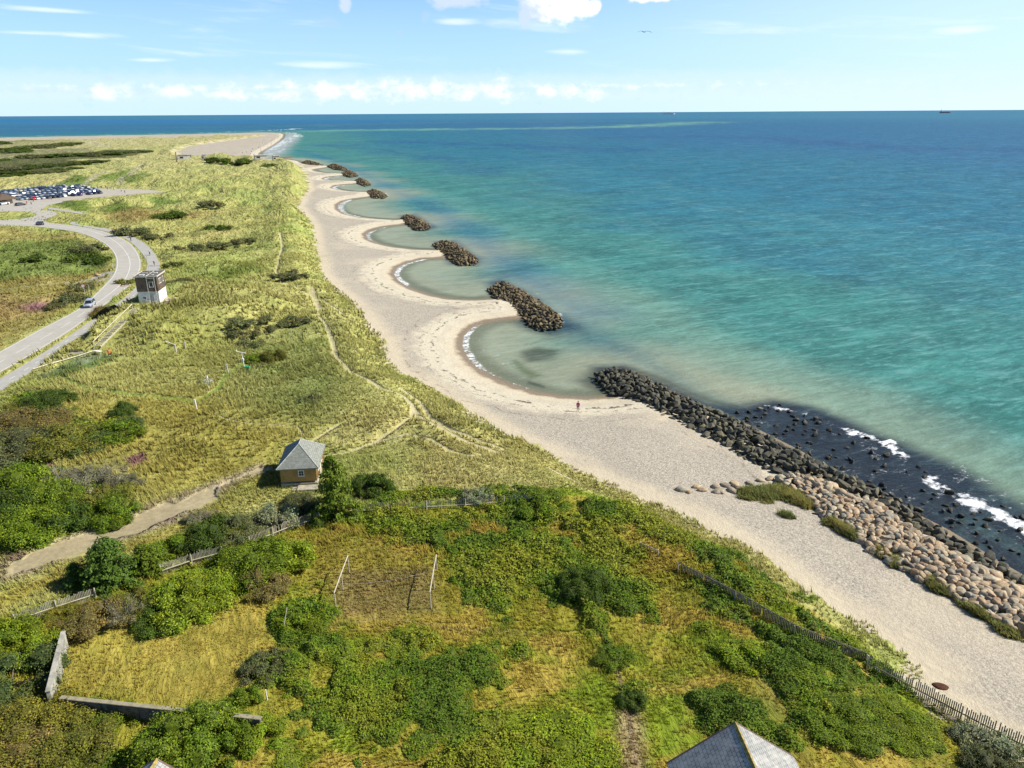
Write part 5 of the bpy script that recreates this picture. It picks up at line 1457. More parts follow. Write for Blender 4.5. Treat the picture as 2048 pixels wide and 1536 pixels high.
window(house, (w2, -1.2, 1.7), .7, .8, 'x', 1); window(house, (w2, 1.3, 1.7), .7, .8, 'x', 1); window(house, (-w2, .4, 1.7), .7, .8, 'x', -1)
mb = MB(); mb.box((1.2, -d2_ - .9, .12), (2.6, 1.3, .3)); mb.box((-.2, -d2_ - .8, .02), (1.2, .9, .2)); part(house, 'step', mb.mesh('step', M_CONC, bevel=.03))
mb = MB(); mb.box((w2 + .05, 0, 1.35), (.06, .9, 1.9)); dr_ = part(house, 'door', mb.mesh('door', simple_mat('pale door', (.55,.50,.38), .6))); mb = MB(); mb.tube((w2 + .08, .35, 1.35), (w2 + .14, .35, 1.35), .03); part(dr_, 'handle', mb.mesh('handle', simple_mat('metal', (.4,.4,.4), .3, .5, .8)))

# ------------------------------------------------------------------ watch tower
M_BROWN = simple_mat('brown cladding', (.15,.108,.08), .8, .15, 0, .3, 1.2); M_TWH = simple_mat('tower whitewash', (.66,.65,.60), .8, .15, 0, .15, 1.2)
M_TROOF = simple_mat('tarred roof', (.115,.105,.095), .85, .1, 0, .35, 1.2)
tz = 6.5; tc_xy = (-81.0, 166.3)
fa = math.atan2(162.40 - 162.53, -78.2 + 82.88)
tower = empty('watch_tower', (*tc_xy, tz), fa + .16, 'small brown and white coast watch tower beside the road bend', 'tower')
tw, td, th_ = 2.2, 2.75, 5.5
tower.scale = (1, 1, 1.08)
mb = MB(); mb.box((0, 0, 1.1), (tw * 2, td * 2, 2.4)); part(tower, 'lower_wall', mb.mesh('lower_wall', M_TWH, bevel=.03))
mb = MB(); mb.box((0, 0, 2.3 + 1.5), (tw * 2 + .12, td * 2 + .12, 3.0))
for i in range(19): mb.box((-tw + .12 + i * (tw * 2 - .2) / 18, -td - .075, 3.8), (.14, .03, 2.9))
for i in range(26): mb.box((tw + .075, -td + .12 + i * (td * 2 - .24) / 25, 3.8), (.03, .16, 2.9))
part(tower, 'upper_wall', mb.mesh('upper_wall', M_BROWN))
mb = MB(); mb.box((0, 0, 5.38), (tw * 2 + .5, td * 2 + .7, .16)); rf = part(tower, 'roof', mb.mesh('roof', M_TROOF))
mb = MB()
for s_ in (-1, 1): mb.box((0, s_ * (td + .37), 5.44), (tw * 2 + .62, .1, .26)); mb.box((s_ * (tw + .27), 0, 5.44), (.1, td * 2 + .64, .26))
mb.box((.12, 0, 5.5), (.12, td * 2 + .5, .14))
part(rf, 'fascia', mb.mesh('fascia', simple_mat('grey fascia', (.50,.47,.40), .7, .2, 0, .2, 2), bevel=.01))
mb = MB(); mb.box((-1.1, -1.7, 5.55), (1.1, 1.0, .18)); mb.box((1.2, .4, 5.53), (.9, .7, .14)); mb.box((-1.2, .7, 5.53), (1.2, .4, .12)); mb.box((1.1, -1.4, 5.53), (.5, .5, .12))
part(rf, 'roof_hatch', mb.mesh('hatch', simple_mat('pale sheet', (.5,.5,.48), .6), bevel=.02))
window(tower, (.95, -td - .09, 3.75), .8, 1.05, 'y', -1, False)
for yy in (-1.5, -.6, 1.1): window(tower, (tw + .09, yy, 4.2), .62, 1.0, 'x', 1, False)
window(tower, (-.9, -td - .0, 1.0), .7, .6, 'y', -1)
mb = MB()
for x_ in (.25, 1.85): mb.box((x_, -td - .55, 2.75), (.1, .1, 5.4))
for z_ in (5.1, 2.3): mb.box((1.05, -td - .55, z_), (1.5, .09, .09)); [mb.box((x_, -td - .3, z_), (.08, .42, .08)) for x_ in (.25, 1.85)]
part(tower, 'ladder_frame', mb.mesh('frame', simple_mat('grey steel', (.48,.48,.44), .5, .3)))
mb = MB(); mb.box((.75, -td - .04, 1.05), (.75, .1, 1.9)); part(tower, 'door', mb.mesh('door', simple_mat('grey door', (.34,.34,.31), .7)))
mb = MB(); mb.box((-.2, -td - .5, .2), (1.0, .6, .7)); mb.box((1.3, -td - .6, .15), (.9, .5, .5)); part(tower, 'locker', mb.mesh('locker', simple_mat('grey box', (.42,.42,.38), .7), bevel=.04))
mb = MB(); mb.tube((.35, -.6, 5.4), (.2, -.6, 9.3), .06, .05); mb.tube((-.9, -.6, 9.2), (1.1, -.6, 9.35), .035); mb.tube((.3, -.6, 7.2), (1.2, -.6, 7.3), .03)
mb.tube((-.8, -.6, 9.2), (.2, -.6, 8.4), .012, None, 4)
part(tower, 'signal_mast', mb.mesh('mast', M_PALE))
mb = MB(); mb.tube((1.3, 1.4, 5.4), (1.3, 1.4, 7.0), .03); mb.tube((.6, 1.4, 6.9), (2.1, 1.4, 6.9), .025); mb.tube((1.3, .9, 6.5), (1.3, 1.9, 6.5), .02)
part(tower, 'antenna', mb.mesh('antenna', simple_mat('grey steel', (.48,.48,.44))))
mb = MB()
for (dx, dy, a) in ((tw + 1.3, 0.5, .05), (tw + .9, -2.5, -.1), (tw - .2, -td - 1.9, .0), (tw + 1.6, -3.6, .1)): mb.box((dx, dy, .03), (1.9, 2.3, .12), a)
mb2 = mb.mesh('slabs', simple_mat('paving slabs', (.48,.42,.33), .85, .1, 0, .2, 1), bevel=.02)
link('terrace', mb2, loc=(*tc_xy, tz - .02), kind='structure').rotation_euler = (0, 0, fa + .16)

# stair up the bank
A = ground([(190,697)], 3.2)[0]; B2 = ground([(268,622)], 6.6)[0]
st_ = empty('wooden_stair', (A[0], A[1], 0), 0, 'long straight wooden stair with a pale handrail climbing the grass bank', 'stair')
dxy = B2 - A; L = float(np.linalg.norm(dxy)); ux = dxy / L; px_ = np.array([ux[1], -ux[0]])
zs = lambda f: (3.4 + (6.95 - 3.4) * f)
n = 27; mb = MB()
for i in range(n):
    f = (i + .5) / n; q = dxy * f; mb.box((q[0] + px_[0] * .5, q[1] + px_[1] * .5, zs(f) + .28), (1.15, .30, .07), math.atan2(ux[1], ux[0]) - math.pi / 2)
part(st_, 'tread', mb.mesh('treads', M_PALE), kind='stuff')
for off in (-.15, 1.2):
    mb = MB(); a3 = Vector((px_[0] * off, px_[1] * off, zs(0) + .15)); b3 = Vector((dxy[0] + px_[0] * off, dxy[1] + px_[1] * off, zs(1) + .15))
    s2 = .06; V = []
    for p in (a3, b3):
        for dx, dz in ((-s2, -.12), (s2, -.12), (s2, .14), (-s2, .14)): V.append((p.x + dx * px_[0], p.y + dx * px_[1], p.z + dz))
    mb.add(V, [(0, 1, 2, 3), (7, 6, 5, 4), (0, 4, 5, 1), (1, 5, 6, 2), (2, 6, 7, 3), (3, 7, 4, 0)]); part(st_, 'stringer', mb.mesh('stringer', M_PALE))
mb = MB(); a3 = Vector((px_[0] * -.2, px_[1] * -.2, zs(0) + 1.15)); b3 = Vector((dxy[0] - px_[0] * .2, dxy[1] - px_[1] * .2, zs(1) + 1.15)); mb.tube(a3, b3, .085, None, 8); part(st_, 'handrail', mb.mesh('handrail', simple_mat('light timber', (.50,.46,.33), .7)))
for i in range(6):
    f = i / 5; p = a3.lerp(b3, f); mb = MB(); mb.tube(p - Vector((0, 0, 1.5)), p, .05, None, 6); part(st_, 'post', mb.mesh('post', M_PALE))

# ------------------------------------------------------------------ near slate roofs
t = NT('slate'); tc_ = t.n('TexCoord').outputs['UV']; tco = t.n('TexCoord').outputs['Object']
br = t.n('TexBrick'); t.set(br.inputs['Vector'], tc_); br.inputs['Scale'].default_value = 1; br.inputs['Brick Width'].default_value = .36; br.inputs['Row Height'].default_value = .24; br.inputs['Mortar Size'].default_value = .018
br.inputs['Color1'].default_value = (.25,.25,.24,1); br.inputs['Color2'].default_value = (.33,.325,.31,1); br.inputs['Mortar'].default_value = (.07,.07,.07,1)
n = t.noise(tco, 1.6, 6, .68); n2 = t.noise(tco, 18, 4, .7)
c = t.mix(t.ramp(n, .4, .7, 0, .6), br.outputs['Color'], (.50,.48,.43,1)); c = t.mix(t.ramp(n2, .62, .72, 0, .4), c, (.45,.42,.32,1))
M_SLATE = t.done(t.bsdf(c, .55, .4, 0, t.math('ADD', br.outputs['Fac'], t.math('MULTIPLY', n2, -.4)), .6, -.015))
M_LICH = simple_mat('lichen ridge tiles', (.28,.21,.07), .9, .1, 0, .45, 5)
def gable(apx, az, eaz, halfw, length, ang, label, gz=3.0):
    A = ground([apx], az)[0]
    root = empty('outbuilding', (A[0], A[1], gz), ang, label, 'building')
    h1, h0 = az - gz, eaz - gz
    V = []; F = []
    mb = MB(); wl = halfw - .35
    k = (h1 - h0) / halfw
    prof = [(-wl, 0), (wl, 0), (wl, h0 + .35 * k - .12), (0, h1 - .12), (-wl, h0 + .35 * k - .12)]
    V = [(x_, -length + .3, z_) for x_, z_ in prof] + [(x_, -.12, z_) for x_, z_ in prof]
    mb.add(V, [(0, 1, 2, 3, 4), (9, 8, 7, 6, 5)] + [(i, i + 5, (i + 1) % 5 + 5, (i + 1) % 5) for i in range(5)])
    part(root, 'wall', mb.mesh('wall', simple_mat('brick wall', (.35,.20,.13), .85, .1, 0, .2, 4)))
    for s_ in (-1, 1):
        sl = math.hypot(halfw, h1 - h0)
        V = [(0, 0, h1), (0, -length, h1), (s_ * halfw, -length, h0), (s_ * halfw, 0, h0)]; V += [(x_, y_, z_ - .09) for x_, y_, z_ in V]
        me = mesh_from('roof_slope', V, [(0, 1, 2, 3), (7, 6, 5, 4), (0, 4, 5, 1), (1, 5, 6, 2), (2, 6, 7, 3), (3, 7, 4, 0)], M_SLATE)
        uv = me.uv_layers.new(name='UVMap'); co = {0: (0, 0), 1: (length, 0), 2: (length, sl), 3: (0, sl)}
        for p in me.polygons:
            for li in p.loop_indices:
                vi = me.loops[li].vertex_index % 4; uv.data[li].uv = (co[vi][0], co[vi][1])
        bm = bmesh.new(); bm.from_mesh(me); bmesh.ops.recalc_face_normals(bm, faces=bm.faces); bm.to_mesh(me); bm.free()
        part(root, 'roof', me, label='weathered slate slope of the roof')
    mb = MB()
    for i in range(int(length / .33)):
        y0 = -i * .33; mb.add([(-.15, y0, h1 - .09), (0, y0, h1 + .06), (.15, y0, h1 - .09), (-.14, y0 - .32, h1 - .1), (0, y0 - .32, h1 + .045), (.14, y0 - .32, h1 - .1)], [(0, 1, 4, 3), (1, 2, 5, 4), (0, 2, 1), (3, 4, 5), (0, 3, 5, 2)])
    part(root, 'ridge', mb.mesh('ridge', M_LICH))
    mb = MB()
    for s_ in (-1, 1):
        mb.add([(0, .03, h1 + .03), (0, -.08, h1 + .03), (s_ * halfw, -.08, h0 + .03), (s_ * halfw, .03, h0 + .03), (0, .03, h1 - .15), (0, -.08, h1 - .15), (s_ * halfw, -.08, h0 - .15), (s_ * halfw, .03, h0 - .15)], [(0, 1, 2, 3), (7, 6, 5, 4), (0, 3, 7, 4), (1, 5, 6, 2), (2, 6, 7, 3), (0, 4, 5, 1)])
    part(root, 'verge_board', mb.mesh('verge', simple_mat('brown verge', (.14,.09,.07), .8)))
    return root
gable((1470,1444), 10.0, 6.95, 4.12, 14, R(3.1), 'slate roofed building at the bottom edge with a lichen covered ridge, one slope bright')
gable((313,1517), 9.0, 6.5, 3.4, 10, R(-4), 'tip of a slate gable roof just entering the frame at the bottom left')
# ------------------------------------------------------------------ small things on the land
M_WPOST = simple_mat('white post', (.72,.70,.64), .7, .2, 0, .1, 2)
M_CONCP = simple_mat('concrete post', (.42,.39,.33), .9)
# clothes drying frames: two long pole frames with a slack line between them
for fx, lb in ((-16.38, 'left one of the two long bare pole frames on the trodden grass'), (-7.63, 'right one of the two long bare pole frames on the trodden grass')):
    z0 = float(H(fx, 61)[0]); o = empty('pole_frame', (fx, 61, z0), 0, lb, 'pole frame', 'pole frames on the trodden grass')
    pts = [Vector((0.03, 2.85, 1.92)), Vector((0.0, 0.0, 1.88)), Vector((.0, -3.0, 1.86))]
    mb = MB(); mb.path([pts[0] + Vector((0, .12, .0)), pts[1], pts[2] - Vector((0, .12, 0))], [.055, .06, .055], 8); part(o, 'top_pole', mb.mesh('pole', M_PALE))
    for p in pts: mb = MB(); mb.tube((p.x + .04, p.y, -.3), (p.x, p.y, p.z), .055, .045, 8); part(o, 'leg', mb.mesh('leg', M_PALE))
mb = MB(); a = Vector((-16.38, 60.4, float(H(-16.38, 61)[0]) + 1.1)); b2 = Vector((-7.63, 62.2, float(H(-7.63, 61)[0]) + 1.35)); pr = a
for i in range(1, 25):
    f = i / 24; q = a.lerp(b2, f) - Vector((0, 0, .42 * 4 * f * (1 - f))); mb.tube(pr, q, .014, None, 4); pr = q
link('rope', mb.mesh('rope', M_PALE), label='slack pale rope hanging between the two pole frames', cat='rope')
def pole(px, py, h, r, name, label, cat, mat, lean=(0, 0), group=None, top=None):
    P = hit1(px, py); mb = MB(); mb.tube((0, 0, -.2), (lean[0], lean[1], h), r, r * .85, 8)
    if top: top(mb, h)
    o = link(name, mb.mesh(name, mat), loc=P, label=label, cat=cat, group=group); return o
pole(564,1268,2.3,.045,'leaning_pole','thin pale pole leaning against the light green bush','pole',M_PALE,(.5,.6))
pole(535,1400,1.0,.05,'marker_stake','short white stake beside the dry lawn','stake',M_WPOST,(-.03,.0))
pole(394,819,1.7,.13,'marker_post','white post where the mown paths meet','post',M_WPOST,(-.12,0))
pole(456,746,1.6,.16,'concrete_post','squat concrete post beside the mown path','post',M_CONCP,(-.06,0))
pole(371,697,1.3,.16,'concrete_post','small concrete post in the tall grass, right of the fallen sensor','post',M_CONCP)
pole(569,1150,1.4,.06,'old_post','old grey post at the edge of the brown twiggy bush','post',M_CONCP)
# weather instruments
P = hit1(489, 736); o = empty('weather_mast', P, 0, 'white weather mast with a cross arm on a green base', 'weather mast')
mb = MB(); mb.tube((0, 0, 0), (-.15, 0, 2.9), .08, .06); part(o, 'pole', mb.mesh('pole', M_WPOST))
mb = MB(); mb.tube((-1.0, -.1, 3.15), (.55, .1, 2.75), .06); mb.tube((-1.0, -.1, 3.1), (-1.0, -.1, 3.35), .1); part(o, 'cross_arm', mb.mesh('arm', M_WPOST))
mb = MB(); mb.box((-.1, -.1, 1.6), (.42, .3, .5)); part(o, 'instrument_box', mb.mesh('box', M_WPOST, bevel=.03))
mb = MB(); mb.box((.45, -.1, .15), (1.1, .6, .4)); part(o, 'base_box', mb.mesh('base', simple_mat('green plastic', (.03,.30,.13), .5), bevel=.08))
P = hit1(419, 778); o = empty('rain_gauge', P, 0, 'thin white pole with a ring of grey shields', 'rain gauge')
mb = MB(); mb.tube((0, 0, 0), (-.1, 0, 2.0), .05, .05); part(o, 'pole', mb.mesh('pole', M_WPOST))
mb = MB(); [mb.tube((math.cos(a_) * .75 - .1, math.sin(a_) * .75, 1.25), (math.cos(a_) * .6 - .1, math.sin(a_) * .6, 1.75), .05, .03, 5) for a_ in [i * .524 for i in range(12)]]
mb.path([(math.cos(i * .524) * .7 - .1, math.sin(i * .524) * .7, 1.5) for i in range(13)], .03, 5)
part(o, 'shield_ring', mb.mesh('ring', simple_mat('grey steel', (.48,.48,.44)))); mb = MB(); mb.tube((-.1, 0, 1.9), (-.1, 0, 2.3), .14, .14); part(o, 'gauge', mb.mesh('gauge', M_WPOST))
P = hit1(352, 705); o = empty('wind_sensor', P, 0, 'grey sensor stand with a slanting white arm in the tall grass', 'sensor')
mb = MB(); mb.tube((0, 0, -.1), (0, 0, 1.4), .22, .18); part(o, 'stand', mb.mesh('stand', M_CONCP)); mb = MB(); mb.tube((-1.5, 0, 2.2), (.15, 0, 1.5), .06); mb.tube((-1.6, 0, 2.25), (-1.35, 0, 2.15), .12); part(o, 'arm', mb.mesh('arm', M_WPOST))
# road posts
for px, py, lb in [(166,474,'white marker post at the start of the inner bend'), (211,499,'white marker post on the inside of the bend, middle one'), (226,538,'white marker post on the inside of the bend, nearest one')]:
    P = hit1(px, py); o = empty('marker_post', P, 0, lb, 'road post', 'white road posts along the inner bend'); mb = MB(); mb.box((0, 0, .7), (.22, .12, 1.6)); part(o, 'body', mb.mesh('body', M_WPOST, bevel=.03)); mb = MB(); mb.box((0, -.065, 1.25), (.12, .02, .2)); part(o, 'reflector', mb.mesh('reflector', simple_mat('reflector', (.1,.1,.1), .3)))
P = hit1(172, 598); o = empty('road_sign', P, .3, 'round white road sign with a red ring seen beside the silver car', 'road sign')
mb = MB(); mb.tube((0, 0, 0), (0, 0, 3.3), .05); part(o, 'pole', mb.mesh('pole', simple_mat('grey steel', (.48,.48,.44))))
mb = MB(); mb.tube((-.1, .02, 3.3), (-.1, -.03, 3.3), .48, None, 24); dd = part(o, 'sign_face', mb.mesh('face', M_WPOST)); mb = MB()
V = [(math.cos(a_) * r_ - .1, -.04, 3.3 + math.sin(a_) * r_) for r_ in (.36, .47) for a_ in [2 * math.pi * i / 24 for i in range(24)]]; mb.add(V, [(i, (i + 1) % 24, 24 + (i + 1) % 24, 24 + i) for i in range(24)]); part(dd, 'ring', mb.mesh('ring', simple_mat('sign red', (.5,.03,.03), .5)))
pole(181,594,3.4,.05,'sign_pole','bare grey pole right of the round road sign','pole',simple_mat('grey steel', (.48,.48,.44)))
# rock and edging
P = hit1(195, 552); o = link('field_stone', MT[0], loc=P + Vector((0, 0, .3)), label='pale stone on the inside of the road bend', cat='stone'); o.scale = (1.6, 1.2, 1.3)
for lb, px, py, sx in (('grey wooden bench beside the foot of the stair', 152, 711, 1.0), ):
    P = hit1(px, py); o = empty('bench', P, .12, lb, 'bench')
    for i, (y_, z_) in enumerate(((-.25, .48), (0, .48), (.25, .50))): mb = MB(); mb.box((0, y_, z_), (2.4, .2, .06)); part(o, 'seat_board', mb.mesh('board', M_CONCP))
    for z_ in (.75, 1.0): mb = MB(); mb.box((0, .42, z_), (2.4, .05, .18)); part(o, 'back_board', mb.mesh('board', M_WOODD))
    for x_ in (-1, 1): mb = MB(); mb.box((x_, .05, .24), (.09, .6, .48)); mb.box((x_, .38, .7), (.09, .07, .9)); part(o, 'leg', mb.mesh('leg', M_WOODD))
P = hit1(197, 709); o = empty('information_board', P, -.4, 'low pale slab table at the foot of the stair', 'table'); mb = MB(); mb.box((0, 0, .7), (1.6, .7, .07)); part(o, 'top', mb.mesh('top', M_WPOST)); 
for x_ in (-.6, .6): mb = MB(); mb.box((x_, 0, .33), (.1, .1, .7)); part(o, 'leg', mb.mesh('leg', M_CONCP))
P1 = hit1(66, 741); P2 = hit1(188, 704); mb = MB(); pts = [P1.lerp(P2, i / 8) + Vector((0, 0, .22)) for i in range(9)]
for p in pts: p.z = float(H(p.x, p.y)[0]) + .28
mb.path(pts, .11, 6); link('kerb_beam', mb.mesh('beam', simple_mat('light timber', (.50,.46,.33))), label='long pale timber edging the side path up to the stair', cat='timber edging')
P = hit1(1881, 1373); bm = bmesh.new(); bmesh.ops.create_uvsphere(bm, u_segments=24, v_segments=12, radius=.5)
for v in bm.verts: v.co.x *= 1.25 + .1 * math.sin(v.co.y * 7); v.co.y *= .85; v.co.z = max(v.co.z, -.1) * .35
me = bpy.data.meshes.new('heap'); bm.to_mesh(me); bm.free(); me.materials.append(simple_mat('burnt heap', (.09,.045,.03), .95, .05, 0, .4, 8)); me.polygons.foreach_set('use_smooth', [True] * len(me.polygons))
link('weed_heap', me, loc=P, label='dark brown oval heap on the sand beside the right picket fence', cat='heap').rotation_euler = (0, 0, -.3)

# bunkers at the far dunes
M_BUN = simple_mat('bunker concrete', (.46,.44,.38), .9, .1, 0, .3, .4)
for px, py, w_, d_, h_, lb in [(368,319,12,5,3.6,'grey concrete bunker lying tilted at the left end of the flat sands'), (408,319,4,3,3.6,'narrow upright concrete block between the far bunkers'), (521,319,12,7,2.6,'low bunker half buried in the far dunes'), (552,321,7,5,4,'pale concrete bunker at the tip of the far dunes')]:
    P = hit1(px, py); o = empty('bunker', P, .3, lb, 'bunker', 'old concrete bunkers in the far dunes')
    mb = MB(); mb.box((0, 0, h_ / 2 - .5), (w_, d_, h_ + 1), .1, 0, .93); part(o, 'body', mb.mesh('body', M_BUN, bevel=.3)); mb = MB(); mb.box((.5, 0, h_ + .55), (w_ * 1.02, d_ * 1.05, .8), .1); part(o, 'roof_slab', mb.mesh('slab', M_BUN, bevel=.2)); mb = MB(); mb.box((-w_ * .15, -d_ / 2 - .02, h_ * .5), (w_ * .25, .3, h_ * .4), .1); part(o, 'opening', mb.mesh('opening', simple_mat('dark opening', (.02,.02,.02))))
for px, py, h_, lb in [(354,324,9,'tall dark post by the tilted bunker'), (366,316,4,'shorter dark post right of the tall one'), (382,315,3,'shortest dark post by the bunkers')]:
    pole(px, py, h_, .6, 'dark_post', lb, 'post', M_WOODD, group='dark posts by the far bunkers')
# kiosk and van at the left edge
P = hit1(2, 409); o = empty('kiosk', P, -.25, 'low building with a dark overhanging roof at the left edge of the car park', 'kiosk')
mb = MB(); mb.box((-2, 0, 1.6), (11, 8, 3.2)); part(o, 'wall', mb.mesh('wall', simple_mat('kiosk wall', (.36,.28,.2), .8))); mb = MB(); mb.add([(-9, -6, 3.4), (6, -6, 2.6), (6, 6, 2.6), (-9, 6, 3.4), (-9, -6, 4.0), (6, -6, 3.0), (6, 6, 3.0), (-9, 6, 4.0), (-4, 0, 6.3), (2, 0, 5.6)], [(0, 1, 2, 3), (4, 5, 9, 8), (5, 6, 9), (6, 7, 8, 9), (7, 4, 8), (0, 4, 5, 1), (1, 5, 6, 2), (2, 6, 7, 3), (3, 7, 4, 0)]); part(o, 'roof', mb.mesh('roof', simple_mat('dark kiosk roof', (.10,.07,.05), .8)))
mb = MB(); mb.add([(-9.1, -6.1, 3.9), (6.1, -6.1, 2.9), (6.1, -6.1, 3.15), (-9.1, -6.1, 4.15), (-9.1, -5.8, 3.9), (6.1, -5.8, 2.9), (6.1, -5.8, 3.15), (-9.1, -5.8, 4.15)], [(0, 1, 2, 3), (7, 6, 5, 4), (3, 2, 6, 7), (0, 4, 5, 1), (1, 5, 6, 2), (0, 3, 7, 4)]); part(o, 'fascia', mb.mesh('fascia', simple_mat('orange fascia', (.55,.38,.18), .7)))

# ------------------------------------------------------------------ cars
def paint_mat(name, objc=True, rgb=None):
    t = NT(name); c = t.n('ObjectInfo').outputs['Color'] if objc else rgb
    b = t.bsdf(c, .35, .5); b.inputs['Coat Weight'].default_value = .6; b.inputs['Coat Roughness'].default_value = .08; return t.done(b)
M_PAINT = paint_mat('car paint'); M_TYRE = simple_mat('tyre', (.02,.02,.02), .9); M_RIM = simple_mat('rim', (.45,.45,.46), .3, .5, .8, .05); M_LAMP = simple_mat('lamp glass', (.75,.75,.72), .15, .6, 0, .02); M_TAIL = simple_mat('tail lamp', (.4,.02,.02), .3, .5, 0, .02)
def car_rings(L=4.3, W=1.75, Ht=1.47, estate=False):
    """cross sections along x: lower body"""
    secs = [(-.50, .32, .62, .80), (-.485, .24, .82, .90), (-.40, .2, .93, .97), (-.28, .18, .95, 1), (0, .18, .93, 1), (.2, .18, .92, 1), (.33, .18, .88, .99), (.44, .2, .78, .94), (.49, .26, .66, .84), (.50, .34, .56, .74)]
    return [[(x * L, s * W / 2 * wf * k, z) for (s, k, z) in ((-1, .94, z0), (-1, 1, z0 + .12), (-1, 1, z1 - .16), (-1, .92, z1), (1, .92, z1), (1, 1, z1 - .16), (1, 1, z0 + .12), (1, .94, z0))] for x, z0, z1, wf in secs]
def make_car(detail=True, label='', cat='car', suv=False):
    L, W, Ht = 4.3, 1.78, (1.62 if suv else 1.46)
    root = empty('parked_car' if not detail else 'car', (0, 0, 0), 0, label, cat)
    mb = MB(); mb.loft(car_rings(L, W)); part(root, 'body', mb.mesh('body', M_PAINT, True, 0))
    rear = -.47 if suv else -.43
    mb = MB()
    base = [(rear * L, .80), (.22 * L, .76)]; z0 = .90
    b = [(rear * L, z0), (.30 * L, z0 - .02)]; tp = [((rear + .07) * L, Ht), (.10 * L, Ht)]
    w0, w1 = W / 2 * .93, W / 2 * .72
    V = [(b[0][0], -w0, b[0][1]), (b[1][0], -w0, b[1][1]), (b[1][0], w0, b[1][1]), (b[0][0], w0, b[0][1]), (tp[0][0], -w1, tp[0][1] - .06), (tp[1][0], -w1, tp[1][1] - .06), (tp[1][0], w1, tp[1][1] - .06), (tp[0][0], w1, tp[0][1] - .06)]
    mb.add(V, [(0, 1, 5, 4), (1, 2, 6, 5), (2, 3, 7, 6), (3, 0, 4, 7)])
    part(root, 'windows', mb.mesh('windows', M_GLASS, False))
    mb = MB(); mb.loft([[(x_, -w1 * k, z_), (x_, -w1 * k * .9, z_ + h_), (x_, w1 * k * .9, z_ + h_), (x_, w1 * k, z_)] for x_, z_, h_, k in ((tp[0][0] - .12, Ht - .12, .05, .98), (tp[0][0] + .1, Ht - .08, .07, 1.02), (0, Ht - .06, .08, 1.03), (tp[1][0] - .1, Ht - .08, .07, 1.02), (tp[1][0] + .12, Ht - .13, .04, .97))])
    if detail:
        for s_ in (-1, 1):
            for f_ in (0, .5, 1):
                xa = b[0][0] + .03 + (b[1][0] - b[0][0] - .06) * f_; xb = tp[0][0] + (tp[1][0] - tp[0][0]) * f_; mb.tube((xa, s_ * w0 * .99, z0), (xb, s_ * w1, Ht - .08), .035, .035, 5)
    part(root, 'roof', mb.mesh('roof', M_PAINT, False))
    if detail:
        for x_ in (-1.3, 1.35):
            for s_ in (-1, 1):
                mb = MB(); mb.tube((x_, s_ * .72, .33), (x_, s_ * .90, .33), .33, None, 20); wl = part(root, 'wheel', mb.mesh('wheel', M_TYRE)); mb = MB(); mb.tube((x_, s_ * .80, .33), (x_, s_ * .915, .33), .2, None, 14); part(wl, 'rim', mb.mesh('rim', M_RIM))
        for s_ in (-1, 1):
            mb = MB(); mb.box((2.03, s_ * .62, .66), (.16, .36, .15)); part(root, 'headlight', mb.mesh('headlight', M_LAMP, bevel=.03))
            mb = MB(); mb.box((-2.1, s_ * .66, .74), (.08, .26, .18)); part(root, 'tail_light', mb.mesh('tail', M_TAIL))
            mb = MB(); mb.box((.82, s_ * 1.0, .98), (.14, .2, .13)); part(root, 'mirror', mb.mesh('mirror', M_PAINT, bevel=.03))
        mb = MB(); mb.box((2.14, 0, .45), (.05, .9, .16)); part(root, 'grille', mb.mesh('grille', M_TYRE))
    else:
        mb = MB()
        for x_ in (-1.3, 1.35):
            for s_ in (-1, 1): mb.tube((x_, s_ * .72, .33), (x_, s_ * .9, .33), .33, None, 10)
        part(root, 'wheels', mb.mesh('wheels', M_TYRE), kind='stuff')
    return root
def setcol(o, c):
    for ch in KIDS[o.name]: ch.color = (*c, 1)
P = ground([(180, 612)], 3.05)[0]; d = ground([(160, 624), (196, 594)], 3.05); a = math.atan2(*(d[0] - d[1])[::-1])
c1 = make_car(True, 'silver grey car with a dark windscreen driving towards the camera on the road', suv=True); c1.location = (P[0], P[1], 3.04); c1.rotation_euler.z = a; setcol(c1, (.34,.38,.45)); c1.scale = (1.02, 1.0, 1.0)
P = ground([(80, 449.5)], 3.05)[0]; d = ground([(98, 452), (62, 446.5)], 3.05); a = math.atan2(*(d[1] - d[0])[::-1])
c2 = make_car(True, 'black car driving away at the road junction'); c2.location = (P[0], P[1], 3.04); c2.rotation_euler.z = a; setcol(c2, (.02,.02,.025)); c2.name = 'car'
lot = make_car(False, 'dark blue car parked in the crowded car park')
PK = ground([(-30,390),(10,383),(60,380),(105,376),(140,374),(160,374),(190,379),(206,384),(206,388),(170,392),(130,397),(95,400),(60,400),(38,402),(20,396),(-30,396)], 3.0)
cols = [('dark blue', (.02,.025,.07)), ('white', (.75,.75,.74)), ('silver', (.45,.46,.48)), ('dark grey', (.06,.06,.075)), ('violet blue', (.06,.04,.14)), ('black', (.015,.015,.02)), ('light blue', (.25,.33,.45)), ('beige', (.5,.44,.32))]
lo = PK.min(0); hi = PK.max(0); first = True; k = 0
dirr = ground([(40, 402), (190, 388)], 3.0); ra = math.atan2(*(dirr[1] - dirr[0])[::-1])
U = np.array([math.cos(ra), math.sin(ra)]); Vv = np.array([-U[1], U[0]]); c0 = PK.mean(0)
slots = []
for i in range(-16, 17):
    for j in range(-9, 10):
        p = c0 + U * i * 2.9 + Vv * (j * 6.6 + (j % 2) * -1.2)
        if sdist(np.array([p[0]]), np.array([p[1]]), PK)[0] > 1.0 and rng.random() > .08: slots.append(p)
print('cars', len(slots))
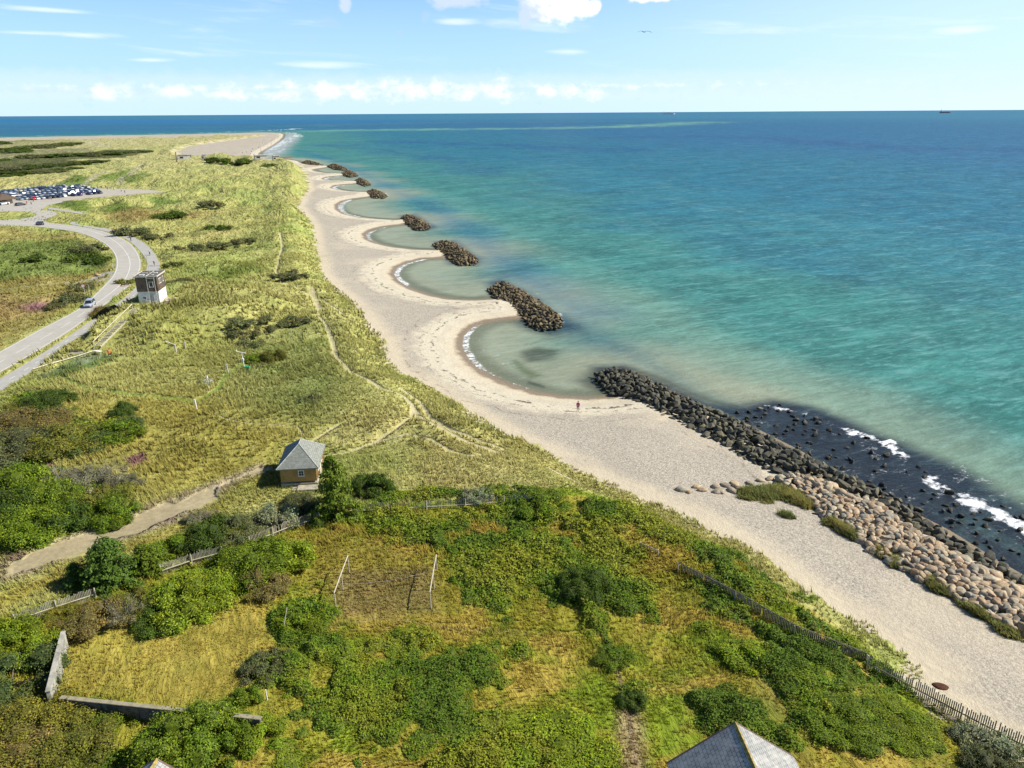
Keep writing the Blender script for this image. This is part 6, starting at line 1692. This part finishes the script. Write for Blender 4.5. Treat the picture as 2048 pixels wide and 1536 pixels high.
for p in slots:
    ci = int(rng.choice(len(cols), p=[.2, .2, .14, .16, .1, .1, .05, .05])); nm, c = cols[ci]
    lb = f'{nm} car parked in the crowded car park'; a_ = ra + math.pi / 2 + (math.pi if rng.random() < .5 else 0) + rng.normal(0, .04)
    o = lot if first else dup(lot); first = False
    o.location = (p[0], p[1], 3.04); o.rotation_euler.z = a_; o['label'] = lb; o['group'] = 'cars in the crowded car park'
    for ch in KIDS[o.name]: ch.color = (*c, 1)
    s_ = rng.uniform(1.0, 1.18); o.scale = (s_, 1.08, rng.uniform(1.0, 1.35))
P = ground([(67, 399.5)], 3.0)[0]; o = dup(lot, (P[0], P[1], 3.04), ra + 1.4, label='bright red car in the front row of the car park'); setcol(o, (.55,.03,.04)); o.scale = (1.1, 1.1, 1.2)
P = ground([(32, 396.5)], 3.0)[0]; o = dup(lot, (P[0], P[1], 3.04), ra + .1, label='long white motorhome at the left end of the car park'); setcol(o, (.8,.8,.8)); o.scale = (1.6, 1.2, 1.9); o['category'] = 'motorhome'
P = ground([(6, 410)], 3.0)[0]; o = dup(lot, (P[0], P[1], 3.04), ra + .2, label='white van in front of the kiosk at the left edge'); setcol(o, (.8,.8,.8)); o.scale = (1.5, 1.2, 1.7); o['category'] = 'van'
P = ground([(41, 411)], 3.0)[0]; o = dup(lot, (P[0], P[1], 3.04), ra + .1, label='dark car standing alone between the kiosk and the junction'); setcol(o, (.05,.045,.05))

# ------------------------------------------------------------------ people
def body_mesh(name, J, E, mat_fn, sub=1):
    """J: joint name -> (pos, radius); E: edges. grown with the skin modifier"""
    names = list(J); idx = {n_: i for i, n_ in enumerate(names)}
    me = bpy.data.meshes.new(name); me.from_pydata([J[n_][0] for n_ in names], [(idx[a], idx[b]) for a, b in E], [])
    o = bpy.data.objects.new('tmp', me); COL.objects.link(o)
    sk = o.modifiers.new('s', 'SKIN'); sk.use_smooth_shade = True
    for i, n_ in enumerate(names):
        v = me.skin_vertices[0].data[i]; r = J[n_][1]; v.radius = r if isinstance(r, tuple) else (r, r); v.use_root = (i == 0)
    ss = o.modifiers.new('u', 'SUBSURF'); ss.levels = sub; ss.render_levels = sub
    dg = bpy.context.evaluated_depsgraph_get(); r = bpy.data.meshes.new_from_object(o.evaluated_get(dg)); bpy.data.objects.remove(o)
    for mm in mat_fn[0]: r.materials.append(mm)
    f = mat_fn[1]
    for p in r.polygons: p.material_index = f(p.center); p.use_smooth = True
    return r
M_SKIN = simple_mat('skin', (.50,.32,.23), .6, .3, 0, .05); M_HAIR = simple_mat('hair', (.10,.06,.035), .8); M_TROU = simple_mat('dark trousers', (.035,.03,.045), .85); M_SHOE = simple_mat('shoes', (.03,.025,.02), .6)
def stand_joints(s=1.0):
    J = {'pelvis': ((0, 0, .96), (.15, .11)), 'waist': ((0, 0, 1.10), (.13, .095)), 'chest': ((0, -.01, 1.30), (.165, .11)), 'neckb': ((0, 0, 1.45), (.09, .075)), 'neck': ((0, .005, 1.52), .052),
         'head0': ((0, -.01, 1.58), (.07, .075)), 'head1': ((0, -.01, 1.66), (.082, .098)), 'head2': ((0, 0, 1.735), (.07, .085))}
    E = [('pelvis', 'waist'), ('waist', 'chest'), ('chest', 'neckb'), ('neckb', 'neck'), ('neck', 'head0'), ('head0', 'head1'), ('head1', 'head2')]
    for s_, n_ in ((-1, 'l'), (1, 'r')):
        J[n_ + 'sh'] = ((s_ * .19, 0, 1.42), .062); J[n_ + 'el'] = ((s_ * .25, .03, 1.14), .046); J[n_ + 'wr'] = ((s_ * .235, -.05, .90), .03); J[n_ + 'ha'] = ((s_ * .23, -.065, .83), (.022, .040)); J[n_ + 'hb'] = ((s_ * .225, -.075, .77), (.018, .034))
        E += [('neckb', n_ + 'sh'), (n_ + 'sh', n_ + 'el'), (n_ + 'el', n_ + 'wr'), (n_ + 'wr', n_ + 'ha'), (n_ + 'ha', n_ + 'hb')]
        J[n_ + 'hp'] = ((s_ * .095, 0, .86), .092); J[n_ + 'kn'] = ((s_ * .12, -.015, .50), .06); J[n_ + 'an'] = ((s_ * .14, .02, .10), .04); J[n_ + 'he'] = ((s_ * .14, .03, .045), .04); J[n_ + 'to'] = ((s_ * .15, -.14, .035), (.045, .03))
        E += [('pelvis', n_ + 'hp'), (n_ + 'hp', n_ + 'kn'), (n_ + 'kn', n_ + 'an'), (n_ + 'an', n_ + 'he'), (n_ + 'he', n_ + 'to')]
        for k_, (dx, dl) in enumerate(((-.028, .075), (-.010, .085), (.010, .08), (.026, .062))):
            J[f'{n_}f{k_}'] = ((s_ * .22, -.078 + dx, .725), .009); J[f'{n_}g{k_}'] = ((s_ * .205, -.078 + dx * 1.1, .765 - dl), .008); E += [(n_ + 'hb', f'{n_}f{k_}'), (f'{n_}f{k_}', f'{n_}g{k_}')]
        J[n_ + 'th'] = ((s_ * .205, -.115, .80), .011); J[n_ + 'ti'] = ((s_ * .195, -.13, .76), .009); E += [(n_ + 'ha', n_ + 'th'), (n_ + 'th', n_ + 'ti')]
    return J, E
J, E = stand_joints()
def fm_stand(c):
    if c.z > 1.49: return 0
    if c.z < .93 and abs(c.x) > .165: return 0
    if c.z < .11: return 2
    return 1
P = hit1(1156, 822.5); man = empty('person', (P.x, P.y, P.z), R(-8), 'person in a pink jacket and dark trousers standing on the sand by the cove', 'person')
part(man, 'body', body_mesh('body', J, E, ((M_SKIN, M_TROU, M_SHOE), fm_stand), 2))
M_PINK = simple_mat('pink jacket', (.50,.035,.22), .7, .2, 0, .2, 6)
Jj = {'a': ((0, 0, .84), (.20, .15)), 'b': ((0, 0, 1.05), (.165, .13)), 'c': ((0, -.01, 1.30), (.19, .135)), 'd': ((0, 0, 1.47), (.09, .085))}; Ej = [('a', 'b'), ('b', 'c'), ('c', 'd')]
for s_, n_ in ((-1, 'l'), (1, 'r')):
    Jj[n_ + '1'] = ((s_ * .195, 0, 1.41), .082); Jj[n_ + '2'] = ((s_ * .255, .03, 1.14), .065); Jj[n_ + '3'] = ((s_ * .24, -.045, .92), .050); Ej += [('c', n_ + '1'), (n_ + '1', n_ + '2'), (n_ + '2', n_ + '3')]
part(man, 'jacket', body_mesh('jacket', Jj, Ej, ((M_PINK,), lambda c: 0), 2))
bm = bmesh.new(); bmesh.ops.create_uvsphere(bm, u_segments=16, v_segments=10, radius=.105, matrix=Matrix.Translation((0, .015, 1.69)))
bmesh.ops.delete(bm, geom=[v for v in bm.verts if v.co.y < -.03 and v.co.z < 1.70 or v.co.z < 1.60], context='VERTS'); me = bpy.data.meshes.new('hair'); bm.to_mesh(me); bm.free(); me.materials.append(M_HAIR); part(man, 'hair', me)
mb = MB(); mb.tube((0, -.10, 1.655), (0, -.125, 1.64), .016, .012, 6); part(man, 'nose', mb.mesh('nose', M_SKIN))
mb = MB(); [mb.tube((s_ * .032, -.098, 1.675), (s_ * .032, -.108, 1.675), .011, None, 8) for s_ in (-1, 1)]; part(man, 'eyes', mb.mesh('eyes', M_HAIR))
mb = MB(); mb.box((0, -.098, 1.612), (.045, .02, .008)); part(man, 'mouth', mb.mesh('mouth', simple_mat('lips', (.35,.12,.1), .6)))
# cyclists on the path
M_STEEL = simple_mat('bicycle steel', (.05,.05,.06), .4, .4)
def bicycle_parts(root):
    for x_ in (-.52, .52):
        mb = MB(); mb.path([(x_ + math.cos(i * .349) * .33, 0, .34 + math.sin(i * .349) * .33) for i in range(19)], .022, 5); [mb.tube((x_, 0, .34), (x_ + math.cos(i * .785) * .32, 0, .34 + math.sin(i * .785) * .32), .005, None, 4) for i in range(8)]; part(root, 'wheel', mb.mesh('wheel', M_TYRE))
    mb = MB(); a_, b_, c_, d_, e_ = (-.52, 0, .34), (-.05, 0, .30), (-.2, 0, .82), (.36, 0, .85), (.52, 0, .34)
    for p, q in ((a_, b_), (a_, c_), (b_, c_), (c_, d_), (b_, d_), (d_, e_)): mb.tube(p, q, .018, None, 6)
    mb.tube(d_, (.34, 0, 1.0), .015); part(root, 'frame', mb.mesh('frame', M_STEEL)); mb = MB(); mb.tube((.34, -.27, 1.02), (.34, .27, 1.02), .014); part(root, 'handlebar', mb.mesh('handlebar', M_STEEL)); mb = MB(); mb.box((-.22, 0, .90), (.24, .13, .06)); part(root, 'saddle', mb.mesh('saddle', M_TYRE, bevel=.02))
def rider(loc, rz, shirt, lb, lbb):
    bk = empty('bicycle', loc, rz, lbb, 'bicycle', 'bicycles on the path'); bicycle_parts(bk)
    pr = empty('person', loc, rz, lb, 'person')
    J = {'pelvis': ((-.2, 0, 1.0), (.13, .12)), 'waist': ((-.13, 0, 1.15), (.12, .11)), 'chest': ((-.02, 0, 1.34), (.15, .12)), 'neck': ((.05, 0, 1.48), .06), 'h0': ((.08, 0, 1.56), .078), 'h1': ((.09, 0, 1.66), .085)}
    E = [('pelvis', 'waist'), ('waist', 'chest'), ('chest', 'neck'), ('neck', 'h0'), ('h0', 'h1')]
    for s_, n_, kx, kz, ax, az_ in ((-1, 'l', .22, .72, .02, .22), (1, 'r', .18, .88, .1, .48)):
        J[n_ + 's'] = ((0, s_ * .18, 1.40), .06); J[n_ + 'e'] = ((.17, s_ * .23, 1.2), .045); J[n_ + 'w'] = ((.33, s_ * .24, 1.05), .032); J[n_ + 'hp'] = ((-.15, s_ * .09, .96), .09); J[n_ + 'k'] = ((kx, s_ * .1, kz), .06); J[n_ + 'a'] = ((ax, s_ * .11, az_), .04); J[n_ + 't'] = ((ax + .16, s_ * .12, az_ - .06), .036)
        E += [('chest', n_ + 's'), (n_ + 's', n_ + 'e'), (n_ + 'e', n_ + 'w'), ('pelvis', n_ + 'hp'), (n_ + 'hp', n_ + 'k'), (n_ + 'k', n_ + 'a'), (n_ + 'a', n_ + 't')]
    part(pr, 'body', body_mesh('body', J, E, ((M_SKIN, shirt, M_TROU), lambda c: 0 if c.z > 1.48 else (1 if c.z > 1.06 else 2)), 1))
    return pr
M_SHD = simple_mat('dark shirt', (.05,.045,.07), .8); M_SHR = simple_mat('red shirt', (.35,.05,.05), .8); M_SHW = simple_mat('light shirt', (.4,.38,.42), .8)
for (px, py, qx, qy, sh, lb, lbb) in [(262,482,240,472,M_SHD,'cyclist in a dark jacket riding at the top of the bend of the path','bicycle farthest along the path'), (300,510,288,494,M_SHW,'cyclist in a light shirt at the outer edge of the path','bicycle in the middle one of the three riders'), (309,532,305,512,M_SHR,'cyclist in dark red nearest the watch tower','bicycle nearest the watch tower')]:
    p = ground([(px, py), (qx, qy)], 3.03); d = p[1] - p[0]; rider((p[0][0], p[0][1], 3.03), math.atan2(d[1], d[0]), sh, lb, lbb)
# person in orange bending down at the foot of the stair
P = hit1(220, 714); o = empty('person', P, R(200), 'crouching person in a bright orange top beside the foot of the stair', 'person'); M_OR = simple_mat('orange top', (.75,.13,.03), .7)
J = {'pelvis': ((0, .12, .50), (.15, .13)), 'waist': ((.0, .02, .64), (.13, .12)), 'chest': ((0, -.12, .84), (.16, .13)), 'neck': ((0, -.22, .98), .06), 'h0': ((0, -.26, 1.05), .08), 'h1': ((0, -.28, 1.14), .085)}
E = [('pelvis', 'waist'), ('waist', 'chest'), ('chest', 'neck'), ('neck', 'h0'), ('h0', 'h1')]
for s_, n_ in ((-1, 'l'), (1, 'r')):
    J[n_ + 's'] = ((s_ * .19, -.12, .92), .06); J[n_ + 'e'] = ((s_ * .22, -.30, .70), .045); J[n_ + 'w'] = ((s_ * .12, -.46, .55), .032); J[n_ + 'hp'] = ((s_ * .1, .06, .47), .09); J[n_ + 'k'] = ((s_ * .16, -.32, .50), .065); J[n_ + 'a'] = ((s_ * .14, .0, .10), .042); J[n_ + 't'] = ((s_ * .15, -.16, .04), .038)
    E += [('chest', n_ + 's'), (n_ + 's', n_ + 'e'), (n_ + 'e', n_ + 'w'), ('pelvis', n_ + 'hp'), (n_ + 'hp', n_ + 'k'), (n_ + 'k', n_ + 'a'), (n_ + 'a', n_ + 't')]
part(o, 'body', body_mesh('body', J, E, ((M_SKIN, M_OR, M_TROU), lambda c: 0 if c.z > .99 else (1 if c.z > .6 else 2)), 1)); o.scale = (1.25, 1.25, 1.25)
# far walkers
def walker_mesh(k, sh):
    J, E = stand_joints(); J = {n_: v for n_, v in J.items() if not (n_[1:2] in 'fg' and len(n_) == 3) and n_[1:] not in ('th', 'ti')}; E = [e for e in E if e[0] in J and e[1] in J]
    J['lkn'] = ((-.1, -.18, .52), .06); J['lan'] = ((-.1, -.12, .1), .045); J['lhe'] = ((-.1, -.10, .045), .04); J['lto'] = ((-.1, -.27, .04), .04); J['rkn'] = ((.1, .05, .5), .06); J['ran'] = ((.1, .25, .14), .045); J['rhe'] = ((.1, .28, .1), .04); J['rto'] = ((.1, .12, .04), .04)
    return body_mesh('walker', J, E, ((M_SKIN, sh, M_TROU), lambda c: 0 if c.z > 1.5 else (1 if c.z > .93 else 2)), 0)
WK = [walker_mesh(0, M_SHD), walker_mesh(1, M_SHR), walker_mesh(2, M_SHW), walker_mesh(3, simple_mat('blue jacket', (.05,.09,.2), .8))]
wn = ['in a dark jacket', 'in a red top', 'in a light shirt', 'in a blue jacket']
ppl = []
tipl = ground([(508,312),(521,304),(530,299.5),(540,293.5),(548,288),(557,281),(563,275.5),(566,270.5)], .6)
for i in range(44):
    f = (i + .5) / 44; s = resample(tipl, 200); q = s[int(f * 199)] + rng.normal(0, 7, 2) + np.array([-9, 0]); ppl.append((q, 'walker %s in the crowd along the far spit', 'walkers strung along the far sand spit'))
for (px, py) in [(203,377),(212,376),(150,373),(222,378),(228,380),(58,402),(67,403),(103,399),(215,379),(195,376),(243,383),(250,386),(63,409),(54,408.5)]:
    ppl.append((ground([(px, py)], 3.05)[0], 'walker %s at the edge of the car park', 'walkers about the car park'))
for (px, py) in [(275,326),(281,325),(285,326.5)]: ppl.append((ground([(px, py)], 5)[0], 'walker %s on the sandy rise beyond the car park', 'walkers on the sandy rise'))
for i, (q, lb, gp) in enumerate(ppl):
    k = int(rng.integers(0, 4)); z = max(float(H(q[0], q[1])[0]), .1)
    o = link('person', WK[k], loc=(q[0], q[1], z), label=lb % wn[k], cat='person', group=gp); o.rotation_euler.z = rng.uniform(0, 6.28)

# ------------------------------------------------------------------ gull and ships
d = Vector(_F + (1289 - 1024) / FPX * _RR + (768 - 64) / FPX * _UU).normalized(); P = Vector((0, 0, CAMZ)) + d * 75
o = empty('seagull', P, R(15), 'gull gliding with spread wings high above the sea', 'bird')
mb = MB()
def wing(s_):
    pr = [(0, .10, .0), (.22, .13, .09), (.45, .02, .07), (.68, -.10, -.03)]; V = []
    for x_, y_, z_ in pr:
        c_ = .16 * (1 - x_ / .85) + .02; V += [(s_ * x_, y_ + c_ * .5, z_ + .006), (s_ * x_, y_ - c_ * .5, z_ + .006), (s_ * x_, y_ - c_ * .5, z_ - .008), (s_ * x_, y_ + c_ * .5, z_ - .008)]
    return V, [(i * 4 + a_, i * 4 + (a_ + 1) % 4, i * 4 + 4 + (a_ + 1) % 4, i * 4 + 4 + a_) for i in range(3) for a_ in range(4)] + [(12, 13, 14, 15)]
J = {'c': ((0, 0, 0), (.07, .065)), 'b': ((0, .12, .01), .055), 'n': ((0, .2, .03), .035), 'h': ((0, .25, .035), .036), 'k': ((0, .30, .03), .008), 't': ((0, -.16, 0), .035), 'u': ((0, -.26, 0), (.05, .012))}
part(o, 'body', body_mesh('body', J, [('c', 'b'), ('b', 'n'), ('n', 'h'), ('h', 'k'), ('c', 't'), ('t', 'u')], ((simple_mat('gull feathers', (.6,.6,.58), .8),), lambda c: 0), 1))
for s_ in (-1, 1): mb = MB(); V, F_ = wing(s_); mb.add(V, F_); part(o, 'wing', mb.mesh('wing', simple_mat('grey wing', (.20,.21,.23), .8)))
o.scale = (1.0,) * 3
for px, L, c, lb in [(1337, 170, (.8,.8,.8), 'small white ferry on the horizon left of centre'), (1890, 120, (.36,.26,.25), 'long dark freighter on the horizon at the right')]:  # distance haze is mixed into the paler freighter hull colour
    h = ground([(px, 232.5 - (px - 1024) * .0063)], 0)[0]; q = h / np.linalg.norm(h) * 11000
    o = empty('ship', (q[0], q[1], 0), math.atan2(-q[0], q[1]) + .0, lb, 'ship', 'ships on the horizon')
    mb = MB(); l = L / 2; mb.loft([[(x_ * l, -b_ * 14, 0), (x_ * l * 1.02, -b_ * 16, 14), (x_ * l * 1.02, b_ * 16, 14), (x_ * l, b_ * 14, 0)] for x_, b_ in ((-1, .7), (-.9, 1), (0, 1), (.8, 1), (1, .08))]); part(o, 'hull', mb.mesh('hull', simple_mat('hull ' + lb[:8], c, .6)))
    mb = MB(); mb.box((-l * .72 if c[0] < .5 else -l * .1, 0, 21), (l * (.25 if c[0] < .5 else 1.4), 24, 15)); part(o, 'superstructure', mb.mesh('house', M_WPOST, bevel=1)); mb = MB(); mb.tube((-l * .75, 0, 28), (-l * .75, 0, 40), 4, 3); part(o, 'funnel', mb.mesh('funnel', M_WPOST))
